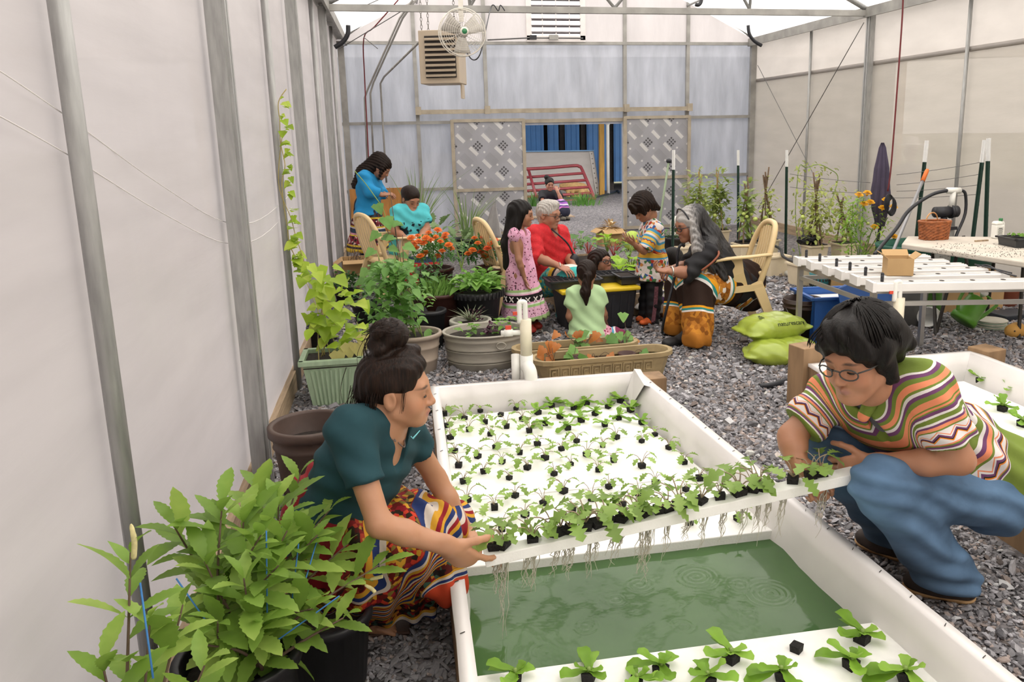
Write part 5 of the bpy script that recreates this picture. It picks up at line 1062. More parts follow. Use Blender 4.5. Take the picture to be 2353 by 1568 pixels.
tips = [J(900 + rr.gauss(0, 28), 620 + rr.gauss(0, 25), 6.0 + rr.gauss(0, .1)) for _ in range(9)]; stems(T, [c + V(rr.uniform(-.08, .08), rr.uniform(-.08, .08), .27) for _ in tips], tips, .005, STEMG, bow=.03)
for i in range(230):
    u = rr.random(); px, py = 905 + rr.gauss(0, 30) * (1 + .2 * u), 600 + 160 * u; p = J(px, py, 5.92 + rr.gauss(0, .11)); leaf(T, rr.choice(MIDS), p, V(rr.gauss(0, .7), rr.gauss(-.3, .6), rr.uniform(-.5, .4)), (0, -.2, 1), rr.uniform(.9, 1.5))
# broad bean leaves on a stick frame by the chair
T = thing('bean_plant', 'climbing bean with round leaves on sticks before the plastic chair', 'plant', G(905, 700)); rr = random.Random(14); T.location = V(-.02, 7.1, 0); LOC[T] = V(-.02, 7.1, 0)
stems(T, [V(-.02 + rr.uniform(-.1, .1), 7.1, 0) for _ in range(5)], [J(870, 590, 7.1), J(905, 505, 7.1), J(925, 540, 7.1), J(880, 500, 7.1), J(895, 430, 7.1)], .006, WOODY, bow=.03)
BEAN = leafmesh('leaf', 'heart', .11, .06, MIDG, .15, .25, 7)
for px, py in ((880, 545), (905, 545), (895, 570), (870, 535), (915, 510), (885, 500), (930, 565), (845, 620), (855, 640), (850, 660), (870, 610), (935, 600), (900, 600), (860, 575), (865, 470), (905, 515), (920, 585), (838, 645)): leaf(T, BEAN, J(px, py, 7.05 + rr.gauss(0, .05)), V(rr.gauss(0, .6), -.5, rr.uniform(-.6, .1)), (0, -.6, 1), rr.uniform(.75, 1.15))
mb = MB(True); mb.tube(bez([J(815, 393, 7.1), J(838, 420, 7.1), J(860, 450, 7.1), J(880, 480, 7.1), J(890, 520, 7.1)], 5), .004, 5); obj('tendril', mb, STEMG, T)
# ---- black pots around
def herb(name, label, px, py, r0, r1, h, mat, tm, n, br_, s=(.7, 1.1), lo=0, group=None, up=.1, **k):
    c = G(px, py); T = potted(name, label, c, r0, r1, h, mat, group, **k); foliage(T, 'foliage', tm, bushmats(c + V(0, 0, h + up), br_, n, random.Random(n), s, .6, lo)); return T
herb('potted_herb', 'low dark rosemary in a black pot against the film wall', 800, 700, .10, .13, .16, NURS, DKS[0], 260, (.2, .15, .16), group='potted herbs', up=.04)
herb('potted_herb', 'grey leaved herb in a wide black pot between the bean planter and tall basil', 850, 742, .12, .16, .2, NURS, DKS[0], 90, (.14, .12, .16), group='potted herbs', up=.02)
herb('potted_herb', 'black pot with a single young shoot beside the galvanised tub', 990, 800, .10, .135, .33, NURS, LTS[0], 10, (.03, .03, .18), group='potted herbs', up=.05)
c = G(985, 745); T = thing('nursery_pot', 'black nursery pot stacked behind the one with the single shoot', 'pot', c); pot(T, c, .11, .14, .33, NURS, .01, .03)
c = G(740, 800); T = thing('nursery_pot', 'small black pot half hidden behind the sage green planter', 'pot', c); pot(T, c, .10, .12, .2, NURS, .01, .03)
GRS = leafmesh('leaf', 'lance', .16, .006, leafmat('chive_green', '8bb85a', 'a8cc78'), .1, .25, 4)
c = V(.28, 6.95, 0); T = potted('potted_chives', 'fine grassy herbs in a dark red brown bowl pot', c, .17, .23, .42, TERRA, soil=.05); foliage(T, 'foliage', GRS, [lmat(c + V(random.gauss(0, .08), random.gauss(0, .08), .38), V(random.gauss(0, .35), random.gauss(0, .35), 1), (0, 1, 0), random.uniform(.7, 1.2)) for _ in range(240)]); foliage(T, 'small_leaves', DKS[1], bushmats(c + V(-.05, .05, .5), (.2, .12, .15), 120, random.Random(3), (.8, 1.3)))
# ---- wide black rimmed planter with greens
c = V(.63, 6.85, 0); T = thing('wide_planter', 'wide black planter with fluted rim overflowing with pale greens', 'potted plant', c); pot(T, c, .15, .2, .43, NURS, .028, .05, 40, .04)
rr = random.Random(6)
for i in range(70):
    a = rr.random() * 6.28; r_ = .2 * math.sqrt(rr.random()); leaf(T, rr.choice(LTS), c + V(math.cos(a) * r_, math.sin(a) * r_, .43 + rr.uniform(0, .12)), V(math.cos(a), math.sin(a), rr.uniform(-.2, .7)), (0, 0, 1), rr.uniform(.8, 1.4))
foliage(T, 'foliage', LTS[0], bushmats(c + V(0, 0, .46), (.22, .2, .16), 260, rr, (.6, 1.2), lo=0))
for i in range(36): a = 6.283 * i / 36; mb = MB(); mb.box(c + V(math.cos(a) * .229, math.sin(a) * .229, .405), (.012, .016, .05), Rz(a)); obj('rim_flute', mb, NURS, T)
# ---- orange marigolds
ORG = M('orange_petal', 'ee7a22', .7, .25, 60, trans=.2); YELF = M('yellow_petal', 'f0b41e', .7, .2, 60, trans=.2); RUST = M('rust_petal', 'd2521c', .7, .25, 60)
def flowermesh(name, r, mat):
    mb = MB(True)
    for ring, (rad, n, z) in enumerate(((1, 11, 0), (.75, 9, .2), (.45, 6, .38))):
        for i in range(n):
            a = 6.283 * i / n + ring; d = V(math.cos(a), math.sin(a), .15 + .3 * ring).normalized(); _, s1, _ = frame(d); b = V(0, 0, z * r); mb.add([b + s1 * r * .08, b - s1 * r * .08, b + d * r * rad - s1 * r * .24, b + d * r * rad * 1.06, b + d * r * rad + s1 * r * .24], [[0, 1, 2, 3, 4]])
    mb.lathe([(r * .12, -r * .6), (r * .3, -r * .1), (r * .2, 0)], (0, 0, 0), 8); return mesh(name, mb.v, mb.f, mat)
MARI, MARIY, MARIR = flowermesh('flower', .036, ORG), flowermesh('flower', .04, YELF), flowermesh('flower', .036, RUST)
def marigold(label, c, r, z0, z1, fl, Y, me, tm, n, group):
    T = thing('marigold', label, 'flowers', c, group); pot(T, c, .13, .17, z0, TERRA); cc = J(*z1); foliage(T, 'foliage', tm, bushmats(cc, r, n, random.Random(n), (.6, 1.1), .6, -.2)); rr = random.Random(3)
    stems(T, Vector(c) + V(0, 0, z0 - .02), [cc + V(rr.uniform(-.1, .1), 0, .1) for _ in range(3)], .006, STEMG)
    for i, (px, py) in enumerate(fl): link('flower', me[i % len(me)], T, lmat(J(px, py, Y + rr.uniform(-.12, .1)), V(rr.gauss(0, .4), .5, .1), (0, -.5, 1), rr.uniform(.85, 1.15), c))
    return T
FEATH = leafmesh('leaf', 'lobed', .07, .016, leafmat('feathery_green', '4c8240', '6ea254', .35), .2, .3, 8)
marigold('orange marigold bush in full flower beside the seated woman in turquoise', V(.32, 7.75, 0), (.25, .22, .2), .50, (998, 588, 7.68), [(960, 543), (985, 536), (1006, 530), (1021, 547), (974, 560), (955, 571), (1016, 578), (1031, 564), (978, 582), (1001, 546), (945, 548), (1012, 556), (962, 556), (990, 553), (1024, 540), (1036, 572), (952, 560), (979, 548), (1005, 590), (966, 590)], 7.55, [MARI], FEATH, 520, 'marigolds')
marigold('rust orange marigold bush behind the wide black planter', V(.86, 7.75, 0), (.2, .18, .17), .48, (1110, 588, 7.7), [(1090, 548), (1110, 546), (1086, 576), (1105, 581), (1128, 560), (1130, 584), (1098, 560), (1120, 572), (1076, 584), (1140, 570), (1115, 590), (1138, 552)], 7.6, [MARI, MARIR], FEATH, 360, 'marigolds')
# ---- pineapple plant in a pale bowl
c = V(.53, 6.48, 0); PALE = M('pale_stone_bowl', 'a9a79a', .6, .12, 5); T = potted('pineapple_plant', 'spiky pineapple plant in a pale grey green bowl', c, .10, .155, .26, PALE, rim=.018, rimh=.04)
PINE = leafmesh('leaf', 'blade', .20, .013, leafmat('pineapple_leaf', '7e8a6c', 'a09a80', .2, .1), .5, .25, 5)
for i in range(30): a = 2.4 * i; leaf(T, PINE, c + V(math.cos(a) * .02, math.sin(a) * .02, .25), V(math.cos(a), math.sin(a), .35 + 1.8 * i / 30), (0, 0, 1), random.uniform(.7, 1.0) * (1 - .2 * i / 30))
# ---- galvanised tub
c = V(.60, 6.03, 0); TUBM = M('old_galvanised', 'aaa498', .55, .18, 4, .1, metal=.35, streak=(1, 1, 4)); T = thing('galvanised_tub', 'oval galvanised metal wash tub planted with basil and purple herbs', 'tub', c)
pot(T, c, .285, .318, .28, TUBM, .010, .016, 44, .05, (.06, .075, .15, .165, .23), 1, .80)
for sg in (-1, 1):
    mb = MB(True); hh = c + V(.09, -.252, .205) if sg < 0 else c + V(.0, .26, .2); mb.tube([hh + V(.035 * math.cos(a), -.006, .026 * math.sin(a)) for a in np.linspace(0, 6.283, 14, endpoint=False)], .005, 5, closed=True); obj('ring_handle', mb, TUBM, T)
rr = random.Random(9)
for cx_, cy_, n in ((-.09, -.02, 30), (.15, .02, 40)):
    for i in range(n): p = c + V(cx_ + rr.gauss(0, .055), cy_ + rr.gauss(0, .05), .24 + rr.uniform(0, .12)); leaf(T, LTS[0], p, rdir(rr, -.2, .6), (0, 0, 1), rr.uniform(.8, 1.3))
PURP = leafmesh('leaf', 'oval', .04, .014, leafmat('purple_basil', '4a2c3a', '6a4456', .3, .2), .2, .3, 4); foliage(T, 'purple_leaves', PURP, bushmats(c + V(.05, -.02, .26), (.06, .06, .07), 50, rr, (.6, 1), lo=0))
foliage(T, 'flower_spikes', PURP, [lmat(c + V(-.06 + rr.gauss(0, .03), rr.gauss(0, .02), .34 + rr.random() * .1), V(rr.gauss(0, .3), 0, 1), (0, 1, 0), .4) for _ in range(40)])
# ---- two long planters with ivy-like cuttings
def longplanter(label, c, L, wd, h, ang):
    T = thing('trough_planter', label, 'planter', c, 'trough planters'); c = Vector(c); R = Rz(ang); MT = M('olive_beige_trough', 'a08c66', .6, .18, 6, .1, streak=(1, 1, 3))
    def outline(z, k, inset=0):
        o = []; 
        for cx_, a0 in ((L / 2 - wd / 2, -90), (-L / 2 + wd / 2, 90)):
            for i in range(7): a = math.radians(a0 + 30 * i); o.append(c + R @ V(cx_ * k + math.cos(a) * (wd / 2 * k - inset), math.sin(a) * (wd / 2 * k - inset), z))
        return o
    mb = MB(); rings = [outline(0, .86), outline(h - .03, .97), outline(h - .03, 1.02), outline(h, 1.02), outline(h, 1.0, .022), outline(h - .05, .96, .022)]; n = 14; v = [p for r_ in rings for p in r_]
    mb.add(v, [[r_ * n + j, r_ * n + (j + 1) % n, (r_ + 1) * n + (j + 1) % n, (r_ + 1) * n + j] for r_ in range(5) for j in range(n)] + [list(range(n))[::-1]]); obj('pot', mb, MT, T)
    mb = MB(); mb.add(outline(h - .07, .95, .022), [list(range(n))]); obj('soil', mb, SOILM, T)
    nk = int(L * .8 / .075)
    for i in range(nk):
        x0 = -L * .4 + i * .075; y0 = -wd / 2 * .93 - .004; z = h * .62; ky = lambda x, zz: c + R @ V(x0 + x, y0 + (zz - .0) * -.12 + .0, z + zz); mb = MB()
        for a, b in (((0, .03), (.06, .03)), ((.06, .03), (.06, -.03)), ((.06, -.03), (.018, -.03)), ((.018, -.03), (.018, .006)), ((.018, .006), (.04, .006)), ((0, .03), (0, -.035))): mb.bar(ky(*a), ky(*b), .010, .010, (0, 1, 0))
        obj('key_relief', mb, MT, T)
    return T, R
IVY = leafmat('ivy_green', '6a9a48', '8ab85c', .25, .35); IVYO = leafmat('autumn_orange', 'd88a4a', 'e8a868', .3, .4); IVM, IVO = leafmesh('leaf', 'heart', .075, .042, IVY, .15, .2, 7), leafmesh('leaf', 'heart', .065, .036, IVYO, .3, .5, 7)
T1, R1 = longplanter('nearer olive beige trough planter with greek key relief and heart shaped leaves', (1.36, 5.38, 0), 1.02, .26, .21, .03); T2, R2 = longplanter('rear olive beige trough planter half hidden behind the nearer one', (1.24, 5.72, 0), .95, .25, .20, .03)
rr = random.Random(21)
def cutting(T, px, py, Y, lv, dry, stemtop=None):
    b = J(px, py, Y); b.z = .16
    for lx, ly in lv:
        p = J(lx, ly, Y + rr.uniform(-.05, .05)); mb = MB(True); mb.tube(bez([b, b.lerp(p, .6) + V(rr.gauss(0, .01), 0, .03), p], 4), .002, 4); obj('stem', mb, WOODY, T); leaf(T, IVO if rr.random() < dry else IVM, p, V(rr.gauss(0, .6), -.4, rr.uniform(-.9, .2)), (0, -1, .6), rr.uniform(.8, 1.15))
cutting(T1, 1270, 845, 5.4, [(1250, 800), (1262, 785), (1240, 815), (1270, 800), (1258, 820), (1280, 790)], 1)
cutting(T1, 1315, 840, 5.4, [(1300, 815), (1322, 800), (1310, 825), (1330, 825), (1298, 832)], 0)
cutting(T1, 1370, 840, 5.4, [(1360, 820), (1375, 830), (1400, 815), (1362, 836), (1412, 828)], 1)
cutting(T1, 1450, 838, 5.4, [(1475, 808), (1478, 818)], 0)
cutting(T2, 1330, 800, 5.72, [(1325, 775), (1345, 790), (1350, 800), (1370, 780), (1340, 760), (1320, 790)], .3)
cutting(T2, 1340, 800, 5.72, [(1328, 762), (1332, 772), (1318, 768), (1365, 772), (1372, 764), (1300, 770), (1282, 765)], 1)
cutting(T2, 1410, 800, 5.72, [(1405, 780), (1415, 775), (1408, 790), (1420, 765), (1400, 770), (1425, 790)], 0)
cutting(T2, 1440, 800, 5.72, [(1431, 720), (1450, 770), (1445, 778), (1462, 780)], .15)
for Tt, px, py, Y in ((T1, 1330, 838, 5.40), (T1, 1440, 832, 5.42), (T2, 1445, 800, 5.72)):
    b = J(px, py, Y); b.z = .13; mb = MB(True); mb.lathe([(.05, 0), (.065, .055), (.058, .055), (.05, .02)], b, 16); obj('inner_pot', mb, TERRA, Tt)
# ---- tall grasses at the back
def tallgrass(label, px, py, n, h, sp_, potr):
    c = G(px, py); T = thing('tall_grass', label, 'plant', c, 'lemongrass clumps'); pot(T, c, potr * .8, potr, .25, NURS); rr = random.Random(n)
    for i in range(n):
        a = rr.random() * 6.28; hh = h * rr.uniform(.55, 1); w_ = .012; b = c + V(math.cos(a), math.sin(a), 0) * .08 * rr.random() + V(0, 0, .2); dr = V(math.cos(a) * 1.0 + .3, math.sin(a) * .5, 0) * hh * sp_ * rr.uniform(.1, 1); pr = []
        for k in range(6): t_ = k / 5; p = b + dr * t_ ** 1.8 + V(0, 0, hh * (t_ - .2 * sp_ * t_ * t_)); pr += [p - V(w_, 0, 0) * (1 - t_ * .9), p + V(w_, 0, 0) * (1 - t_ * .9)]
        mb = MB(); mb.add(pr, [[2 * k, 2 * k + 1, 2 * k + 3, 2 * k + 2] for k in range(5)]); obj('blade', mb, leafmat('lemongrass', '7f9a5e', 'a4b47c', .25, .3), T)
tallgrass('tall arching lemongrass behind the seated woman in turquoise', 965, 590, 46, 1.25, .55, .2); tallgrass('sparse wispy lemongrass beside the printed sliding door', 1075, 585, 26, .95, .6, .18)
# leafy bed plants behind
for lbl, px, py, r_, n in (('leafy vegetable clump with large lobed leaves behind the orange marigolds', 1000, 600, (.34, .25, .32), 46), ('low broad leaved clump between the two marigold bushes', 1060, 620, (.26, .2, .2), 30)):
    c = G(px, py); T = thing('leafy_vegetable', lbl, 'plant', c, 'leafy vegetables at the back'); rr = random.Random(n); LBIG = leafmesh('leaf', 'lobed', .17, .07, leafmat('grey_green', '7d9a62', '9ab47c', .25, .3), .2, .3, 8); stems(T, c, [c + V(rr.gauss(0, .1), rr.gauss(0, .1), .4) for _ in range(4)], .008, STEMG)
    for i in range(n): d = rdir(rr, -.1, 1); leaf(T, LBIG, c + V(d.x * r_[0], d.y * r_[1], .25 + d.z * r_[2]), d + V(0, -.3, 0), (0, 0, 1), rr.uniform(.6, 1.1))
# ================================================================ overhead equipment
HB = M('beige_enamel', 'b9a892', .45, .06, 4); HBD = M('heater_dark', '2c2622', .7, .2)
Yh = 10.6; h0, h1 = J(985, 72, Yh), J(1062, 188, Yh); T = thing('unit_heater', 'beige louvred unit heater hanging from chains under the roof', 'heater', J(1020, 190, Yh))
w_, hh = h1.x - h0.x + .12, h0.z - h1.z; c = (h0 + h1) / 2 + V(-.02, .22, 0); R = Rz(-.28)
mb = MB(); mb.box(c, (w_, .44, hh + .04), R); bevel(obj('casing', mb, HB, T), .01)
mb = MB(); mb.box(c + R @ V(.02, -.225, -.0), (w_ - .12, .02, hh - .1), R); obj('opening', mb, HBD, T)
for i in range(8): mb = MB(); mb.box(c + R @ V(.02, -.245, hh / 2 - .09 - i * (hh - .15) / 7.3), (w_ - .13, .05, .022), R @ Rx(.3)); obj('louvre', mb, HB, T)
mb = MB(); mb.box(c + R @ V(w_ / 2 - .02, .02, -hh / 2 - .1), (.02, .16, .2), R); obj('hanging_flap', mb, HB, T)
CHN = M('chain_steel', '77736e', .4, .1, metal=.7)
for dx_, dy_ in ((-w_ / 2 + .04, -.18), (w_ / 2 - .05, -.18), (-w_ / 2 + .04, .18), (w_ / 2 - .05, .18)):
    p = c + R @ V(dx_, dy_, hh / 2); mb = MB(True); k = 0
    while p.z + k * .045 < 3.75: mb.tube([p + V((.012 if k % 2 else .004) * math.cos(a), (.004 if k % 2 else .012) * math.cos(a), k * .045 + .028 * math.sin(a) + .02) for a in np.linspace(0, 6.28, 8, endpoint=False)], .0035, 4, closed=True); k += 1
    o = obj('chain', mb, CHN, T); o['kind'] = 'stuff'
Yf = 9.2; c = J(1063, 74, Yf); T = thing('circulation_fan', 'round white wire guarded fan with green hub hanging before the heater', 'fan', c); FW = M('fan_wire', 'd9d3c8', .4, .05); r = .247
RF = Rz(.12)
for k in range(10): mb = MB(True); rr_ = r * (k + 1.5) / 11; mb.tube([c + RF @ V(rr_ * math.cos(a), -.07 + .05 * (rr_ / r) ** 2, rr_ * math.sin(a)) for a in np.linspace(0, 6.283, 36, endpoint=False)], .0022, 3, closed=True); obj('guard_ring', mb, FW, T)
for k in (0, 1): mb = MB(True); mb.tube([c + RF @ V(r * math.cos(a), -.02 + .1 * k, r * math.sin(a)) for a in np.linspace(0, 6.283, 40, endpoint=False)], .006, 5, closed=True); obj('outer_ring', mb, FW, T)
for i in range(14): a = 6.283 * i / 14; mb = MB(True); mb.tube([c + RF @ V(.04 * math.cos(a), -.072, .04 * math.sin(a)), c + RF @ V(r * math.cos(a), -.02, r * math.sin(a)), c + RF @ V(r * math.cos(a), .08, r * math.sin(a)), c + RF @ V(.04 * math.cos(a), .11, .04 * math.sin(a))], .0022, 3); obj('guard_spoke', mb, FW, T)
for i in range(3):
    a = .5 + 2.094 * i; d = V(math.cos(a), 0, math.sin(a)); e = V(-math.sin(a), 0, math.cos(a)); mb = MB(True); mb.grid(lambda u, v_: c + RF @ (d * (.05 + .165 * u) + e * (.05 + .05 * u) * (2 * v_ - 1) + V(0, .03 + .03 * (2 * v_ - 1), 0)), 4, 3); s_ = obj('blade', mb, M('fan_blade', 'b9b4ac', .4, .05), T); sm = s_.modifiers.new('s', 'SOLIDIFY'); sm.thickness = .004
mb = MB(True); mb.lathe([(.001, 0), (.03, 0), (.045, .012), (.05, .03)], c + RF @ V(0, -.1, 0), 20, Rx(-math.pi / 2)); obj('hub_ring', mb, FW, T)
mb = MB(True); mb.lathe([(.001, 0), (.026, 0.002), (.032, .015)], c + RF @ V(0, -.108, 0), 20, Rx(-math.pi / 2)); obj('hub_badge', mb, M('green_badge', '2f7a4c', .4, 0), T)
mb = MB(); mb.box(c + V(0, .1, .33), (.05, .03, .42)); obj('bracket', mb, FW, T); mb = MB(True); mb.tube([c + V(0, .05, 0), c + V(0, .2, 0)], .06, 14); obj('motor', mb, M('motor_grey', '9a958d', .5, .1), T)
mb = MB(True); mb.tube(bez([c + V(.03, .14, -.16), J(1085, 137, Yf + .1), J(1103, 125, Yf), J(1118, 60, Yf + .3), J(1128, 18, 10.2), J(1135, 12, 10.2), J(1145, 25, 10.2), J(1150, 12, 10.2), J(1160, 25, 10.2)], 5), .007, 5); obj('power_cord', mb, BLACKP, T)
# conduits, cords, curved pipe ends
for pts, l in (([(948, 0, 13.0), (918, 42, 13.2), (844, 208, 13.85), (838, 225, 13.9), (846, 420, 13.9)], 'bent grey conduit pipe running down the back wall nearest the left film wall'), ([(955, 0, 13.0), (925, 42, 13.2), (858, 190, 13.85), (851, 215, 13.9), (861, 420, 13.9)], 'bent grey conduit pipe running down the back wall, middle of the three'), ([(966, 94, 11), (883, 176, 13.8), (874, 192, 13.9), (880, 290, 13.9), (888, 420, 13.9)], 'bent grey conduit pipe coming from the heater down the back wall')):
    mb = MB(True); mb.tube([J(*p) for p in pts], .016, 7); tag(obj('conduit', mb, GALV2), l, 'pipe', 'conduits on the back wall')
REDC = M('dark_red_cord', '6e2428', .6, .1)
mb = MB(True); mb.tube(bez([J(915, 0, 12.5), J(860, 62, 12.8), J(836, 88, 13.2), J(838, 180, 13.6), J(844, 300, 13.6), J(850, 430, 13.6)], 4), .010, 5); tag(obj('hanging_cord', mb, REDC), 'dark red cord hanging down the back wall beside the conduits', 'cord', 'red cords')
mb = MB(True); mb.tube(bez([J(2075, -40, 7.6), J(2074, 30, 7.6), J(2062, 200, 7.6), J(2048, 380, 7.6), J(2040, 440, 7.6)], 4), .009, 5); tag(obj('hanging_cord', mb, REDC), 'dark red cord hanging over the folded purple umbrella', 'cord', 'red cords')
for pts, l in (([(800, 58, 11.4), (799, 78, 11.4), (788, 96, 11.4), (769, 109, 11.4)], 'black curved pipe end at the left eave near the truss end'), ([(1719, 58, 13.3), (1722, 78, 13.3), (1733, 94, 13.3), (1750, 105, 13.3)], 'black curved pipe end at the right eave near the back corner'), ([(1613, -12, 12.5), (1611, 4, 12.5), (1605, 11, 12.5), (1598, 10, 12.5)], 'black hooked pipe end high under the roof near the vent')):
    mb = MB(True); mb.tube(bez([J(*p) for p in pts], 5), .03, 8); tag(obj('pipe_end', mb, BLACKP), l, 'pipe', 'black pipe ends')
for a, b in (((780, 112, 11.5), (935, 18, 10.6)), ((835, 85, 12.0), (868, 112, 12.0)), ((812, 25, 10.4), (880, -5, 10.8))): cable('guy_wire', J(*a), J(*b), .006, STEELW, rf)
# ================================================================ plastic chairs
CHM = M('cream_plastic', 'dcc190', .42, .06, 4)
def ribbon(mb, path, wd, th, lat):
    P = [Vector(p) for p in path]; n = len(P); lat = Vector(lat).normalized(); ws = wd if isinstance(wd, list) else [wd] * n; v = []
    for i, p in enumerate(P):
        d = (P[min(i + 1, n - 1)] - P[max(i - 1, 0)]).normalized(); l = (lat - d * lat.dot(d)).normalized(); nn = d.cross(l)
        for a, b in ((-1, -1), (1, -1), (1, 1), (-1, 1)): v.append(p + l * (ws[i] / 2 * a) + nn * (th / 2 * b))
    f = [[i * 4 + j, i * 4 + (j + 1) % 4, (i + 1) * 4 + (j + 1) % 4, (i + 1) * 4 + j] for i in range(n - 1) for j in range(4)] + [[3, 2, 1, 0], [(n - 1) * 4 + j for j in range(4)]]
    return mb.add(v, f)
def chair_proto():
    T = thing('plastic_chair', 'x', 'chair', (0, 0, 0)); mb = MB(True)
    mb.grid(lambda u, v_: V((u - .5) * (.44 + .04 * v_), -.20 + .43 * v_, .42 - .02 * math.sin(v_ * 3.1) * (1 - (2 * u - 1) ** 2) + (.01 if 0 < v_ < 1 else -.02)), 8, 8); s_ = obj('seat', mb, CHM, T); sm = s_.modifiers.new('s', 'SOLIDIFY'); sm.thickness = .012
    arch = [V(-.20, -.20, .43), V(-.215, -.245, .58), V(-.20, -.285, .72), V(-.15, -.325, .83), V(-.07, -.345, .875), V(.07, -.345, .875), V(.15, -.325, .83), V(.20, -.285, .72), V(.215, -.245, .58), V(.20, -.20, .43)]
    mb = MB(True); mb.tube(bez(arch, 4), [.022] * 37, 8); obj('back_frame', mb, CHM, T)
    mb = MB(True); mb.tube([V(-.18, -.225, .50), V(0, -.25, .49), V(.18, -.225, .50)], .02, 8); obj('back_rail', mb, CHM, T)
    for i in range(7):
        x = -.145 + .0483 * i; zt = .865 - 1.9 * x * x - .012; mb = MB(); ribbon(mb, bez([V(x, -.245, .48), V(x * 1.02, -.30, .66), V(x * .95, -.335 + .4 * x * x, zt)], 4), .028, .012, (1, 0, 0)); obj('back_slat', mb, CHM, T)
    for sx in (-1, 1):
        mb = MB(True); ribbon(mb, bez([V(.225 * sx, -.27, .66), V(.275 * sx, -.10, .655), V(.285 * sx, .10, .645), V(.275 * sx, .20, .62), V(.262 * sx, .245, .55), V(.252 * sx, .25, .45), V(.262 * sx, .255, .30), V(.275 * sx, .27, .0)], 5), [.05] * 6 + [.062] * 18 + [.055] * 12, .016, (1, 0, 0)); obj('arm', mb, CHM, T)
        mb = MB(); ribbon(mb, [V(.215 * sx, -.17, .45), V(.235 * sx, -.25, .25), V(.255 * sx, -.34, 0)], [.085, .07, .055], .022, (0, 1, .3)); obj('leg', mb, CHM, T)
        mb = MB(); ribbon(mb, [V(.24 * sx, .02, .64), V(.235 * sx, -.02, .52), V(.215 * sx, -.05, .42)], [.13, .09, .10], .014, (0, 1, 0)); obj('arm_support', mb, CHM, T)
        mb = MB(); ribbon(mb, [V(.215 * sx, .20, .43), V(.245 * sx, .255, .3)], .05, .014, (1, 0, 0)); obj('leg_brace', mb, CHM, T)
        mb = MB(); ribbon(mb, [V(.222 * sx, -.22, .415), V(.235 * sx, .0, .40), V(.225 * sx, .22, .41)], .05, .012, (0, 0, 1)); obj('seat_rail', mb, CHM, T)
    return T
CP = chair_proto()
def chair(label, loc, rz, s=1.06):
    o = copy_tree(CP); o.location = loc; o.rotation_euler = (0, 0, rz); o.scale = (s, s, s); o['label'] = label; o['category'] = 'chair'; o['group'] = 'cream plastic chairs'; LOC[o] = Vector(loc)
chair('cream plastic armchair holding the grey haired woman in black', V(2.72, 6.42, 0), math.radians(84), 1.10)
chair('cream plastic armchair holding the elder in red beside the girl in pink', V(1.10, 7.75, 0), math.radians(-75), 1.08)
chair('cream plastic armchair holding the woman in turquoise near the marigolds', V(-.05, 8.75, 0), math.radians(-62), 1.08)
purge(CP)
# ================================================================ seed table: tote with trays
tc = V(1.70, 7.02, 0); T = thing('storage_tote', 'black storage tote with yellow lid used as a table for seed trays', 'tote', tc); R = Rz(.06); TW, TD, TH = .68, .44, .36
mb = MB(); mb.box(tc + V(0, 0, TH / 2), (TW, TD, TH), R, .88); bevel(obj('bin', mb, BLACKP, T), .02)
for i in range(8): x = -.27 + .077 * i; mb = MB(); mb.bar(tc + R @ V(x * .9, -TD / 2 * .895, .03), tc + R @ V(x, -TD / 2 * .975, TH - .04), .018, .014, (0, 1, 0)); obj('rib', mb, BLACKP, T)
mb = MB(); mb.box(tc + V(0, 0, TH + .012), (TW + .05, TD + .05, .035), R); bevel(obj('lid', mb, M('yellow_lid', 'e3c324', .45, .06), T), .012)
def tray(label, c, L, W, rz, nx, ny, filled, group='black seed trays'):
    T = thing('seed_tray', label, 'tray', c, group); c = Vector(c); R = Rz(rz); TM = M('tray_plastic', '2b2d31', .4, .15, 8)
    mb = MB(); mb.box(c + V(0, 0, .03), (L - .03, W - .03, .06), R, .95); obj('cells', mb, TM, T)
    for sx, sy, l, w_ in ((0, -1, L, .02), (0, 1, L, .02), (-1, 0, .02, W), (1, 0, .02, W)): mb = MB(); mb.box(c + R @ V(sx * (L / 2 - .01), sy * (W / 2 - .01), .066), (l, w_, .014), R); obj('rim', mb, TM, T)
    mb = MB(); mb.box(c + V(0, 0, .061), (L - .03, W - .03, .006), R); obj('soil', mb, SOILM if filled else TM, T)
    for i in range(1, nx): mb = MB(); mb.box(c + R @ V(-L / 2 + L * i / nx, 0, .066), (.006, W - .03, .012), R); obj('cell_divider', mb, TM, T)
    for i in range(1, ny): mb = MB(); mb.box(c + R @ V(0, -W / 2 + W * i / ny, .066), (L - .03, .006, .012), R); obj('cell_divider', mb, TM, T)
z_ = TH + .03
tray('black cell seed tray on the yellow lid nearest the girl in pink', tc + V(-.20, -.02, z_), .50, .30, .04, 10, 6, True); tray('black cell seed tray on the yellow lid behind the girl in pale green', tc + V(.10, .14, z_), .46, .28, .04, 9, 5, True); tray('deep black tray of loose soil in two halves at the lid end near the boy', tc + V(.36, -.02, z_ + .01), .34, .30, .04, 2, 1, True)
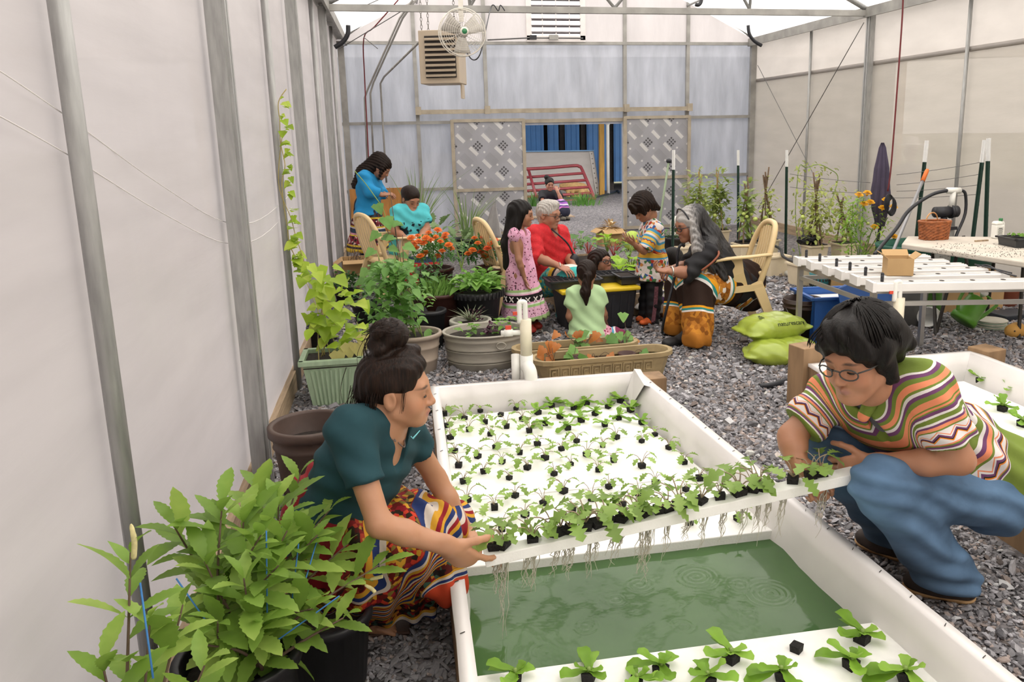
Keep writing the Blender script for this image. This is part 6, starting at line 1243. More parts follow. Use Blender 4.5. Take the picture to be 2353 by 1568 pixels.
# ================================================================ centre bed with vegetables and boxes
CARD = M('cardboard', 'bc9a6c', .85, .08, 5); CARDD = M('cardboard_inside', 'a5855a', .9, .1, 5)
def carton(label, c, d, rz, flaps=(1, 1, 1, 1), ang=.9, name='cardboard_box', group='cardboard boxes', filled=None):
    T = thing(name, label, 'box', c, group); c = Vector(c); R = Rz(rz); L, W, H = d; t_ = .006
    for nm, sx, sy in (('side_panel', 0, -1), ('side_panel', 0, 1), ('end_panel', -1, 0), ('end_panel', 1, 0)):
        mb = MB(); mb.box(c + R @ V(sx * (L / 2 - t_ / 2), sy * (W / 2 - t_ / 2), H / 2), (t_ if sx else L, t_ if sy else W - 2 * t_, H), R); obj(nm, mb, CARD, T)
    mb = MB(); mb.box(c + V(0, 0, .006), (L - .01, W - .01, .006), R); obj('bottom_panel', mb, CARDD, T)
    for k, (sx, sy) in enumerate(((0, -1), (0, 1), (-1, 0), (1, 0))):
        if not flaps[k]: continue
        a = ang * flaps[k]; o = V(sx * L / 2, sy * W / 2, H); out = V(sx * math.cos(a), sy * math.cos(a), math.sin(a)); l = L if sy else W; fw = W * .48 if sy else W * .42; lat = V(1, 0, 0) if sy else V(0, 1, 0)
        mb = MB(); p = [o - lat * l / 2, o + lat * l / 2, o + lat * l / 2 + out * fw, o - lat * l / 2 + out * fw]; mb.poly([c + R @ q_ for q_ in p], R @ lat.cross(out), .005); obj('flap', mb, CARD, T)
    return T
bc = V(2.05, 8.6, 0); T = thing('raised_bed', 'low timber raised bed full of chard, kale and lettuce behind the tote', 'garden bed', bc)
BW, BL, BH = 1.25, 2.6, .22; RB = Rz(.12)
for a, b in ((V(-BW / 2, -BL / 2, 0), V(BW / 2, -BL / 2, 0)), (V(BW / 2, -BL / 2, 0), V(BW / 2, BL / 2, 0)), (V(BW / 2, BL / 2, 0), V(-BW / 2, BL / 2, 0)), (V(-BW / 2, BL / 2, 0), V(-BW / 2, -BL / 2, 0))): mb = MB(); mb.bar(bc + RB @ a + V(0, 0, BH / 2), bc + RB @ b + V(0, 0, BH / 2), .04, BH); obj('side_board', mb, LUMBER, T)
mb = MB(); mb.box(bc + V(0, 0, BH - .05), (BW, BL, .06), RB); obj('soil', mb, SOILM, T)
CHARD = leafmat('chard_leaf', '5f8a44', '86a862', .3, .3); RSTEM = M('red_stem', 'b04a44', .5, .2)
def veg(name, label, px, py, z, n, me, ls, h, lean, stemm=None, seed=1, Y=None):
    c = G(px, py, z); T = thing(name, label, 'plant', c, 'vegetables in the raised bed'); rr = random.Random(seed)
    for i in range(n):
        a = 2.4 * i + rr.random() * .5; d = V(math.cos(a), math.sin(a), 0); tip = c + d * lean * rr.uniform(.4, 1) + V(0, 0, h * rr.uniform(.4, 1)); mb = MB(True); mb.tube(bez([c, c.lerp(tip, .5) + V(0, 0, .02), tip], 3), .005, 5); obj('stalk', mb, stemm or STEMG, T); leaf(T, me, tip, d + V(0, 0, rr.uniform(-.2, .8)), (0, 0, 1), ls * rr.uniform(.7, 1.1))
LBIG = leafmesh('leaf', 'oval', .16, .06, CHARD, .2, .35, 8); LLIME = leafmesh('leaf', 'lettuce', .17, .085, leafmat('lime_lettuce', 'a3d038', 'c0e05a', .2, .45), .3, .3, 8, 1); LFR = leafmesh('leaf', 'lobed', .14, .05, CHARD, .25, .35, 10)
for i, (nm, lb_, px, py, me, n, ls, h, ln, sm) in enumerate((('chard', 'red stemmed chard in the raised bed beside the elder in red', 1312, 600, LBIG, 10, .9, .26, .1, RSTEM), ('chard', 'green chard near the bed edge board', 1335, 575, LBIG, 9, .9, .22, .1, None), ('chard', 'red stemmed chard at the bed end beyond the elder', 1352, 590, LFR, 9, .9, .24, .1, RSTEM), ('kale_plant', 'frilly kale between the chard and the lettuce', 1410, 590, LFR, 11, .9, .2, .11, RSTEM), ('lettuce_plant', 'bright lime lettuce directly behind the girl in glasses', 1425, 640, LLIME, 12, 1.0, .16, .1, None), ('lettuce_plant', 'bright lime lettuce beside the boy\'s shirt', 1450, 625, LLIME, 11, .95, .16, .1, None), ('lettuce_plant', 'lime lettuce leaf showing between the girl in glasses and the carton', 1395, 585, LLIME, 8, .9, .24, .07, None), ('kale_plant', 'grey green kale at the bed edge under the boy\'s hands', 1445, 600, LFR, 10, .85, .18, .1, None))): veg(nm, lb_, px, py, .18, n, me, ls, h, ln, sm, i)
carton('open carton stuffed with dry corn husks behind the raised bed', G(1400, 563), (.34, .26, .26), .15, (1, 1, 1, 1), -.5)
HUSK = M('dry_husk', 'c8a878', .8, .3, 8, trans=.2); mb = MB(); c = G(1400, 563) + V(0, 0, .27); rr = random.Random(2)
for i in range(60): d = rdir(rr, -.1, 1); mb.grid(lambda u, v_: c + d * (.05 + .16 * u) + d.cross(V(.3, .2, 1)).normalized() * .03 * (v_ - .5) * math.sin(3.1 * min(1, u + .1)) - V(0, 0, .06 * u * u), 3, 1)
tag(obj('corn_husks', mb, HUSK), 'heap of dry corn husks sticking out of the carton', 'husks', kind='stuff')
mb = MB(True); mb.ell(G(1404, 563) + V(0, 0, .33), (.05, .05, .045)); tag(obj('white_gourd', mb, M('cream_gourd', 'e2d3b2', .6, .1)), 'cream round gourd resting on the husks in the carton', 'gourd')
mb = MB(True); p_ = G(1452, 575); cloth('soil_bag_lime', [ell(p_ + V(0, 0, .14), (.14, .1, .15), None, .05), ell(p_ + V(.08, 0, .09), (.1, .1, .1), None, .05)], M('lime_bag', 'b4cf52', .4, .2, 8, .3), None, .014); o = bpy.data.objects['soil_bag_lime']; o.name = 'plastic_sack'; tag(o, 'crumpled lime green plastic sack beside the carton of husks', 'sack')
# left side box, ply board, white sheet
carton('open cardboard box of dry twigs by the left film wall below the standing woman', V(-.48, 9.7, .16), (.38, .32, .18), .1, (.2, 1, 1, .4), -.6)
mb = MB(True); mb.lathe([(.17, 0), (.2, .15), (.19, .15), (.17, .02)], V(-.52, 9.7, 0), 24); tag(obj('white_tub', mb, PVC), 'low white tub under the cardboard box by the film wall', 'tub')
mb = MB(True); strands(mb, [V(-.55, 9.7, .25), V(-.5, 9.7, .42)], 26, .07, .004, 4, 2); tag(obj('dry_twigs', mb, WOODY), 'dry twigs sticking out of the cardboard box by the wall', 'twigs', kind='stuff')
a, b = J(802, 436, 13.6), J(925, 436, 13.6); mb = MB(); mb.box(V((a.x + b.x) / 2, 13.7, a.z / 2), (b.x - a.x, .03, a.z), Rx(-.05)); tag(obj('plywood_board', mb, wood('golden_ply', 'a8743a', (10, 10, 1.5), .3)), 'golden brown plywood board leaning on the back wall behind the standing woman', 'board')
mb = MB(True); q = [J(1137, 452, 12.8), J(1125, 500, 12.7), J(1112, 535, 12.6)]; 
T = None; tip, l_, r_ = J(1137, 455, 12.8), G(1104, 552), G(1154, 552)
mb.grid(lambda u, v_: tip.lerp(l_.lerp(r_, v_), u) + V(0, .05 * math.sin(v_ * 12) * u, 0), 8, 16); o = obj('fleece_sheet', mb, M('white_fleece', 'e8e6e4', .8, .05, trans=.3)); tag(o, 'white fleece sheet hanging in a cone before the printed door', 'cloth'); sm = o.modifiers.new('s', 'SOLIDIFY'); sm.thickness = .003
# ================================================================ soil bags
def bag(label, c, d, rz, tilt=0):
    c = Vector(c); R = np.array(Rz(rz) @ Ry(tilt)); L, W, H = d; T = thing('soil_bag', label, 'bag', c, 'bags of potting soil'); P = lambda x, y, z: A(c) + R @ A((x, y, z))
    pr = [ell(P(sx * L * .24, sy * W * .22, H * .5), (L * .30, W * .33, H * .52), R, .06) for sx in (-1, 0, 1) for sy in (-1, 1)] + [cap(P(sx * L * .5, -W * .40, H * .45), P(sx * L * .5, W * .40, H * .45), .05, k=.06, fl=(R[:, 2], .22)) for sx in (-1, 1)] + [cut(P(0, 0, .005), -R[:, 2])]
    t = MATS.get('lime_bag_print')
    sk = cloth('sack', pr, M('lime_bag_print', 'a2b444', .35, .16, 5, .3, 9, coat=.2), T, .012, folds=(.0022, (3, 1, 2), 24)); return T, P, sk
b1, P, sk1 = bag('lime green potting soil bag lying on top of the pile', G(1788, 822) + V(.02, .16, .125), (.47, .33, .17), .12, -.05); bag('lime green potting soil bag squashed under the top bag nearest the path', G(1778, 842) + V(.03, .12, 0), (.32, .3, .15), -.35); bag('lime green potting soil bag under the top bag near the bucket', G(1845, 835) + V(0, .16, 0), (.3, .28, .15), .2)
def text(s, loc, R, size, mat, parent, name='lettering', ext=.001):
    cu = bpy.data.curves.new(name, 'FONT'); cu.body = s; cu.size = size; cu.extrude = ext; cu.align_x = 'CENTER'; cu.materials.append(mat); o = bpy.data.objects.new(name, cu); COL.objects.link(o)
    m_ = R.to_4x4(); m_.translation = Vector(loc) - LOC[parent]; me = bpy.data.meshes.new_from_object(o.evaluated_get(bpy.context.evaluated_depsgraph_get())); bpy.data.objects.remove(o); me.materials.clear(); me.materials.append(mat); return link(name, me, parent, m_)
INK = M('dark_ink', '2e3a1e', .6, 0)
from mathutils.bvhtree import BVHTree
o = text('naturescare', Vector(P(.08, -.172, .088)), Rz(0), .052, INK, b1); o.matrix_basis = Matrix(); bv = BVHTree.FromPolygons([v.co for v in sk1.data.vertices], [list(p.vertices) for p in sk1.data.polygons])
rd = Rz(.12) @ V(1, 0, 0); ud = V(0, .35, .94); dd = Rz(.12) @ V(0, .85, -.5); b0_ = Vector(P(.07, -.13, .10)) - LOC[b1]
for v in o.data.vertices:
    q = b0_ + rd * v.co.x + ud * v.co.y; h_ = bv.ray_cast(q - dd * .4, dd); v.co = (h_[0] + h_[1] * (.002 + v.co.z)) if h_[0] else q
for i in range(5): mb = MB(); mb.box(Vector(P(-.10 + .01 * i, -.06 + .022 * i, .176)), (.10, .006, .002), Rz(.2)); obj('print_line', mb, INK, b1)
mb = MB(True); mb.lathe([(.001, .004), (.024, .002), (.026, 0)], Vector(P(.0, -.09, .170)), 14); obj('printed_roundel', mb, M('blue_ink', '5a7894', .6, 0), b1)
mb = MB(); mb.box(Vector(P(-.14, -.140, .11)), (.05, .004, .04), Rz(.1) @ Rx(-.5)); obj('barcode_patch', mb, M('pale_patch', 'c8cdb0', .6, .1), b1)
# ================================================================ bucket and blue bin
def bucket(name, label, c, r0, r1, h, mat, cat='bucket', handle=True, group=None):
    T = thing(name, label, cat, c, group); c = Vector(c); mb = MB(True); mb.lathe([(r0, 0), (r1 * .97, h * .8), (r1 * 1.03, h * .8), (r1 * 1.03, h * .83), (r1 * .98, h * .83), (r1 * .99, h * .9), (r1 * 1.05, h * .9), (r1 * 1.05, h * .93), (r1, h * .93), (r1 * 1.02, h), (r1 * .96, h), (r0 * .9, .03), (.001, .03)], c, 32); obj('shell', mb, mat, T)
    if handle: mb = MB(True); mb.tube([c + V(r1 * 1.05 * math.cos(a), -.03 - r1 * .9 * math.sin(a) ** .5 * .6, h * .82 - .14 * math.sin(a)) for a in np.linspace(0, math.pi, 12)], .0035, 5); obj('handle', mb, STEELW, T)
    return T
bucket('bucket', 'dark brown plastic bucket behind the soil bags', G(1840, 785), .125, .155, .37, M('dark_brown_plastic', '3a2a22', .45, .2, 6))
BLU = M('blue_plastic', '2f62ae', .45, .06, 5)
c = G(1935, 760); c = V(3.55, 6.0, 0); T = thing('blue_bin', 'blue plastic bin holding white material with its lid propped at the front', 'bin', c); R = Rz(-.1)
for sx, sy, l, w_ in ((0, -1, .62, .01), (0, 1, .62, .01), (-1, 0, .01, .42), (1, 0, .01, .42)): mb = MB(); mb.box(c + R @ V(sx * .305, sy * .205, .2), (l, w_, .40), R); obj('wall', mb, BLU, T)
mb = MB(); mb.box(c + V(0, 0, .02), (.6, .4, .02), R); obj('base', mb, BLU, T)
for sx, sy, l, w_ in ((0, -1, .68, .03), (0, 1, .68, .03), (-1, 0, .03, .45), (1, 0, .03, .45)): mb = MB(); mb.box(c + R @ V(sx * .32, sy * .22, .40), (l, w_, .02), R); obj('rim', mb, BLU, T)
mb = MB(); mb.box(c + V(0, 0, .32), (.58, .38, .06), R); obj('white_fill', mb, M('perlite', 'e9e7e4', .9, .05, 30, .5), T)
l0 = [J(px, py, Y) for px, py, Y in ((1925, 665, 5.72), (1945, 655, 5.75), (2020, 650, 5.72), (2042, 662, 5.7), (2095, 788, 5.5), (2060, 800, 5.45), (1950, 790, 5.5))]
mb = MB(); mb.poly(l0, V(0, 1, .3).normalized(), .02); o = bevel(obj('bin_lid', mb, BLU), .008); tag(o, 'large blue plastic lid leaning upright behind the man', 'lid')
# ================================================================ NFT channels on an aluminium frame
ALU = M('aluminium', 'b5b2ad', .4, .08, 5, metal=.6); CHW = M('white_channel', 'e6e3df', .4, .04, 6)
Zt = .75; ends = [((1832, 592), (2132, 586)), ((1862, 601), (2175, 597)), ((1900, 613), (2215, 606)), ((1930, 622), (2262, 615)), ((1965, 634), (2310, 626)), ((2002, 648), (2425, 641))]
T = thing('channel_table', 'aluminium framed stand under the white growing channels', 'stand', V(3.6, 5.2, 0))
for i, ((x0, y0), (x1, y1)) in enumerate(ends):
    a, b = G(x0, y0, Zt), G(x1, y1, Zt); C = thing('growing_channel', 'white hydroponic channel on the aluminium stand, %s from the soil bags side' % ORD[i], 'channel', a, 'white growing channels'); d = (b - a).normalized(); L = (b - a).length
    mb = MB(); mb.bar(a - V(0, 0, .028), b - V(0, 0, .028), .125, .056); bevel(obj('channel', mb, CHW, C), .006)
    mb = MB(); mb.bar(a - d * .012 - V(0, 0, .028), a + d * .012 - V(0, 0, .028), .135, .062); obj('end_cap', mb, CHW, C)
    for k in range(5): u = (k + 1.3) / 6; p = a + (b - a) * u; mb = MB(True); mb.lathe([(.001, .002), (.016, .002), (.017, 0)], p + V(0, 0, .0006), 10); obj('plant_hole', mb, M('hole_dark', '3a3632', .9, 0), C)
    for k in (-.035, 0, .035): mb = MB(); mb.bar(a + d.cross(V(0, 0, 1)) * k + V(0, 0, .001), b + d.cross(V(0, 0, 1)) * k + V(0, 0, .001), .004, .003); obj('ridge', mb, M('channel_ridge', 'c4c0bc', .5, 0), C)
    mb = MB(True); mb.tube([a + d * .07, a + d * .07 + V(0, 0, .05)], .011, 8); mb.ell(a + d * .07 + V(0, 0, .05), (.012, .012, .012), n=8, m=5); obj('drip_cap', mb, BLACKP, C)
zf = Zt - .075
q = [G(1840, 612, zf), G(2008, 668, zf), G(2410, 662, zf), G(2128, 606, zf)]
for i in range(4):
    mb = MB(); mb.bar(q[i], q[(i + 1) % 4], .03, .04); obj('top_rail', mb, ALU, T)
    b = q[i].copy(); b.z = 0; mb = MB(); mb.bar(b, q[i], .035, .035); obj('leg', mb, ALU, T)
for i in (1, 3, 0): a, b = q[i].copy(), q[(i + 1) % 4].copy(); a.z = b.z = zf - .09; mb = MB(); mb.bar(a, b, .022, .03); obj('lower_rail', mb, ALU, T)
carton('small open carton standing on the white growing channels', G(2068, 632, Zt + .004) + V(.0, .03, 0), (.17, .13, .115), -.32, (0, .9, 1, 1), .7)
mb = MB(True); mb.tube(bez([G(2245, 612, Zt + .01), G(2270, 610, Zt + .02), G(2300, 625, Zt + .01), G(2335, 635, Zt + .01)], 5), .006, 5); mb.tube(bez([G(2240, 608, Zt + .01), G(2285, 618, Zt + .015), G(2325, 628, Zt + .01)], 5), .005, 5); tag(obj('cable_tangle', mb, BLACKP), 'short tangle of black irrigation cable lying on the channels', 'cable')
# ================================================================ folding table with things on it
Zb = .78; FT = M('white_table_plastic', 'cfc6b8', .5, .14, 5)
tq = [G(2072, 560, Zb), G(2178, 575, Zb), G(2420, 612, Zb), G(2440, 545, Zb), G(2085, 543, Zb)]
T = thing('folding_table', 'off white folding table with soil crumbs, basket and trays by the right wall', 'table', V(4.8, 6.2, 0))
mb = MB(); mb.poly([p - V(0, 0, .045) for p in tq], (0, 0, 1), .045); bevel(obj('tabletop', mb, FT, T), .01)
for (px, py, Y), (px2, py2) in (((2140, 592, 6.2), (2150, 772)), ((2200, 600, 5.9), (2150, 770)), ((2285, 600, 5.9), (2265, 740)), ((2350, 615, 5.7), (2340, 780)), ((2210, 590, 6.6), (2235, 720))):
    a = J(px, py, Y); a.z = Zb - .05; b = G(px2, py2); mb = MB(True); mb.tube(bez([a, a.lerp(b, .5), b.lerp(a, .1), b], 4), .015, 7); obj('leg', mb, M('dark_leg', '3c3834', .5, .1, metal=.3), T)
mb = MB()
for i in range(260): p = G(random.uniform(2140, 2353), random.uniform(560, 592), Zb); mb.box(p + V(0, 0, .003), (random.uniform(.003, .008), .003, .003), Rz(random.random() * 3))
o = obj('soil_crumbs', mb, SOILM, T); o['kind'] = 'stuff'
# basket
c = G(2145, 550, Zb); T = thing('wicker_basket', 'reddish brown wicker basket with arched handle on the folding table', 'basket', c); WK = M('wicker', '9c5a30', .6, .35, 30); BLg, BWd, BHt = .25, .16, .155
def boval(a, z, k=1): return c + V((abs(math.cos(a)) ** .6) * math.copysign(1, math.cos(a)) * BLg / 2 * k, (abs(math.sin(a)) ** .6) * math.copysign(1, math.sin(a)) * BWd / 2 * k, z)
for j in range(11):
    z = .008 + j * .0135; mb = MB(True); k = .90 + .10 * j / 10; mb.tube([boval(a, z + .003 * math.sin(14 * a + j * 3.14), k + .022 * math.cos(14 * a + j * 3.14)) for a in np.linspace(0, 6.283, 56, endpoint=False)], .0078, 5, closed=True); obj('weave', mb, WK, T)
for i in range(28): a = 6.283 * i / 28; mb = MB(True); mb.tube([boval(a, 0, .9), boval(a, BHt - .005, 1.0)], .004, 4); obj('stake', mb, WK, T)
mb = MB(True); mb.tube([boval(a, BHt, 1.03) for a in np.linspace(0, 6.283, 40, endpoint=False)], .010, 6, closed=True); obj('rim', mb, WK, T)
mb = MB(True); mb.tube([c + V(-.03 + .07 * math.cos(a), .02 * math.cos(a), BHt + .075 * math.sin(a)) for a in np.linspace(0, math.pi, 14)], .006, 6); obj('handle', mb, M('pale_cane', 'c8935c', .6, .2), T)
mb = MB(); mb.box(c + V(0, 0, .02), (BLg * .8, BWd * .8, .02)); obj('base', mb, WK, T)
# pump with hose
c = J(2170, 487, 6.7); T = thing('water_pump', 'black water pump filter with white tee pipe above the basket', 'pump', c); mb = MB(True); mb.tube([c + V(-.10, 0, 0), c + V(.06, 0, 0)], .05, 18); mb.tube([c + V(.06, 0, 0), c + V(.075, 0, 0)], .065, 18); mb.tube([c + V(.075, 0, 0), c + V(.13, 0, 0)], .055, 18); obj('housing', mb, BLACKP, T)
mb = MB(True); mb.tube([c + V(.07, 0, .04), J(2191, 440, 6.7)], .026, 12); mb.tube([J(2176, 438, 6.7), J(2206, 438, 6.7)], .028, 12); obj('tee_pipe', mb, PVC, T)
mb = MB(True); mb.tube(bez([J(2176, 438, 6.7), J(2140, 448, 6.7), J(2090, 482, 6.7), J(2060, 525, 6.65), J(2030, 560, 6.6), J(2010, 585, 6.5)], 5), .017, 8); mb2 = obj('hose', mb, BLACKP, T)
mb = MB(True); mb.tube(bez([J(2206, 438, 6.7), J(2218, 445, 6.7), J(2218, 490, 6.7), J(2200, 535, 6.65), J(2190, 560, 6.6)], 5), .014, 8); obj('hose', mb, BLACKP, T)
mb = MB(True); mb.tube([c + V(0, 0, -.05), V(c.x, c.y, .80)], .03, 10); obj('stand_pipe', mb, BLACKP, T); mb = MB(); mb.box((c.x, c.y, .80), (.2, .14, .03)); obj('foot_plate', mb, BLACKP, T); mb = MB(); mb.box((c.x, c.y, .4), (.12, .12, .79)); obj('pedestal', mb, GALV2, T)
# jug and tray on the table
c = G(2291, 548, Zb); T = thing('chemical_jug', 'white plastic jug with green cap and printed label on the folding table', 'jug', c); mb = MB(); mb.box(c + V(0, 0, .06), (.085, .07, .12)); mb.box(c + V(-.01, 0, .135), (.06, .055, .03), None, 1.3); bevel(obj('bottle', mb, PVC, T), .012)
mb = MB(True); mb.tube([c + V(.02, 0, .15), c + V(.02, 0, .172)], .016, 12); obj('cap', mb, M('green_cap', '2f7a45', .5, 0), T)
mb = MB(True); mb.tube(bez([c + V(.03, 0, .14), c + V(.052, 0, .13), c + V(.05, 0, .07)], 5), .009, 6); obj('handle', mb, PVC, T)
mb = MB(); mb.box(c + V(-.005, -.037, .062), (.055, .002, .075)); lb_ = obj('label_panel', mb, M('jug_label', 'dcdcd4', .6, .05), T)
for k in range(6): mb = MB(); mb.box(c + V(-.005, -.0385, .09 - .010 * k), (.045 if k % 2 else .035, .001, .0035 if k else .006)); obj('print_line', mb, M('dark_ink2', '3a3a3a', .6, 0), lb_)
tray('black seed tray with sprouts on the folding table by the jug', G(2345, 568, Zb) + V(.12, .05, 0), .42, .26, -.1, 3, 2, True)
c = G(2345, 568, Zb) + V(.12, .08, .08); foliage(T, 'sprouts', LTS[0], [lmat(c + V(random.uniform(-.15, .18), random.uniform(-.1, .1), 0), rdir(random, .3, 1), (0, 1, 0), .5) for _ in range(60)]).parent = None; o = bpy.data.objects['sprouts']; o.location = LOC[T]; tag(o, 'tiny green sprouts in the tray at the table edge', 'sprouts', kind='stuff')
mb = MB(); mb.box(G(2255, 555, Zb) + V(0, 0, .006), (.13, .02, .012), Rz(.1)); tag(obj('wood_offcut', mb, LUMBER), 'small wood offcut lying beside the white jug', 'wood')
# green stock tank under the table
GT = M('dark_green_tank', '1f5a4a', .5, .1, 6); a = V(5.42, 7.35, 0); T = thing('stock_tank', 'dark green stock tank under the folding table', 'tank', a); mb = MB(True); mb.lathe([(.42, 0), (.5, .50), (.52, .52), (.53, .56), (.50, .56), (.47, .5), (.4, .05)], a, 36, None, 1.25, .8); obj('shell', mb, GT, T)
# under-table clutter
c = G(2085, 745); T = thing('dust_bin', 'grey plastic bin with green lid standing under the channel stand', 'bin', c); mb = MB(True); mb.lathe([(.13, 0), (.165, .40), (.17, .41), (.16, .41)], c, 26); obj('shell', mb, M('smoke_grey', '7c7c78', .4, .1), T); mb = MB(True); mb.lathe([(.178, .40), (.182, .42), (.17, .44), (.001, .45)], c, 26); obj('lid', mb, M('green_lid', '3d9a4c', .5, .05), T)
c = G(2128, 730); mb = MB(True); mb.lathe([(.10, 0), (.12, .1), (.12, .36), (.1, .4), (.001, .4)], c, 20); tag(obj('green_cylinder', mb, M('leaf_green_plastic', '4f8a2c', .5, .1)), 'upright green plastic container behind the grey bin', 'container')
carton('large closed carton on the gravel under the folding table', G(2190, 712) + V(.15, .1, 0), (.62, .4, .36), -.05, (0, 1, 0, 0), -.2)
# watering can
c = G(2215, 762); T = thing('watering_can', 'green plastic watering can lying tipped on the gravel', 'watering can', c); GC = M('can_green', '5f9a34', .4, .1, 5); ax = V(.55, .0, .70).normalized(); RW = frame(ax); Rm = Matrix((RW[1], RW[2], RW[0])).transposed(); o_ = c + V(-.03, 0, .09)
mb = MB(True); mb.lathe([(.001, 0), (.105, 0), (.112, .01), (.112, .05), (.104, .055), (.092, .20), (.088, .235), (.05, .25), (.001, .25)], o_, 28, Rm); obj('vessel', mb, GC, T)
p = lambda x, y, z: o_ + Rm @ V(x, y, z)
mb = MB(True); mb.tube(bez([p(-.02, .07, .235), p(-.02, .12, .27), p(-.01, .16, .22), p(0, .15, .12), p(0, .10, .05)], 5), .014, 8); obj('handle', mb, GC, T); mb = MB(True); mb.tube(bez([p(0, -.08, .06), p(.0, -.14, .16), p(.02, -.17, .30)], 5), [.022 - .0009 * i for i in range(11)], 8); obj('spout', mb, GC, T)
mb = MB(True); mb.lathe([(.001, .02), (.036, .0), (.034, -.01), (.012, -.05)], J(2262, 672, 5.9), 18, Rx(.6)); obj('rose', mb, PVC, T); mb = MB(True); mb.tube([p(.02, -.17, .30), J(2262, 675, 5.9)], .01, 6); obj('spout_tip', mb, GC, T)
# white pots tipped, plate stack, clog, tray
c = G(2140, 752); T = thing('pot_stack', 'white plastic pots nested and tipped on their side on the gravel', 'pots', c); dr = V(-.75, -.55, .12).normalized(); fr_ = frame(dr); Rm = Matrix((fr_[1], fr_[2], fr_[0])).transposed()
for k in range(3): mb = MB(True); mb.lathe([(.055, 0), (.085, .14), (.09, .142), (.09, .155), (.082, .155), (.05, .01), (.001, .01)], c + V(.07, .06, .085) - dr * (.03 - .035 * k) * 1.0, 24, Rm); obj('white_pot', mb, PVC, T)
c = G(2275, 755); T = thing('saucer_stack', 'stack of pale plastic saucers on the gravel by the watering can', 'saucers', c)
for k in range(6): mb = MB(True); mb.lathe([(.10, 0), (.13, .016), (.125, .02), (.001, .012)], c + V(.004 * (k % 3), 0, .012 * k), 24); obj('saucer', mb, M('saucer_cream' if k % 2 else 'saucer_green', 'd6d2c4' if k % 2 else 'a9bba8', .5, .05), T)
c = G(2335, 775); T = thing('clog', 'mustard yellow rubber clog lying on the gravel at the frame edge', 'shoe', c); YC = M('mustard_rubber', 'c8964a', .6, .08)
cloth('upper', [cap(c + V(-.06, -.02, .06), c + V(.0, 0, .065), .06, .062, .04), cap(c + V(0, 0, .05), c + V(.14, .05, .04), .05, .045, .04), ell(c + V(.09, .03, .10), (.07, .045, .06), None, .02, 's'), cut((0, 0, .012), (0, 0, -1))], YC, T, .007)
for k in range(5): mb = MB(True); mb.ell(c + V(-.085 + .022 * k, -.075 + .006 * k, .075 - .006 * (k % 2)), (.007, .006, .007), n=8, m=5); obj('vent_hole', mb, HBD, T)
c = G(2318, 738); mb = MB(); mb.box(c + V(.1, .1, .03), (.34, .24, .05), Rz(.1)); tag(bevel(obj('ribbed_tray', mb, M('navy_tray', '2a3038', .5, .2)), .01), 'dark navy ribbed tray on the gravel behind the clog', 'tray')
c = G(2330, 720); T = potted('empty_clay_pot', 'stacked reddish clay pots on the gravel under the table', c + V(.15, .3, 0), .1, .14, .26, M('red_clay', '8a4a34', .8, .15), rings=(.16,)); T['category'] = 'pot'
# PVC stand pipes
def standpipe(label, base, s, out):
    T = thing('stand_pipe', label, 'pipe', base, 'white stand pipes'); b = Vector(base); CR = M('cream_pvc', 'e4dcc4', .4, .04)
    mb = MB(True); mb.tube([b, b + V(0, 0, .30)], .040, 16); obj('lower_pipe', mb, PVC, T); mb = MB(True); mb.tube([b + V(0, 0, .30), b + V(0, 0, .52)], .036, 16); obj('sleeve', mb, CR, T)
    mb = MB(True); mb.tube(bez([b + V(0, 0, .48), b + V(0, 0, .60), b + V(-.005, 0, .625), b + V(-.03, 0, .625), b + V(-.035, 0, .60), b + V(-.035, 0, .5)], 4), .016, 10); obj('gooseneck', mb, PVC, T)
    mb = MB(True); mb.tube([b + V(-.035, -.0, .44), b + V(-.15, -.0, .445)], .016, 10); mb.tube([b + V(-.08, 0, .443), b + V(-.13, 0, .443)], .023, 10); v_ = obj('valve', mb, PVC, T); mb = MB(); mb.box(b + V(-.105, 0, .475), (.035, .012, .025)); obj('valve_handle', mb, M('red_handle', 'd24a34', .5, 0), v_); mb = MB(); mb.box(b + V(-.06, 0, .56), (.03, .012, .02)); obj('valve_handle', mb, M('red_handle', 'd24a34', .5, 0), v_)
    mb = MB(True); mb.tube([b + V(-.065, .02, -.0), b + V(-.065, .02, .30)], .026, 12); obj('side_pipe', mb, PVC, T)
    if out: mb = MB(True); mb.tube(bez([b + V(0, 0, .22), b + V(.0, -.05, .235), b + V(.008, -.09, .21), b + V(.01, -.10, .12)], 5), .040, 14); obj('outlet_elbow', mb, PVC, T)
b = J(1212, 880, 4.68); b.z = .13; standpipe('white pvc stand pipe with elbow outlet over the far liner of the first pond', V(b.x, 4.69, .13), 1, True); standpipe('white pvc stand pipe behind the man\'s hair at the second pond', V(J(2060, 780, 4.62).x, 4.62, .13), 1, False)
for o in [o for o in bpy.data.objects if o.name.startswith('stand_pipe')]:
    mb = MB(True); b = o.location; mb.tube([V(b.x, b.y, 0), V(b.x, b.y, .14)], .045, 14); obj('floor_stub', mb, PVC, o)
mb = MB(True); mb.tube(bez([G(1745, 888, .02), G(1775, 885, .02), G(1805, 876, .02), G(1830, 872, .02)], 4), .02, 8); tag(obj('black_hose', mb, BLACKP), 'short black hose end lying on the gravel beside the timber post', 'hose')
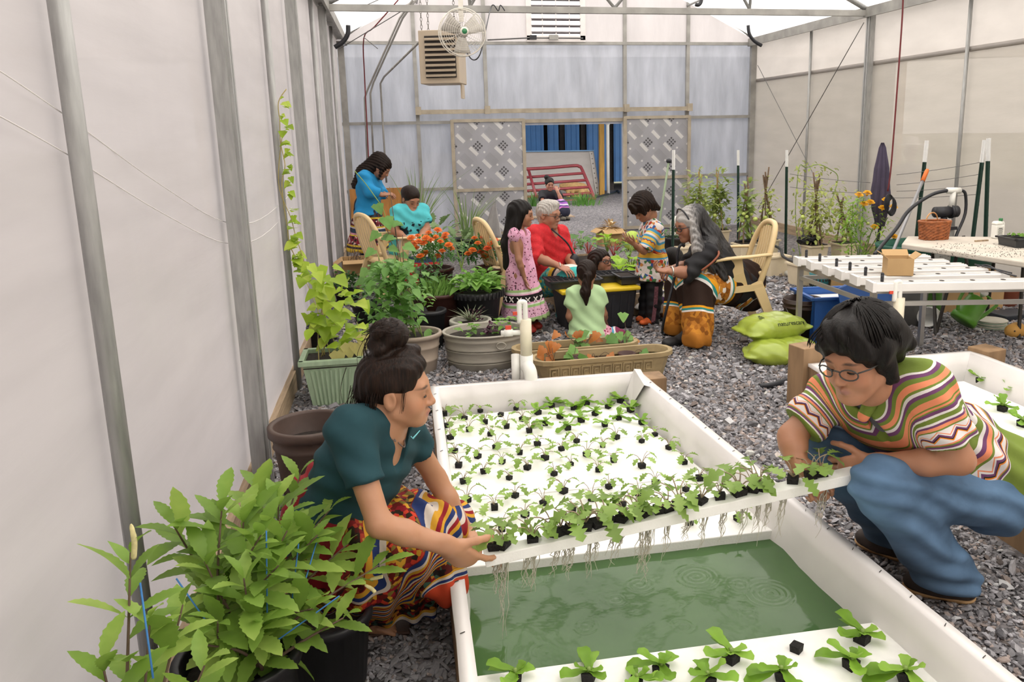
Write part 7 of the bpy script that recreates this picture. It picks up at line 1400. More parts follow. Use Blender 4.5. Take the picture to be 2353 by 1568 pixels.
# ================================================================ stakes, buckets and tomatoes along the right
GRN = M('tpost_green', '1e3a30', .6, .15); WTIP = M('tpost_white', 'e8e8e6', .5, .05)
def tpost(label, px, pt, pb, Y, px2=None, base=None):
    a = J(px, pt, Y); b = J(px2 or px, pb, Y); d = (b - a).normalized(); e = b if base is None else a + d * ((a.z - base) / -d.z); T = thing('fence_post', label, 'post', e, 'green steel posts with white tips'); L = (e - a).length
    mb = MB(); mb.bar(a + d * .22, e, .035, .012); mb.bar(a + d * .22 + V(0, .015, 0), e + V(0, .015, 0), .010, .032); obj('shaft', mb, GRN, T); mb = MB(); mb.bar(a, a + d * .22, .037, .014); mb.bar(a + V(0, .015, 0), a + d * .22 + V(0, .015, 0), .012, .034); obj('white_tip', mb, WTIP, T)
    for k in range(int(L / .12)): p = a + d * (.28 + .12 * k); mb = MB(); mb.box(p + V(0, -.01, 0), (.016, .012, .02)); obj('stud', mb, GRN, T)
tpost('green steel post with white tip standing behind the boy', 1549, 345, 640, 8.9, 1546, 0); tpost('green steel post with white tip before the back corner', 1697, 345, 530, 11.2, 1697, 0); tpost('green steel post with white tip wound with tomato vine', 1809, 345, 580, 10.2, 1806, 0); tpost('leaning green steel post between the umbrella and the basket', 2131, 323, 500, 7.6, 2112, 0); tpost('leaning green steel post, farther of the leaning pair near the jug', 2264, 322, 535, 7.2, 2238, 0); tpost('upright green steel post just before the leaning one near the jug', 2273, 318, 535, 7.1, 2266, 0)
for (a, b) in (((2060, 402), (2260, 372)), ((2060, 425), (2255, 400)), ((2060, 440), (2250, 425)), ((2050, 455), (2245, 447)), ((1815, 400), (2000, 420)), ((1815, 430), (2000, 445))): cable('trellis_wire', J(*a, 7.7), J(*b, 7.3), .003, STEELW, wr, .01)
TUBC = M('cream_bucket', 'e2d2b4', .5, .06, 5); TOM = leafmesh('leaf', 'lobed', .09, .03, leafmat('tomato_leaf', '93a85a', 'bcc878', .3, .4), .2, .35, 8); TOMS = leafmesh('leaf', 'lobed', .06, .022, leafmat('tomato_leaf2', 'aab860', 'd0d480', .3, .4), .2, .4, 6); FRU = M('green_tomato', 'b8c86a', .35, .15, 6); STICK = M('grey_stick', '7a6450', .8, .25); BAMB = M('bamboo', 'b89a68', .7, .2)
def growbucket(label, px, py, w_, sticks, h, nleaf, me, fruits, spread=.16, bamboo=False, Y=None):
    c = G(px, py); T = thing('bucket_tomato', label, 'potted plant', c, 'tomatoes in cream buckets'); rr = random.Random(px)
    mb = MB(); mb.box(c + V(0, 0, .12), (w_, w_ * .9, .24), Rz(.1), .86); bevel(obj('pot', mb, TUBC, T), .015); mb = MB(); mb.box(c + V(0, 0, .235), (w_ + .03, w_ * .9 + .03, .02), Rz(.1)); obj('rim', mb, TUBC, T); mb = MB(); mb.box(c + V(0, 0, .248), (w_ * .9, w_ * .8, .008), Rz(.1)); obj('soil', mb, SOILM, T)
    apex = c + V(rr.gauss(0, .03), 0, h * .72)
    for k in range(sticks):
        a = 6.283 * k / sticks + rr.random(); b = c + V(math.cos(a) * w_ * .4, math.sin(a) * w_ * .4, .2); e = apex + (apex - b) * rr.uniform(.15, .5); mb = MB(True); mb.tube(bez([b, b.lerp(apex, .5) + V(rr.gauss(0, .02), rr.gauss(0, .02), 0), apex + V(rr.gauss(0, .01), 0, 0), e], 4), .011 if not bamboo else .007, 6); obj('stick', mb, BAMB if bamboo else STICK, T)
    if nleaf: foliage(T, 'foliage', me, bushmats(c + V(0, 0, .25 + h * .36), (spread, spread, h * .42), nleaf, rr, (.8, 1.4), .4, -.9, .2))
    mb = MB(True); mb.tube(bez([c + V(0, 0, .2), c + V(.03, 0, h * .4), apex], 4), .006, 5); obj('vine', mb, STEMG, T)
    for k in range(fruits): p = c + V(rr.gauss(0, spread * .6), -.08 + rr.gauss(0, .05), rr.uniform(.3, .3 + h * .3)); mb = MB(True); r_ = rr.uniform(.022, .034); mb.ell(p, (r_, r_, r_ * .9), n=12, m=8); obj('tomato', mb, FRU, T)
    return T
growbucket('cream bucket with bamboo tripod tomato behind the grey haired woman\'s head', 1600, 575, .27, 4, 1.25, 320, TOM, 5, .26, True)
growbucket('cream bucket with narrow bamboo tripod tomato near the back corner', 1650, 565, .27, 4, 1.25, 320, TOM, 5, .18, True)
growbucket('cream bucket with withered tomato on crossed sticks against the corner post', 1712, 600, .27, 4, 1.15, 130, TOM, 6, .12)
growbucket('cream bucket with bare bundled sticks just behind the chair back', 1760, 590, .27, 6, 1.25, 110, TOMS, 7, .14)
growbucket('cream bucket with green tomatoes on knotted dark sticks before the umbrella side', 1870, 605, .27, 6, 1.2, 420, TOMS, 10, .3)
growbucket('cream bucket with straggling pale vine beside the marigolds', 1938, 600, .27, 4, .95, 200, TOMS, 6, .22)
for lb_, px, py in (('empty cream bucket in front of the bare bundled sticks', 1778, 634), ('cream bucket at the end of the row beside the channel stand', 1843, 655), ('cream bucket seen between the cane and the woman\'s face', 1572, 610)):
    c = G(px, py); T = thing('grow_bucket', lb_, 'bucket', c, 'cream grow buckets'); mb = MB(); mb.box(c + V(0, 0, .125), (.27, .25, .25), Rz(.1), .86); bevel(obj('pot', mb, TUBC, T), .015); mb = MB(); mb.box(c + V(0, 0, .245), (.30, .28, .02), Rz(.1)); obj('rim', mb, TUBC, T); mb = MB(); mb.box(c + V(0, 0, .25), (.24, .22, .015), Rz(.1)); obj('soil', mb, M('pale_media', 'b8a88c', .9, .3, 30), T)
# high straggling vine arch
T = thing('straggling_vine', 'thin yellow green vine arching above the tomato sticks', 'plant', G(1850, 605)); rr = random.Random(6); vp = [J(px, py, 10.0) for px, py in ((1840, 600), (1828, 500), (1832, 420), (1838, 380), (1852, 385), (1880, 378), (1905, 388), (1925, 405), (1918, 440), (1905, 480), (1910, 520))]
mb = MB(True); mb.tube(bez(vp, 4), .006, 5); obj('vine', mb, STEMG, T)
for i in range(110): k = rr.randrange(len(vp) - 1); leaf(T, TOMS, vp[k].lerp(vp[k + 1], rr.random()) + V(rr.gauss(0, .07), rr.gauss(0, .04), rr.gauss(0, .05)), rdir(rr, -.8, .6), (0, 0, 1), rr.uniform(.7, 1.3))
mb = MB(True); mb.tube([G(1808, 628, .05), G(1842, 640, .05)], .035, 10); tag(obj('drain_pipe', mb, PVC), 'short white drain pipe joining two cream buckets', 'pipe')
mb = MB(True); mb.tube(bez([G(1690, 555, .28), G(1740, 553, .28), G(1790, 570, .28), G(1800, 590, .27), G(1835, 606, .27), G(1860, 610, .27)], 5), .018, 6); tag(obj('irrigation_hose', mb, BLACKP), 'black irrigation hose running along the cream buckets', 'hose')
# yellow marigold, umbrella, broom
c = G(1975, 610); T = thing('yellow_marigold', 'tall feathery plant with yellow marigold flowers beside the umbrella', 'flowers', c); rr = random.Random(17); FE2 = leafmesh('leaf', 'lobed', .09, .014, leafmat('bright_feather', '86b038', 'b0cc50', .3, .4), .15, .3, 8)
stems(T, [c + V(rr.gauss(0, .06), 0, 0) for _ in range(7)], [J(px, py, 7.9) for px, py in ((1960, 470), (1985, 455), (2020, 480), (2040, 500), (1945, 500), (2000, 560), (2030, 490))], .008, STEMG)
foliage(T, 'foliage', FE2, [lmat(J(1965 + rr.gauss(0, 20), rr.uniform(455, 600), 7.9 + rr.gauss(0, .1)), rdir(rr, -.4, .8), (0, 0, 1), rr.uniform(.6, 1.2)) for _ in range(420)]); foliage(T, 'thin_foliage', FE2, [lmat(J(2030 + rr.gauss(0, 14), rr.uniform(490, 590), 7.8 + rr.gauss(0, .08)), rdir(rr, -.4, .8), (0, 0, 1), rr.uniform(.4, .9)) for _ in range(130)])
for px, py in ((1974, 449), (1993, 445), (2000, 466), (2036, 461), (2028, 479), (2053, 477), (2010, 523), (2054, 545), (1985, 470)): link('flower', MARIY, T, lmat(J(px, py, 7.75), V(rr.gauss(0, .4), .6, .2), (0, -.4, 1), 1.15, c))
ub = J(2012, 560, 7.9); T = thing('folded_umbrella', 'folded dark purple patio umbrella standing by the right wall post', 'umbrella', V(ub.x, 7.9, 0)); UM = M('dark_purple_cloth', '4c4458', .85, .2, 6, .2); a, b = J(2028, 328, 7.9), J(2022, 520, 7.9); mb = MB(True); n = 56
prof = [(0, .012), (.06, .03), (.3, .062), (.6, .085), (.78, .075), (.86, .06), (.95, .045), (1.0, .04)]
for t_, r_ in prof:
    for j in range(n): an = 6.283 * j / n; k = r_ * (1 + .28 * math.sin(an * 7 + t_ * 4)); mb.v.append(tuple(a.lerp(b, t_) + V(math.cos(an) * k, math.sin(an) * k, 0)))
mb.f = [[i * n + j, i * n + (j + 1) % n, (i + 1) * n + (j + 1) % n, (i + 1) * n + j] for i in range(len(prof) - 1) for j in range(n)] + [list(range(n))]; mb.fm = [0] * len(mb.f); obj('canopy', mb, UM, T)
mb = MB(True); mb.tube([b, J(2010, 600, 7.9) * 1.0], .017, 8); obj('pole', mb, BLACKP, T); mb = MB(True); p0 = J(2010, 600, 7.9); mb.tube([p0, V(p0.x - .02, 7.9, 0)], .017, 8); obj('pole_foot', mb, BLACKP, T)
mb = MB(True); 
for k in range(6): q0 = J(2040, 455, 7.55); mb.tube([q0 + V(.05 * math.cos(x_) + .015 * k, .01 * k - .02, .09 * math.sin(x_) - .05 - .01 * k) for x_ in np.linspace(0, 6.28, 14, endpoint=False)], .006, 5, closed=True)
tag(obj('cable_coil', mb, BLACKP), 'coil of black cable hanging on the folded umbrella', 'cable')
a, b = J(2131, 390, 7.2), J(2064, 550, 6.9); T = thing('broom', 'grey metal tool pole with orange grip leaning against the table', 'tool', V(b.x, 6.9, 0)); d = (b - a); mb = MB(True); mb.tube([a + d * .17, a + d * 1.85], .016, 10); obj('pole', mb, M('grey_pole', '9a9a9c', .4, .05, metal=.4), T); mb = MB(True); mb.tube([a, a + d * .03, a + d * .17], [.016, .021, .021], 10); obj('grip', mb, M('orange_grip', 'e0722a', .5, .05), T)
# mic-like wand behind the boy
a, b = J(1537, 370, 9.2), J(1517, 500, 9.0); mb = MB(True); mb.tube([a, b, V(b.x, 9.0, 0)], .013, 6); T = tag(obj('green_cane', mb, M('pale_green_cane', '8a9a7c', .6, .1)), 'pale green cane with a black knob behind the boy', 'cane'); LOC[T] = Vector(); mb = MB(True); mb.ell(a, (.035, .035, .03)); obj('knob', mb, BLACKP, T)
c = G(1548, 606); T = potted('potted_bush', 'black pot with trailing dry leaves standing behind the boy\'s back', c, .12, .16, .36, NURS); foliage(T, 'foliage', DKS[0], bushmats(c + V(0, 0, .38), (.15, .12, .1), 110, random.Random(8), (.6, 1), lo=-.6))
cloth('white_sack', [ell(G(1566, 600) + V(0, .1, .28), (.13, .1, .28), None, .05), ell(G(1566, 600) + V(-.05, .1, .5), (.07, .07, .1), None, .05)], M('white_woven', 'd9d2c8', .7, .1, 6, .3), None, .016, folds=(.008, (2, 1, 1), 25)); o = bpy.data.objects['white_sack']; tag(o, 'white woven sack standing behind the grey haired woman\'s face', 'sack')
# basket and packets under the channels
c = G(1882, 668); T = thing('teal_basket', 'teal pierced plastic basket under the channel stand', 'basket', c); mb = MB(True); mb.lathe([(.085, 0), (.11, .19), (.115, .2), (.105, .2), (.08, .02)], c, 22); obj('shell', mb, M('teal_plastic', '4aa0a8', .5, .05), T)
for i in range(20):
    for j in range(2): an = 6.283 * i / 20 + .15 * j; r_ = .098 + .012 * j; mb = MB(True); mb.ell(c + V(math.cos(an) * r_, math.sin(an) * r_, .07 + .06 * j), (.010, .010, .016), n=7, m=5); obj('hole', mb, HBD, T)
carton('shallow carton of bright packets and dry stems under the channel stand', G(1925, 662), (.34, .26, .15), .05, (0, 0, 0, 0))
for k, (lb_, col) in enumerate((('yellow printed packet sticking out of the shallow carton', 'e8c82a'), ('pink printed packet sticking out of the shallow carton', 'd83a74'))): c = G(1915 + 22 * k, 662); mb = MB(); mb.box(c + V(0, .04 * k, .17), (.13, .012, .1), Rz(.2) @ Ry(.2 * (1 - 2 * k))); tag(bevel(obj('seed_packet', mb, M('packet%d' % k, col, .4, .1)), .003), lb_, 'packet', 'seed packets')
c = G(1985, 668); T = potted('potted_seedling', 'small brown pot of sprouts under the channel stand', c, .10, .13, .15, TERRA); foliage(T, 'foliage', LTS[0], bushmats(c + V(0, 0, .18), (.14, .1, .06), 70, random.Random(8), (.5, .9), lo=0))
mb = MB(True); c = G(1850, 605); cloth('black_sack', [ell(c + V(.05, 0, .3), (.17, .1, .07), None, .05)], M('black_film', '1c1c20', .25, .2, 12, .5), None, .014, folds=(.012, (2, 1, 3), 40)); tag(bpy.data.objects['black_sack'], 'crumpled black plastic lying on the buckets behind the channels', 'plastic')
# ================================================================ the people farther in
GRP = 'people around the seed trays'
def jj(d): return {k: (A(J(*v)) if len(v) == 3 else A(v)) for k, v in d.items()}
def fig(label, jd, fwd, bf, s, hs, base, h=.011, up=(0, 0, 1), child=False, group=GRP, eye=.3, fat=1, hcurl=.5, white=False, lips=None, loc=None, fineh=.005):
    j = jj(jd); R = hframe(fwd, up); hc = j['h']; T = thing('person', label, 'person', loc if loc is not None else V(*j['pel'][:2], 0), group)
    pr = head(hc, R, hs, child=child) + torso(j['sR'], j['sL'], j['pel'], bf, s, fat); nb = (j['sR'] + j['sL']) / 2 + A((0, 0, .03 * s)); pr.append(cap(nb, hc + R @ (A((0, -.03, -.085)) * hs), .055 * s, .044 * hs, .03))
    fine = [(hc, .15 * hs, fineh)]
    for q, rt in (('R', True), ('L', False)):
        if 'e' + q in j:
            pr += arm(j['s' + q], j['e' + q], j['w' + q], s, fat); d = j['t' + q] - j['w' + q] if 't' + q in j else j['w' + q] - j['e' + q]; hsz = s * .98
            pr += hand(j['w' + q], d, j.get('n' + q, A((0, .3, -1))), rt, hsz, curl=hcurl); fine.append((j['w' + q] + _n(d) * .07 * s, .10 * s, fineh * .85))
        if 'k' + q in j:
            sd_ = _n(j['sR'] - j['sL']) * (.08 if q == 'R' else -.08) * s; pr += leg(j['pel'] + sd_, j['k' + q], j['a' + q], s)
            if 'f' + q in j: pr += foot(j['a' + q], j['f' + q], s)
    body(pr, T, h, fine, hc, R, hs, base, lips=lips)
    if eye is not None: eyes(T, hc, R, hs, eye, white)
    P = lambda x, y, z: hc + R @ (A((x, y, z)) * hs); S = lambda *r: A(r) * hs
    return T, j, R, P, S, nb
def haircap(P, S, R, face=.105, big=1.0, low=-.02, sides=True):
    o = [ell(P(0, -.020, .042), S(.083 * big, .102 * big, .086 * big), R, .02), cap(P(0, -.07, .0), P(0, -.075, low - .05), .055 * S(1)[0], .04 * S(1)[0], .03), ell(P(0, face, -.035), S(.075, .064, .102), R, .01, 's')]
    return o
def sleeves(j, qs, g, frac, s, k=.04, u=None):
    o = []
    for q in qs:
        a, b, c = j['s' + q], j['e' + q], j['w' + q]
        if frac <= 1: e = a + (b - a) * frac; o += [cap(a, e, .052 * s + g, .05 * s + g, k, u=u), cut(e, b - a, near=(e, .09))]
        else: e = b + (c - b) * (frac - 1); o += [cap(a, b, .05 * s + g, .044 * s + g, k, u=u), cap(b, e, .044 * s + g, .036 * s + g, k, u=u), cut(e, c - b, near=(e, .08))]
    return o
# ---- girl in the pink dress
T, j, R, P, S, nb = fig('girl in a pink ruffled dress with long black hair standing at the trays', dict(h=(1200, 493, 6.9), sR=(1181, 541, 6.80), sL=(1202, 541, 7.02), pel=(1196, 628, 6.93), eR=(1192, 598, 6.76), wR=(1205, 638, 6.78), tR=(1208, 655, 6.78), nR=(.3, 1, 0), eL=(1216, 598, 7.08), wL=(1224, 635, 7.05), kR=(1208, 700, 6.88), kL=(1216, 700, 7.02), aR=(1216, 750, 6.86), aL=(1230, 750, 7.0), fR=(1228, 758, 6.84), fL=(1242, 758, 6.96)), (.93, -.34, -.12), (.9, -.4, 0), .70, .97, (.42, .22, .135), child=True, hcurl=.4)
LS = M('maroon_legging', '5a2426', .7, .1); cloth('leggings', [cap(j['kR'], j['aR'], .045, .036, .02), cap(j['kL'], j['aL'], .045, .036, .02)], LS, T, .01)
for q in 'RL': shoe(T, j['a' + q] + A((0, 0, 0)), j['f' + q], M('red_shoe', 'b0342c', .5, .1), M('dark_sole', '2a2422', .7, 0), .68)
PK = stripes('pink_print_dress', [(0, 'e6a8c4'), (.60, 'a8c884'), (.63, 'e8dcd8'), (.655, 'e6a8c4'), (.67, '1c1718'), (.765, 'e6a8c4'), (.785, 'ece4e0'), (.80, '9cc47c'), (.83, 'e4b4cc'), (.96, '9cb87c')], [(0, .60), (.84, .95)], [['e4aac6', '4a2a34', 'e8b4cc', '8a4a5c', 'dc98b8', 'e8b4cc'], ['e6b4cc', '6a3a48', 'e8bcd0', 'b07a90']], 60, spots=.42)
hem = A(J(1206, 726, 6.93)); dr = [cap((j['sR'] + j['sL']) / 2 - A((0, 0, .02)), j['pel'], .092, .12, .05, u=(.02, .42)), cap(j['pel'], hem, .125, .215, .06, u=(.42, 1)), cap(j['sR'], j['sL'], .055, k=.03, u=(.0, .04)), ell(j['sR'] + A((0, 0, .0)), (.062, .05, .05), None, .02, u=(0, .05)), ell(j['sL'], (.062, .05, .05), None, .02, u=(0, .05)), cut(hem, (0, 0, -1)), cap(nb + A((0, 0, .04)), nb + A((.06, -.03, .02)), .045, .04, .008, op='s')]
cloth('dress', dr, PK, T, .009, folds=(.010, (3.2, 1.4, .0), 22))
WX = M('white_cross', 'ece4e0', .8, 0)
for k in range(6):
    a = -2.75 + k * .42; c0 = A(J(1202, 681, 6.93)); rr_ = .178; p = c0 + A((math.cos(a) * rr_, math.sin(a) * rr_, 0)); tn = Vector((-math.sin(a), math.cos(a), 0)); mb = MB()
    for sg in (-1, 1): mb.bar(Vector(p) - tn * .02 - V(0, 0, .022) * sg, Vector(p) + tn * .02 + V(0, 0, .022) * sg, .008, .006, (math.cos(a), math.sin(a), 0))
    obj('cross_applique', mb, WX, T)
hp = haircap(P, S, R, .11) + [cap(P(0, -.06, .03), A(J(1172, 560, 6.95)), .072, .075, .04, ((0, 1, 0), .9)), cap(A(J(1172, 560, 6.95)), A(J(1167, 612, 6.93)), .072, .04, .04), cap(P(.06, .0, .02), A(J(1178, 540, 6.86)), .035, .05, .04)]
cloth('hair', hp, HAIRK, T, .008, folds=(.004, (4, 3, .2), 40))
# ---- elder in red
T, j, R, P, S, nb = fig('white haired elder in a red sweater and glasses seated behind the seed trays', dict(h=(1262, 494, 7.5), sR=(1226, 536, 7.42), sL=(1290, 536, 7.62), pel=(1254, 642, 7.68), eR=(1237, 594, 7.28), wR=(1286, 612, 7.12), tR=(1305, 622, 7.05), eL=(1306, 592, 7.55), wL=(1318, 612, 7.3), tL=(1330, 622, 7.2), kR=(1312, 640, 7.18), kL=(1335, 640, 7.42), aR=(1308, 735, 7.2), aL=(1330, 735, 7.4)), (.72, -.68, -.12), (.75, -.65, 0), 1.03, 1.12, (.47, .25, .165), fat=1.12, hcurl=.45)
glasses(T, A(J(1262, 494, 7.5)), R, 1.12, M('wire_specs', '4a4644', .3, 0, metal=.5), r=.0022); 
hp = haircap(P, S, R, .10, 1.0)[:1] + [cap(P(0, -.08, .0), P(0, -.075, -.05), .05, .035, .03), ell(P(0, .03, .095), S(.06, .05, .035), R, .02), ell(P(0, .108, -.04), S(.085, .066, .108), R, .01, 's'), ell(P(.09, .02, -.04), S(.04, .04, .06), R, .008, 's'), ell(P(-.09, .02, -.04), S(.04, .04, .06), R, .008, 's')]
cloth('hair', hp, HAIRG, T, .008, folds=(.003, (4, 3, 2), 60))
REDK = M('red_knit', 'c8242c', .85, .14, 30, .4, 90); fr = _n((.75, -.65, 0)); tp = sleeves(j, 'RL', .022, 1.1, 1.03) + torso(j['sR'], j['sL'], j['pel'], (.75, -.65, 0), 1.03, 1.16, grow=.018, belly=.02) + [cap(j['sR'] * .5 + nb * .5, nb, .06, .07, .04), cap(j['sL'] * .5 + nb * .5, nb, .06, .07, .04)]
tp += [cap(nb + A((.01, 0, .05)), nb + fr * .09 + A((0, 0, .02)), .06, .055, .008, op='s'), cap(nb + fr * .09, nb + fr * .18 - A((0, 0, .13)), .05, .012, .008, op='s')]; cloth('sweater', tp, REDK, T, .010, folds=(.003, (1, 1, 2), 30))
TQ = stripes('turquoise_skirt', [(0, '4ab8b4'), (.3, 'e2b83a'), (.36, '2a2a34'), (.4, 'e8e0d4'), (.46, '4ab8b4'), (.75, 'd86a2a'), (.8, '4ab8b4')], [(.0, .3)], [['58c4be', '3aa4a8', '8ad8d0', 'e8c850']], 40)
cloth('skirt', [cap(j['pel'], j['kR'], .17, .12, .05, u=(0, .5)), cap(j['pel'], j['kL'], .17, .12, .05, u=(0, .5)), cap(j['kR'], j['aR'], .12, .13, .05, u=(.5, 1)), cap(j['kL'], j['aL'], .12, .13, .05, u=(.5, 1)), cut((0, 0, .06), (0, 0, -1))], TQ, T, .012)
mb = MB(True); ch = Vector(nb) + Vector(fr) * .13; mb.tube(bez([Vector(P(-.05, -.04, -.10)), Vector(nb) + Vector(fr) * .12 + V(-.05, -.04, .0), Vector(nb) + Vector(fr) * .19 + V(.02, .0, -.12), Vector(nb) + Vector(fr) * .2 + V(.07, .02, -.24)], 5), .009, 6); obj('bag_strap', mb, BLACKP, T); cloth('shoulder_bag', [ell(nb + fr * .2 + A((.08, .03, -.3)), (.05, .04, .08), None, .02)], BLACKP, T, .012)
mb = MB(True); mb.tube([Vector(j['wR']) + V(.0, .034 * math.cos(a), .034 * math.sin(a)) for a in np.linspace(0, 6.283, 12, endpoint=False)], .006, 5, closed=True); obj('bracelet', mb, M('silver', 'c8c4bc', .3, 0, metal=.9), T)
# ---- girl in glasses behind the tote
T, j, R, P, S, nb = fig('girl in glasses peering up from behind the seed trays', dict(h=(1382, 603, 7.5), sR=(1352, 648, 7.5), sL=(1404, 646, 7.62), pel=(1375, 730, 7.6), eR=(1345, 690, 7.45), wR=(1370, 700, 7.4), eL=(1412, 690, 7.55), wL=(1395, 700, 7.42), kR=(1370, 745, 7.4), kL=(1400, 745, 7.5), aR=(1360, 755, 7.75), aL=(1395, 752, 7.8)), (.52, -.82, .20), (.4, -.9, 0), .75, 1.02, (.42, .21, .13), child=True, eye=.5, white=True)
glasses(T, j['h'], R, 1.02, M('dark_rims', '26242a', .3, 0), r=.0035, rx=.026, rz=.019)
cloth('hair', haircap(P, S, R, .11, 1.06) + [cap(P(.085, .0, .03), P(.095, .01, -.11), .022, .012, .03), cap(P(-.085, .0, .03), P(-.09, -.02, -.10), .035, .03, .03), cap(P(0, -.09, .05), P(-.03, -.11, -.08), .06, .05, .04)], HAIRB, T, .008, folds=(.003, (4, 3, .3), 50))
cloth('top', sleeves(j, 'RL', .02, .7, .75) + torso(j['sR'], j['sL'], j['pel'], (.4, -.9, 0), .75, grow=.02), M('mauve_top', '8a5a52', .8, .15), T, .012)
# ---- girl in pale green from behind
T, j, R, P, S, nb = fig('girl in a pale green tee with a ponytail kneeling with her back to us', dict(h=(1347, 630, 6.56), sR=(1374, 675, 6.55), sL=(1318, 676, 6.55), pel=(1350, 762, 6.55), eR=(1388, 722, 6.55), wR=(1390, 742, 6.72), eL=(1308, 728, 6.53), wL=(1318, 748, 6.7), kR=(1378, 772, 6.8), kL=(1340, 772, 6.8), aR=(1395, 790, 6.5), aL=(1330, 788, 6.5)), (.12, .98, .02), (0, 1, 0), .76, 1.0, (.40, .21, .13), child=True, eye=None)
cloth('hair', [ell(P(0, -.018, .035), S(.082, .102, .092), R, .02), cap(P(0, -.06, -.02), P(0, -.05, -.06), .05, .03, .03), ell(P(0, .12, -.05), S(.09, .075, .1), R, .01, 's'), ell(P(0, -.125, .015), S(.03, .028, .03), R, .01), cap(P(0, -.13, .01), A(J(1345, 672, 6.42)), .034, .042, .02), cap(A(J(1345, 672, 6.42)), A(J(1347, 700, 6.40)), .042, .012, .02)], HAIRB, T, .007, folds=(.0025, (5, 3, .3), 60))
cloth('tee_shirt', sleeves(j, 'RL', .026, .55, .76) + torso(j['sR'], j['sL'], j['pel'], (0, 1, 0), .76, 1.1, grow=.022) + [cap(j['pel'] + A((0, 0, .06)), j['pel'] - A((0, .02, .03)), .135, .15, .05), cut(j['pel'] - A((0, 0, .06)), (0, 0, -1))], M('mint_tee', 'b8d8a4', .85, .08, 6, .2), T, .009, folds=(.0045, (1.6, .5, 1.6), 34))
ML = stripes('pink_floral_skirt', [(0, 'd88aa0'), (.8, '58a8c8'), (.86, 'ece4e4'), (.92, '8a3a5a')], [(0, .8)], [['e0a0b4', 'a03a58', 'e8c0cc', '7a2a44']], 55, spots=.45)
cloth('skirt', [cap(j['pel'] - A((0, 0, .05)), j['kR'], .13, .1, .05, u=(0, .4)), cap(j['pel'] - A((0, 0, .05)), A(J(1420, 772, 6.5)), .13, .07, .05, u=(.1, 1)), cap(j['pel'] - A((0, 0, .05)), A(J(1330, 780, 6.5)), .12, .07, .05, u=(.1, .8)), cut((0, 0, .01), (0, 0, -1))], ML, T, .011, folds=(.008, (3, 1, 1), 28))
# ---- boy
T, j, R, P, S, nb = fig('boy in a colourful printed long shirt and black track pants looking into his hands', dict(h=(1477, 478, 6.9), sL=(1506, 526, 6.80), sR=(1488, 524, 7.06), pel=(1499, 632, 6.93), eL=(1480, 578, 6.74), wL=(1458, 562, 6.70), tL=(1442, 552, 6.70), nL=(-.2, .2, 1), eR=(1470, 572, 7.02), wR=(1452, 556, 6.9), tR=(1440, 545, 6.86), nR=(-.2, -.2, 1), kL=(1503, 692, 6.88), kR=(1486, 692, 7.0), aL=(1498, 742, 6.9), aR=(1480, 738, 7.02), fL=(1474, 752, 6.84), fR=(1466, 744, 6.98)), (-.72, -.28, -.62), (-.95, -.2, 0), .74, 1.02, (.40, .21, .13), child=True, hcurl=.35, eye=.1)
cloth('hair', haircap(P, S, R, .118, 1.14) + [cap(P(.07, .04, .06), P(.085, .06, -.01), .03, .014, .03), cap(P(-.07, .04, .06), P(-.085, .06, -.01), .03, .014, .03), cap(P(0, .07, .10), P(-.03, .10, .03), .035, .012, .03), cap(P(-.06, -.05, .0), P(-.075, -.085, -.075), .05, .02, .03), cap(P(.04, -.09, .0), P(.05, -.12, -.08), .05, .022, .03)], HAIRB, T, .008, folds=(.006, (4, 4, 3), 45))
BP = ['e2d8d2', 'e2d8d2', '3a5a9a', 'dcd2cc', 'b8402c', 'e4dad4', 'c88a4a', 'e0d6d0', '4a7a4a', 'd8cec8']; BS = stripes('printed_boy_shirt', [(0, 'e2d8d2'), (.14, '4a9ac0'), (.17, 'e0c060'), (.2, 'e2d8d2'), (.24, '4a9ac0'), (.28, 'e0c060'), (.33, '8a2a2a'), (.37, 'd8a83a'), (.42, '4a9ac0'), (.45, 'e2d8d2')], [(0, .14), (.45, 1)], [BP, BP], 36, zig=(.325, .375, .02, .5, [(0, '4a9ac0'), (.35, '8a2424'), (.6, 'd8682a'), (.8, 'e0c060')]))
tp = sleeves(j, 'RL', .028, .92, .74, u=(.05, .5)) + torso(j['sR'], j['sL'], j['pel'], (-.95, -.2, 0), .74, 1.08, u=(0, .7), grow=.024) + [cap(j['pel'] + A((0, 0, .12)), j['pel'] - A((0, 0, .05)), .14, .16, .05, u=(.55, 1)), cap(nb, nb + A((0, 0, .02)), .07, .06, .03, u=(0, .05)), cut(A(J(1498, 643, 6.9)), (0, 0, -1))]; cloth('shirt', tp, BS, T, .009, folds=(.004, (2, 1.4, .4), 26))
TP = M('black_trackpant', '1d1b1f', .7, .2); cloth('track_pants', [cap(j['pel'] + A((0, -.06, 0)), j['kL'], .085, .07, .03), cap(j['pel'] + A((0, .06, 0)), j['kR'], .085, .07, .03), cap(j['kL'], j['aL'] - A((0, 0, .01)), .068, .06, .03), cap(j['kR'], j['aR'] - A((0, 0, .01)), .068, .06, .03)], TP, T, .01, folds=(.004, (1, 1, 3), 30))
mb = MB(); ribbon(mb, [Vector(j['pel']) + V(-.01, -.155, -.08), Vector(j['kL']) + V(-.01, -.072, 0), Vector(j['aL']) + V(-.01, -.064, .02)], .035, .006, (1, 0, 0)); obj('side_stripe', mb, M('maroon_stripe', '8a5a64', .8, .4, 60), T)
for q in 'LR': shoe(T, j['a' + q], j['f' + q], M('orange_shoe', 'd8622a', .6, .35, 25), M('black_sole', '222024', .7, 0), .72)
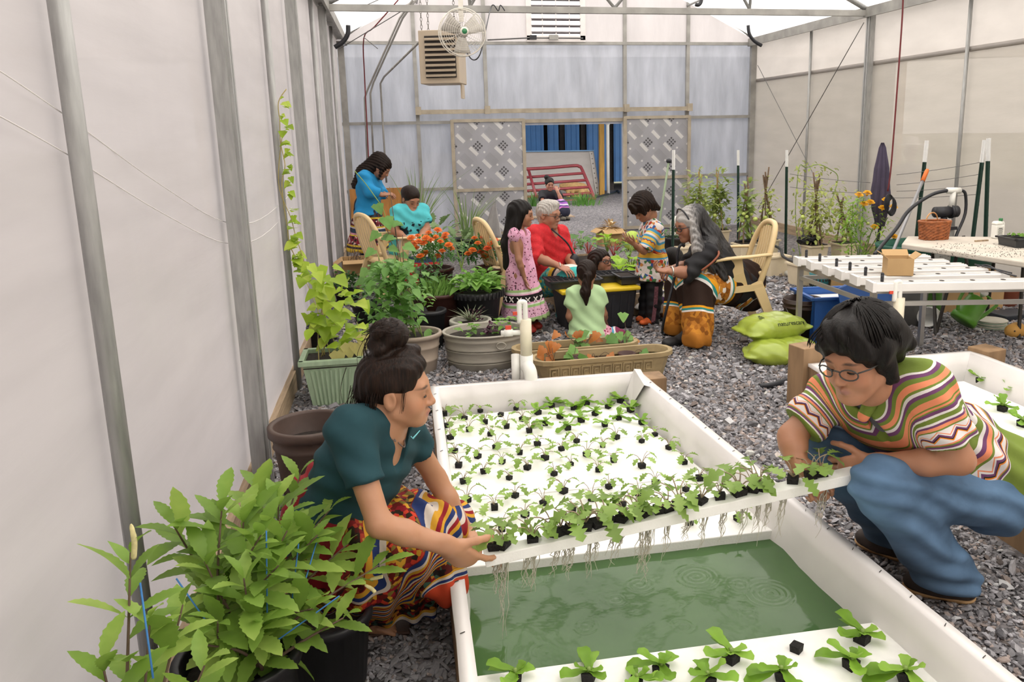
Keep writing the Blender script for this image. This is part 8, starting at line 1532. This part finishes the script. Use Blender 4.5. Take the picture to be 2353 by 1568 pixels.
# ---- woman in black in the chair
T, j, R, P, S, nb = fig('woman with long grey streaked hair in a black top leaning forward in a chair', dict(h=(1582, 518, 6.3), sL=(1628, 582, 6.14), sR=(1612, 572, 6.50), pel=(1696, 650, 6.4), eL=(1578, 627, 6.08), wL=(1540, 624, 6.08), tL=(1518, 622, 6.1), nL=(0, .8, -.4), eR=(1578, 612, 6.5), wR=(1545, 618, 6.35), tR=(1522, 622, 6.25), kL=(1606, 662, 6.16), kR=(1562, 655, 6.5), aL=(1585, 768, 6.2), aR=(1550, 765, 6.46)), (-.95, -.16, -.22), (-.8, -.2, -.3), 1.08, 1.14, (.40, .2, .125), fat=1.15, hcurl=.85, lips=(.4, .17, .14))
glasses(T, j['h'], R, 1.14, M('dark_rims', '26242a', .3, 0), r=.003)
t_ = NT('grey_to_black_hair'); tc_ = t_.n('TexCoord').outputs['Object']; mp = t_.n('Mapping'); mp.inputs['Scale'].default_value = (90, 90, 14); mp.inputs['Rotation'].default_value = (0, -.6, 0); t_.l(tc_, mp.inputs[0]); nz = t_.noise(1, 4, mp.outputs[0])
hl = A(LOC[T]); p0 = P(0, .03, .06) - hl; sx_ = t_.n('SeparateXYZ', i_0=tc_); g = t_.math('MULTIPLY', t_.math('SUBTRACT', float(p0[0] + .13), sx_.outputs['X']), 6.0); k_ = t_.math('ADD', t_.math('MULTIPLY', nz, .9), t_.math('SUBTRACT', t_.math('MINIMUM', t_.math('MAXIMUM', g, 0.0), .8), .25)); t_.l(t_.ramp(k_, [(.15, lin('1c1b1c')), (.45, lin('454344')), (.9, lin('aca8a4'))]), t_.p.inputs['Base Color']); t_.p.inputs['Roughness'].default_value = .4; t_.bump(nz, .5, .012)
hp = haircap(P, S, R, .115, 1.02) + [cap(P(0, -.07, .06), A(J(1625, 545, 6.32)), .085, .10, .05), cap(A(J(1625, 545, 6.32)), A(J(1660, 600, 6.28)), .115, .11, .05), cap(A(J(1650, 585, 6.28)), A(J(1692, 645, 6.28)), .10, .035, .05), cap(A(J(1630, 570, 6.2)), A(J(1665, 640, 6.12)), .085, .03, .04), cap(P(-.075, .0, .03), A(J(1606, 575, 6.14)), .035, .055, .04), cap(A(J(1606, 575, 6.14)), A(J(1640, 625, 6.10)), .05, .02, .03)]
cloth('hair', hp, t_.mat, T, .009, folds=(.005, (3, 3, 2), 40)); mb = MB(True); mb.tube([P(.082 * math.cos(a), .025 + .02 * math.sin(a), .035 + .10 * math.sin(a)) for a in np.linspace(.0, math.pi, 12)], .007, 5); obj('hair_band', mb, BLACKP, T)
BT = M('black_top', '17161a', .8, .2, 6, .2); fr = _n((-.8, -.2, -.3)); tp = sleeves(j, 'LR', .028, 1.1, 1.08) + torso(j['sR'], j['sL'], j['pel'], fr, 1.08, 1.2, grow=.022) + [cap(nb - A((-.03, 0, .02)), nb + A((.0, 0, .03)), .07, .06, .04)]; cloth('top', tp, BT, T, .011, folds=(.006, (1.4, .8, 2), 26))
mb = MB(True); mb.tube(bez([Vector(j['sR']) + V(.02, 0, .07), Vector(j['sL']) + V(.06, -.06, .02), J(1640, 600, 5.98), J(1612, 622, 6.0)], 5), .009, 5); obj('bag_strap', mb, M('rust_leather', '8a4a30', .6, .1), T)
gd, tl = 'c8862a', '2f8a86'; BK = stripes('ribbon_skirt', [(0, '2c1c14'), (.20, 'e8a020'), (.23, tl), (.255, 'ece6e0'), (.28, 'b8762a'), (.42, 'e8a020'), (.445, tl), (.47, 'ece6e0'), (.49, '2c1c14'), (.68, 'e8a020'), (.705, tl), (.73, 'ece6e0'), (.75, 'b8762a')], [(.28, .42), (.75, 1)], [['b8762a', 'a4641e', 'c88a34', '8a5218', 'e8e0d8'], ['b8762a', 'a4641e', 'c4822c', '8a5218']], 30)
gL, gR, gM = A(J(1602, 775, 6.0)), A(J(1555, 745, 6.42)), A(J(1600, 740, 6.12)); sk = [cap(j['pel'], j['kL'], .19, .13, .05, u=(0, .48)), cap(j['pel'], j['kR'], .19, .12, .05, u=(0, .45)), cap(j['kL'], gL, .125, .12, .04, u=(.45, 1)), cap(j['kR'], gR, .11, .12, .04, u=(.45, .98)), cap(j['kL'] * .5 + j['kR'] * .5, gM, .11, .1, .05, u=(.45, .95)), cap(j['pel'] + A((.06, 0, -.0)), j['pel'] + A((.08, -.05, -.1)), .18, .14, .05, u=(.1, .4)), cut((0, 0, .045), (0, 0, -1))]
cloth('skirt', sk, BK, T, .010, folds=(.010, (2.4, 1.6, .3), 24))
for q, tt in (('L', (1530, 778, 6.1)), ('R', (1535, 770, 6.45))): a_ = j['a' + q].copy(); a_[2] = .10; shoe(T, a_, A(J(*tt)), M('black_shoe', '1a1a1c', .6, .1), M('black_sole', '222024', .7, 0), 1.1)
mb = MB(True); mb.tube([Vector(j['wL']) + V(.015, .036 * math.cos(a), .036 * math.sin(a)) for a in np.linspace(0, 6.283, 12, endpoint=False)], .008, 5, closed=True); obj('watch', mb, M('silver', 'c8c4bc', .3, 0, metal=.9), T)
a = J(1527, 570, 6.5); mb = MB(True); mb.tube(bez([J(1573, 566, 6.3), J(1566, 563, 6.3), J(1560, 570, 6.3), J(1556, 590, 6.3), J(1554, 620, 6.3), J(1527, 730, 6.25), G(1521, 768)], 5), .012, 8); tag(obj('walking_cane', mb, BLACKP), 'black walking cane standing in front of the seated woman in black', 'cane')
# ---- hidden one behind the boy
T, j, R, P, S, nb = fig('person with dark hair crouching behind the boy in a yellow and purple skirt', dict(h=(1543, 600, 7.3), sR=(1556, 632, 7.3), sL=(1528, 634, 7.4), pel=(1532, 690, 7.35), eL=(1520, 660, 7.3), wL=(1508, 680, 7.2), eR=(1560, 668, 7.2), wR=(1545, 690, 7.15), kR=(1512, 690, 7.1), kL=(1500, 688, 7.3), aR=(1528, 738, 7.2), aL=(1510, 735, 7.35), fR=(1512, 745, 7.15)), (-.5, .8, -.2), (-.5, .8, 0), .85, 1.0, (.4, .21, .13), eye=None)
cloth('hair', haircap(P, S, R, .12, 1.08) + [cap(P(0, -.07, .0), P(0, -.11, -.16), .06, .05, .04)], HAIRK, T, .010); YP = stripes('yellow_purple_print', [(0, 'b8a83a'), (.4, '6a4a84'), (.5, 'c4b850'), (.8, '6a4a84'), (.85, 'e0dcd8')], [(0, .4), (.5, .8)], [['c4b850', '6a4a84', 'd8d07a', '3a3a44', '7a9a4a'], ['e0dcd8', '4a4a50', 'c4b850', '8a8a90']], 40); cloth('dress', torso(j['sR'], j['sL'], j['pel'], (-.5, .8, 0), .85, 1.1, u=(0, .4), grow=.02) + [cap(j['pel'], j['kR'], .15, .12, .05, u=(.4, .8)), cap(j['pel'], A(J(1480, 720, 7.25)), .14, .11, .05, u=(.5, .9)), cap(j['kR'], A(J(1515, 720, 7.1)), .11, .1, .05, u=(.7, 1)), cut((0, 0, .08), (0, 0, -1))], YP, T, .013)
# ---- standing woman in blue
T, j, R, P, S, nb = fig('woman in a bright blue sweater and tiered skirt standing by the back wall', dict(h=(876, 386, 10.1), sR=(836, 408, 9.98), sL=(860, 406, 10.32), pel=(846, 486, 10.15), eR=(850, 440, 9.92), wR=(880, 448, 9.92), tR=(894, 446, 9.95), eL=(872, 442, 10.32), wL=(886, 447, 10.15), tL=(896, 446, 10.1), kR=(842, 590, 10.1), kL=(856, 590, 10.2), aR=(846, 640, 10.1), aL=(860, 640, 10.2), fR=(856, 648, 10.05), fL=(870, 648, 10.15)), (.76, -.22, -.6), (.95, -.2, 0), 1.0, 1.12, (.45, .235, .145), hcurl=.6, eye=.1, group='people at the back', fineh=.0065)
cloth('hair', haircap(P, S, R, .118, 1.06) + [cap(P(0, -.08, .06), A(J(838, 398, 10.12)), .085, .10, .05), cap(A(J(838, 398, 10.12)), A(J(817, 425, 10.1)), .095, .05, .04), cap(P(.07, .03, .03), P(.075, .06, -.1), .03, .012, .03)], HAIRB, T, .012, folds=(.008, (3, 3, 4), 35))
cloth('sweater', sleeves(j, 'RL', .03, 1.75, 1.0) + torso(j['sR'], j['sL'], j['pel'], (.95, -.2, 0), 1.0, 1.12, grow=.026) + [cap(nb, nb + A((.02, 0, .03)), .07, .06, .03), cut(j['pel'] - A((0, 0, .03)), (0, 0, -1))], M('bright_blue_knit', '1a86bc', .85, .1, 6, .2), T, .013, folds=(.006, (1, 1, 2), 24))
SKB = stripes('tiered_skirt', [(0, '2a3440'), (.2, 'd8b83a'), (.24, '7a2430'), (.42, 'd8b83a'), (.45, 'd8cdd0'), (.48, '2f3c50'), (.58, 'c88a9a'), (.62, 'd8b83a'), (.65, '8a2434'), (.85, 'd8b83a'), (.89, '3a3034'), (.94, 'd8b83a')], [(0, .2), (.24, .42), (.65, .85)], [['2a3440', '3a4a58', '1c2630', '5a3a3a'], ['7a2430', '2a1a1c', 'd8cdc4', '6a2a34'], ['8a2434', '2a1a1c', 'd8b8b4', '7a2a3a']], 34); hem = A(J(846, 574, 10.15)); cloth('skirt', [cap(j['pel'] + A((0, 0, .05)), hem, .16, .25, .05, u=(0, 1)), cut(hem, (0, 0, -1))], SKB, T, .013, folds=(.012, (3, 1.5, 0), 20))
cloth('leggings', [cap(j['pel'] + A((0, -.07, -.3)), j['kR'], .1, .085, .03), cap(j['pel'] + A((0, .07, -.3)), j['kL'], .1, .085, .03), cut(j['kR'] - A((0, 0, .03)), (0, 0, -1))], M('navy_shorts', '1c2c4a', .7, .1), T, .014)
for q in 'RL': shoe(T, j['a' + q], j['f' + q], M('dark_shoe', '2a2628', .6, .1), M('black_sole', '222024', .7, 0), 1.0)
# ---- woman in turquoise
T, j, R, P, S, nb = fig('woman in a turquoise printed tee seated in a plastic chair looking down', dict(h=(944, 458, 9.0), sR=(914, 488, 8.95), sL=(970, 486, 9.05), pel=(938, 566, 9.1), eR=(908, 532, 8.9), wR=(938, 552, 8.72), tR=(952, 556, 8.66), eL=(980, 526, 8.98), wL=(962, 552, 8.7), tL=(950, 557, 8.65), kR=(958, 575, 8.62), kL=(985, 572, 8.7), aR=(955, 640, 8.6), aL=(985, 640, 8.68)), (.42, -.72, -.42), (.4, -.9, 0), 1.0, 1.12, (.46, .24, .15), fat=1.12, eye=.1, group='people at the back', fineh=.0062)
cloth('hair', haircap(P, S, R, .110, 1.02) + [ell(P(0, -.11, .03), S(.05, .04, .05), R, .02)], HAIRB, T, .010)
TQT = stripes('turquoise_tee', [(0, '58c4cc'), (.3, '58c4cc')], [(.16, .72)], [['58c4cc', '58c4cc', '1c2a34', '58c4cc', '58c4cc', '20303a', '62ccd2']], 26); fr = _n((.4, -.9, 0)); cloth('tee_shirt', sleeves(j, 'RL', .032, .72, 1.0, u=(.02, .2)) + torso(j['sR'], j['sL'], j['pel'], fr, 1.0, 1.16, u=(0, 1), grow=.022) + [cap(nb, nb + A((.02, 0, .01)), .07, .06, .03, u=(0, .02)), cap(nb + fr * .08 + A((0, 0, .03)), nb + fr * .15 - A((0, 0, .05)), .05, .012, .008, op='s')], TQT, T, .012, folds=(.006, (1, 1, 2), 24))
cloth('skirt', [cap(j['pel'], j['kR'], .16, .11, .05, u=(0, .5)), cap(j['pel'], j['kL'], .16, .11, .05, u=(0, .5)), cap(j['kR'], j['aR'], .11, .12, .05, u=(.5, 1)), cap(j['kL'], j['aL'], .11, .12, .05, u=(.5, 1)), cut((0, 0, .06), (0, 0, -1))], stripes('white_red_skirt', [(0, 'd8d4d0'), (.3, 'b83a34'), (.4, 'd8d4d0'), (.6, '3a4a6a'), (.7, 'b83a34')]), T, .015)
# ---- woman outside, bench, dog
T, j, R, P, S, nb = fig('woman in a black tee and purple skirt sitting outside with her head on her hand', dict(h=(1263, 424, 16.4), sR=(1246, 446, 16.45), sL=(1282, 446, 16.4), pel=(1258, 480, 16.6), eR=(1247, 466, 16.2), wR=(1272, 467, 16.0), eL=(1289, 458, 16.1), wL=(1281, 440, 16.15), tL=(1278, 430, 16.2), kR=(1272, 476, 16.0), kL=(1290, 474, 16.05), aR=(1286, 502, 15.95), aL=(1296, 500, 16.0), fR=(1297, 505, 15.8), fL=(1306, 503, 15.85)), (.05, -1, -.12), (.1, -1, 0), 1.02, 1.1, (.42, .21, .14), h=.016, group='people at the back', fineh=.0085)
cloth('hair', haircap(P, S, R, .11, 1.05) + [ell(P(.05, -.03, .13), S(.05, .05, .045), R, .02)], HAIRK, T, .012); cloth('tee_shirt', sleeves(j, 'RL', .03, .65, 1.02) + torso(j['sR'], j['sL'], j['pel'], (.1, -1, 0), 1.02, 1.1, grow=.022), BT, T, .018)
cloth('skirt', [cap(j['pel'], j['kR'], .17, .13, .05, u=(0, .5)), cap(j['pel'], j['kL'], .17, .13, .05, u=(0, .5)), cap(j['kR'], j['aR'] + A((0, 0, .12)), .13, .13, .05, u=(.5, 1)), cap(j['kL'], j['aL'] + A((0, 0, .12)), .13, .13, .05, u=(.5, 1))], stripes('purple_skirt', [(0, '7a4a9a'), (.3, 'c890c8'), (.4, '3a3a5a'), (.5, '9a5ab0'), (.6, 'e0d0e0'), (.68, '5a3a7a'), (.8, 'c06ab0'), (.9, '2a2a3a')]), T, .018)
for q in 'RL': shoe(T, j['a' + q], j['f' + q], M('olive_boot', '5a5244', .7, .1), M('black_sole', '222024', .7, 0), 1.1)
bz = j['pel'][2] - .19; T = thing('bench', 'low dark bench under the woman sitting outside the door', 'bench', V(j['pel'][0], 16.65, 0)); mb = MB(); mb.box((j['pel'][0], 16.65, bz), (1.1, .4, .05)); obj('seat', mb, LUMBER, T)
for sx in (-.5, .5):
    for sy in (-.15, .15): mb = MB(); mb.box((j['pel'][0] + sx, 16.65 + sy, bz / 2), (.05, .05, bz)); obj('leg', mb, BLACKP, T)
DG = M('tan_fur', 'c8a26c', .9, .15, 20, .3, 60); c = A(G(1306, 452)); c[1] = 21.7; T = thing('dog', 'tan dog resting behind the red gate beside the seated woman', 'dog', c); hd = A(J(1296, 429, 21.7))
dp = [cap(c + A((.0, 0, .28)), c + A((.38, .05, .2)), .15, .16, .08), cap(c + A((.0, 0, .3)), hd, .12, .10, .06), ell(hd, (.10, .10, .09), None, .04), cap(hd + A((0, -.06, -.01)), hd + A((-.02, -.17, -.05)), .06, .035, .03), ell(hd + A((-.10, .0, .02)), (.03, .04, .07), None, .02), ell(hd + A((.10, .0, .02)), (.03, .04, .07), None, .02)]
for x_, y_ in ((-.05, -.08), (.08, -.08)): dp.append(cap(c + A((x_, y_, .26)), c + A((x_, y_ - .06, .04)), .06, .04, .05)); dp.append(cap(c + A((x_, y_ - .06, .04)), c + A((x_, y_ - .14, .035)), .042, .034, .03))
dp += [cap(c + A((.38, -.05, .2)), c + A((.25, -.2, .05)), .12, .05, .06), cap(c + A((.25, -.2, .05)), c + A((.12, -.25, .04)), .045, .035, .03), cap(c + A((.5, .05, .15)), c + A((.68, -.05, .04)), .04, .02, .04)]; cloth('body', dp, DG, T, .016)
for sx in (-.035, .035): mb = MB(True); mb.ell(Vector(hd) + V(sx - .01, -.09, .03), (.012, .008, .012), n=8, m=5); obj('eye', mb, EYEK, T)
mb = MB(True); mb.ell(Vector(hd) + V(-.02, -.2, -.045), (.02, .014, .015), n=8, m=5); obj('nose', mb, EYEK, T)
# ---- person outside the right wall, a ghost through the curtain film
ox = 7.0; gy = 9.75; q = lambda px, py: A(CAMP + ray(px, py) * (ox / ray(px, py)[0])); hc = q(2092, 345); T = thing('person', 'person in a white hat and grey shirt outside, blurred through the curtain film', 'person', V(ox, hc[1], 0)); R = hframe((-.8, -.5, 0)); sR, sL, pl = hc + A((0, .2, -.28)), hc + A((0, -.2, -.28)), hc + A((0, 0, -.80))
body(head(hc, R, 1.05) + torso(sR, sL, pl, (-1, 0, 0), 1) + arm(sR, sR + A((-.08, .05, -.28)), sR + A((-.2, 0, -.45))) + arm(sL, sL + A((-.08, -.05, -.28)), sL + A((-.2, 0, -.45))) + leg(pl + A((0, .09, 0)), A((ox, hc[1] + .1, .5)), A((ox, hc[1] + .1, .08))) + leg(pl + A((0, -.09, 0)), A((ox, hc[1] - .1, .5)), A((ox, hc[1] - .1, .08))) + hand(sR + A((-.2, 0, -.45)), (-.5, 0, -.6), (0, -1, 0), True) + hand(sL + A((-.2, 0, -.45)), (-.5, 0, -.6), (0, 1, 0), False), T, .016, [], hc, R, 1.05, (.45, .25, .16))
cloth('shirt', torso(sR, sL, pl, (-1, 0, 0), 1, 1.1, grow=.03), M('grey_lavender', 'a8a6b4', .8, .1), T, .02); cloth('trousers', [cap(pl + A((0, .09, 0)), (ox, hc[1] + .1, .1), .11, .09, .04), cap(pl + A((0, -.09, 0)), (ox, hc[1] - .1, .1), .11, .09, .04)], M('khaki', '8a8470', .8, .1), T, .02); mb = MB(True); mb.lathe([(.17, 0), (.165, .012), (.1, .02), (.095, .1), (.001, .12)], Vector(hc) + V(0, 0, .07), 20); obj('hat', mb, M('white_hat', 'f0eeea', .7, .03), T)
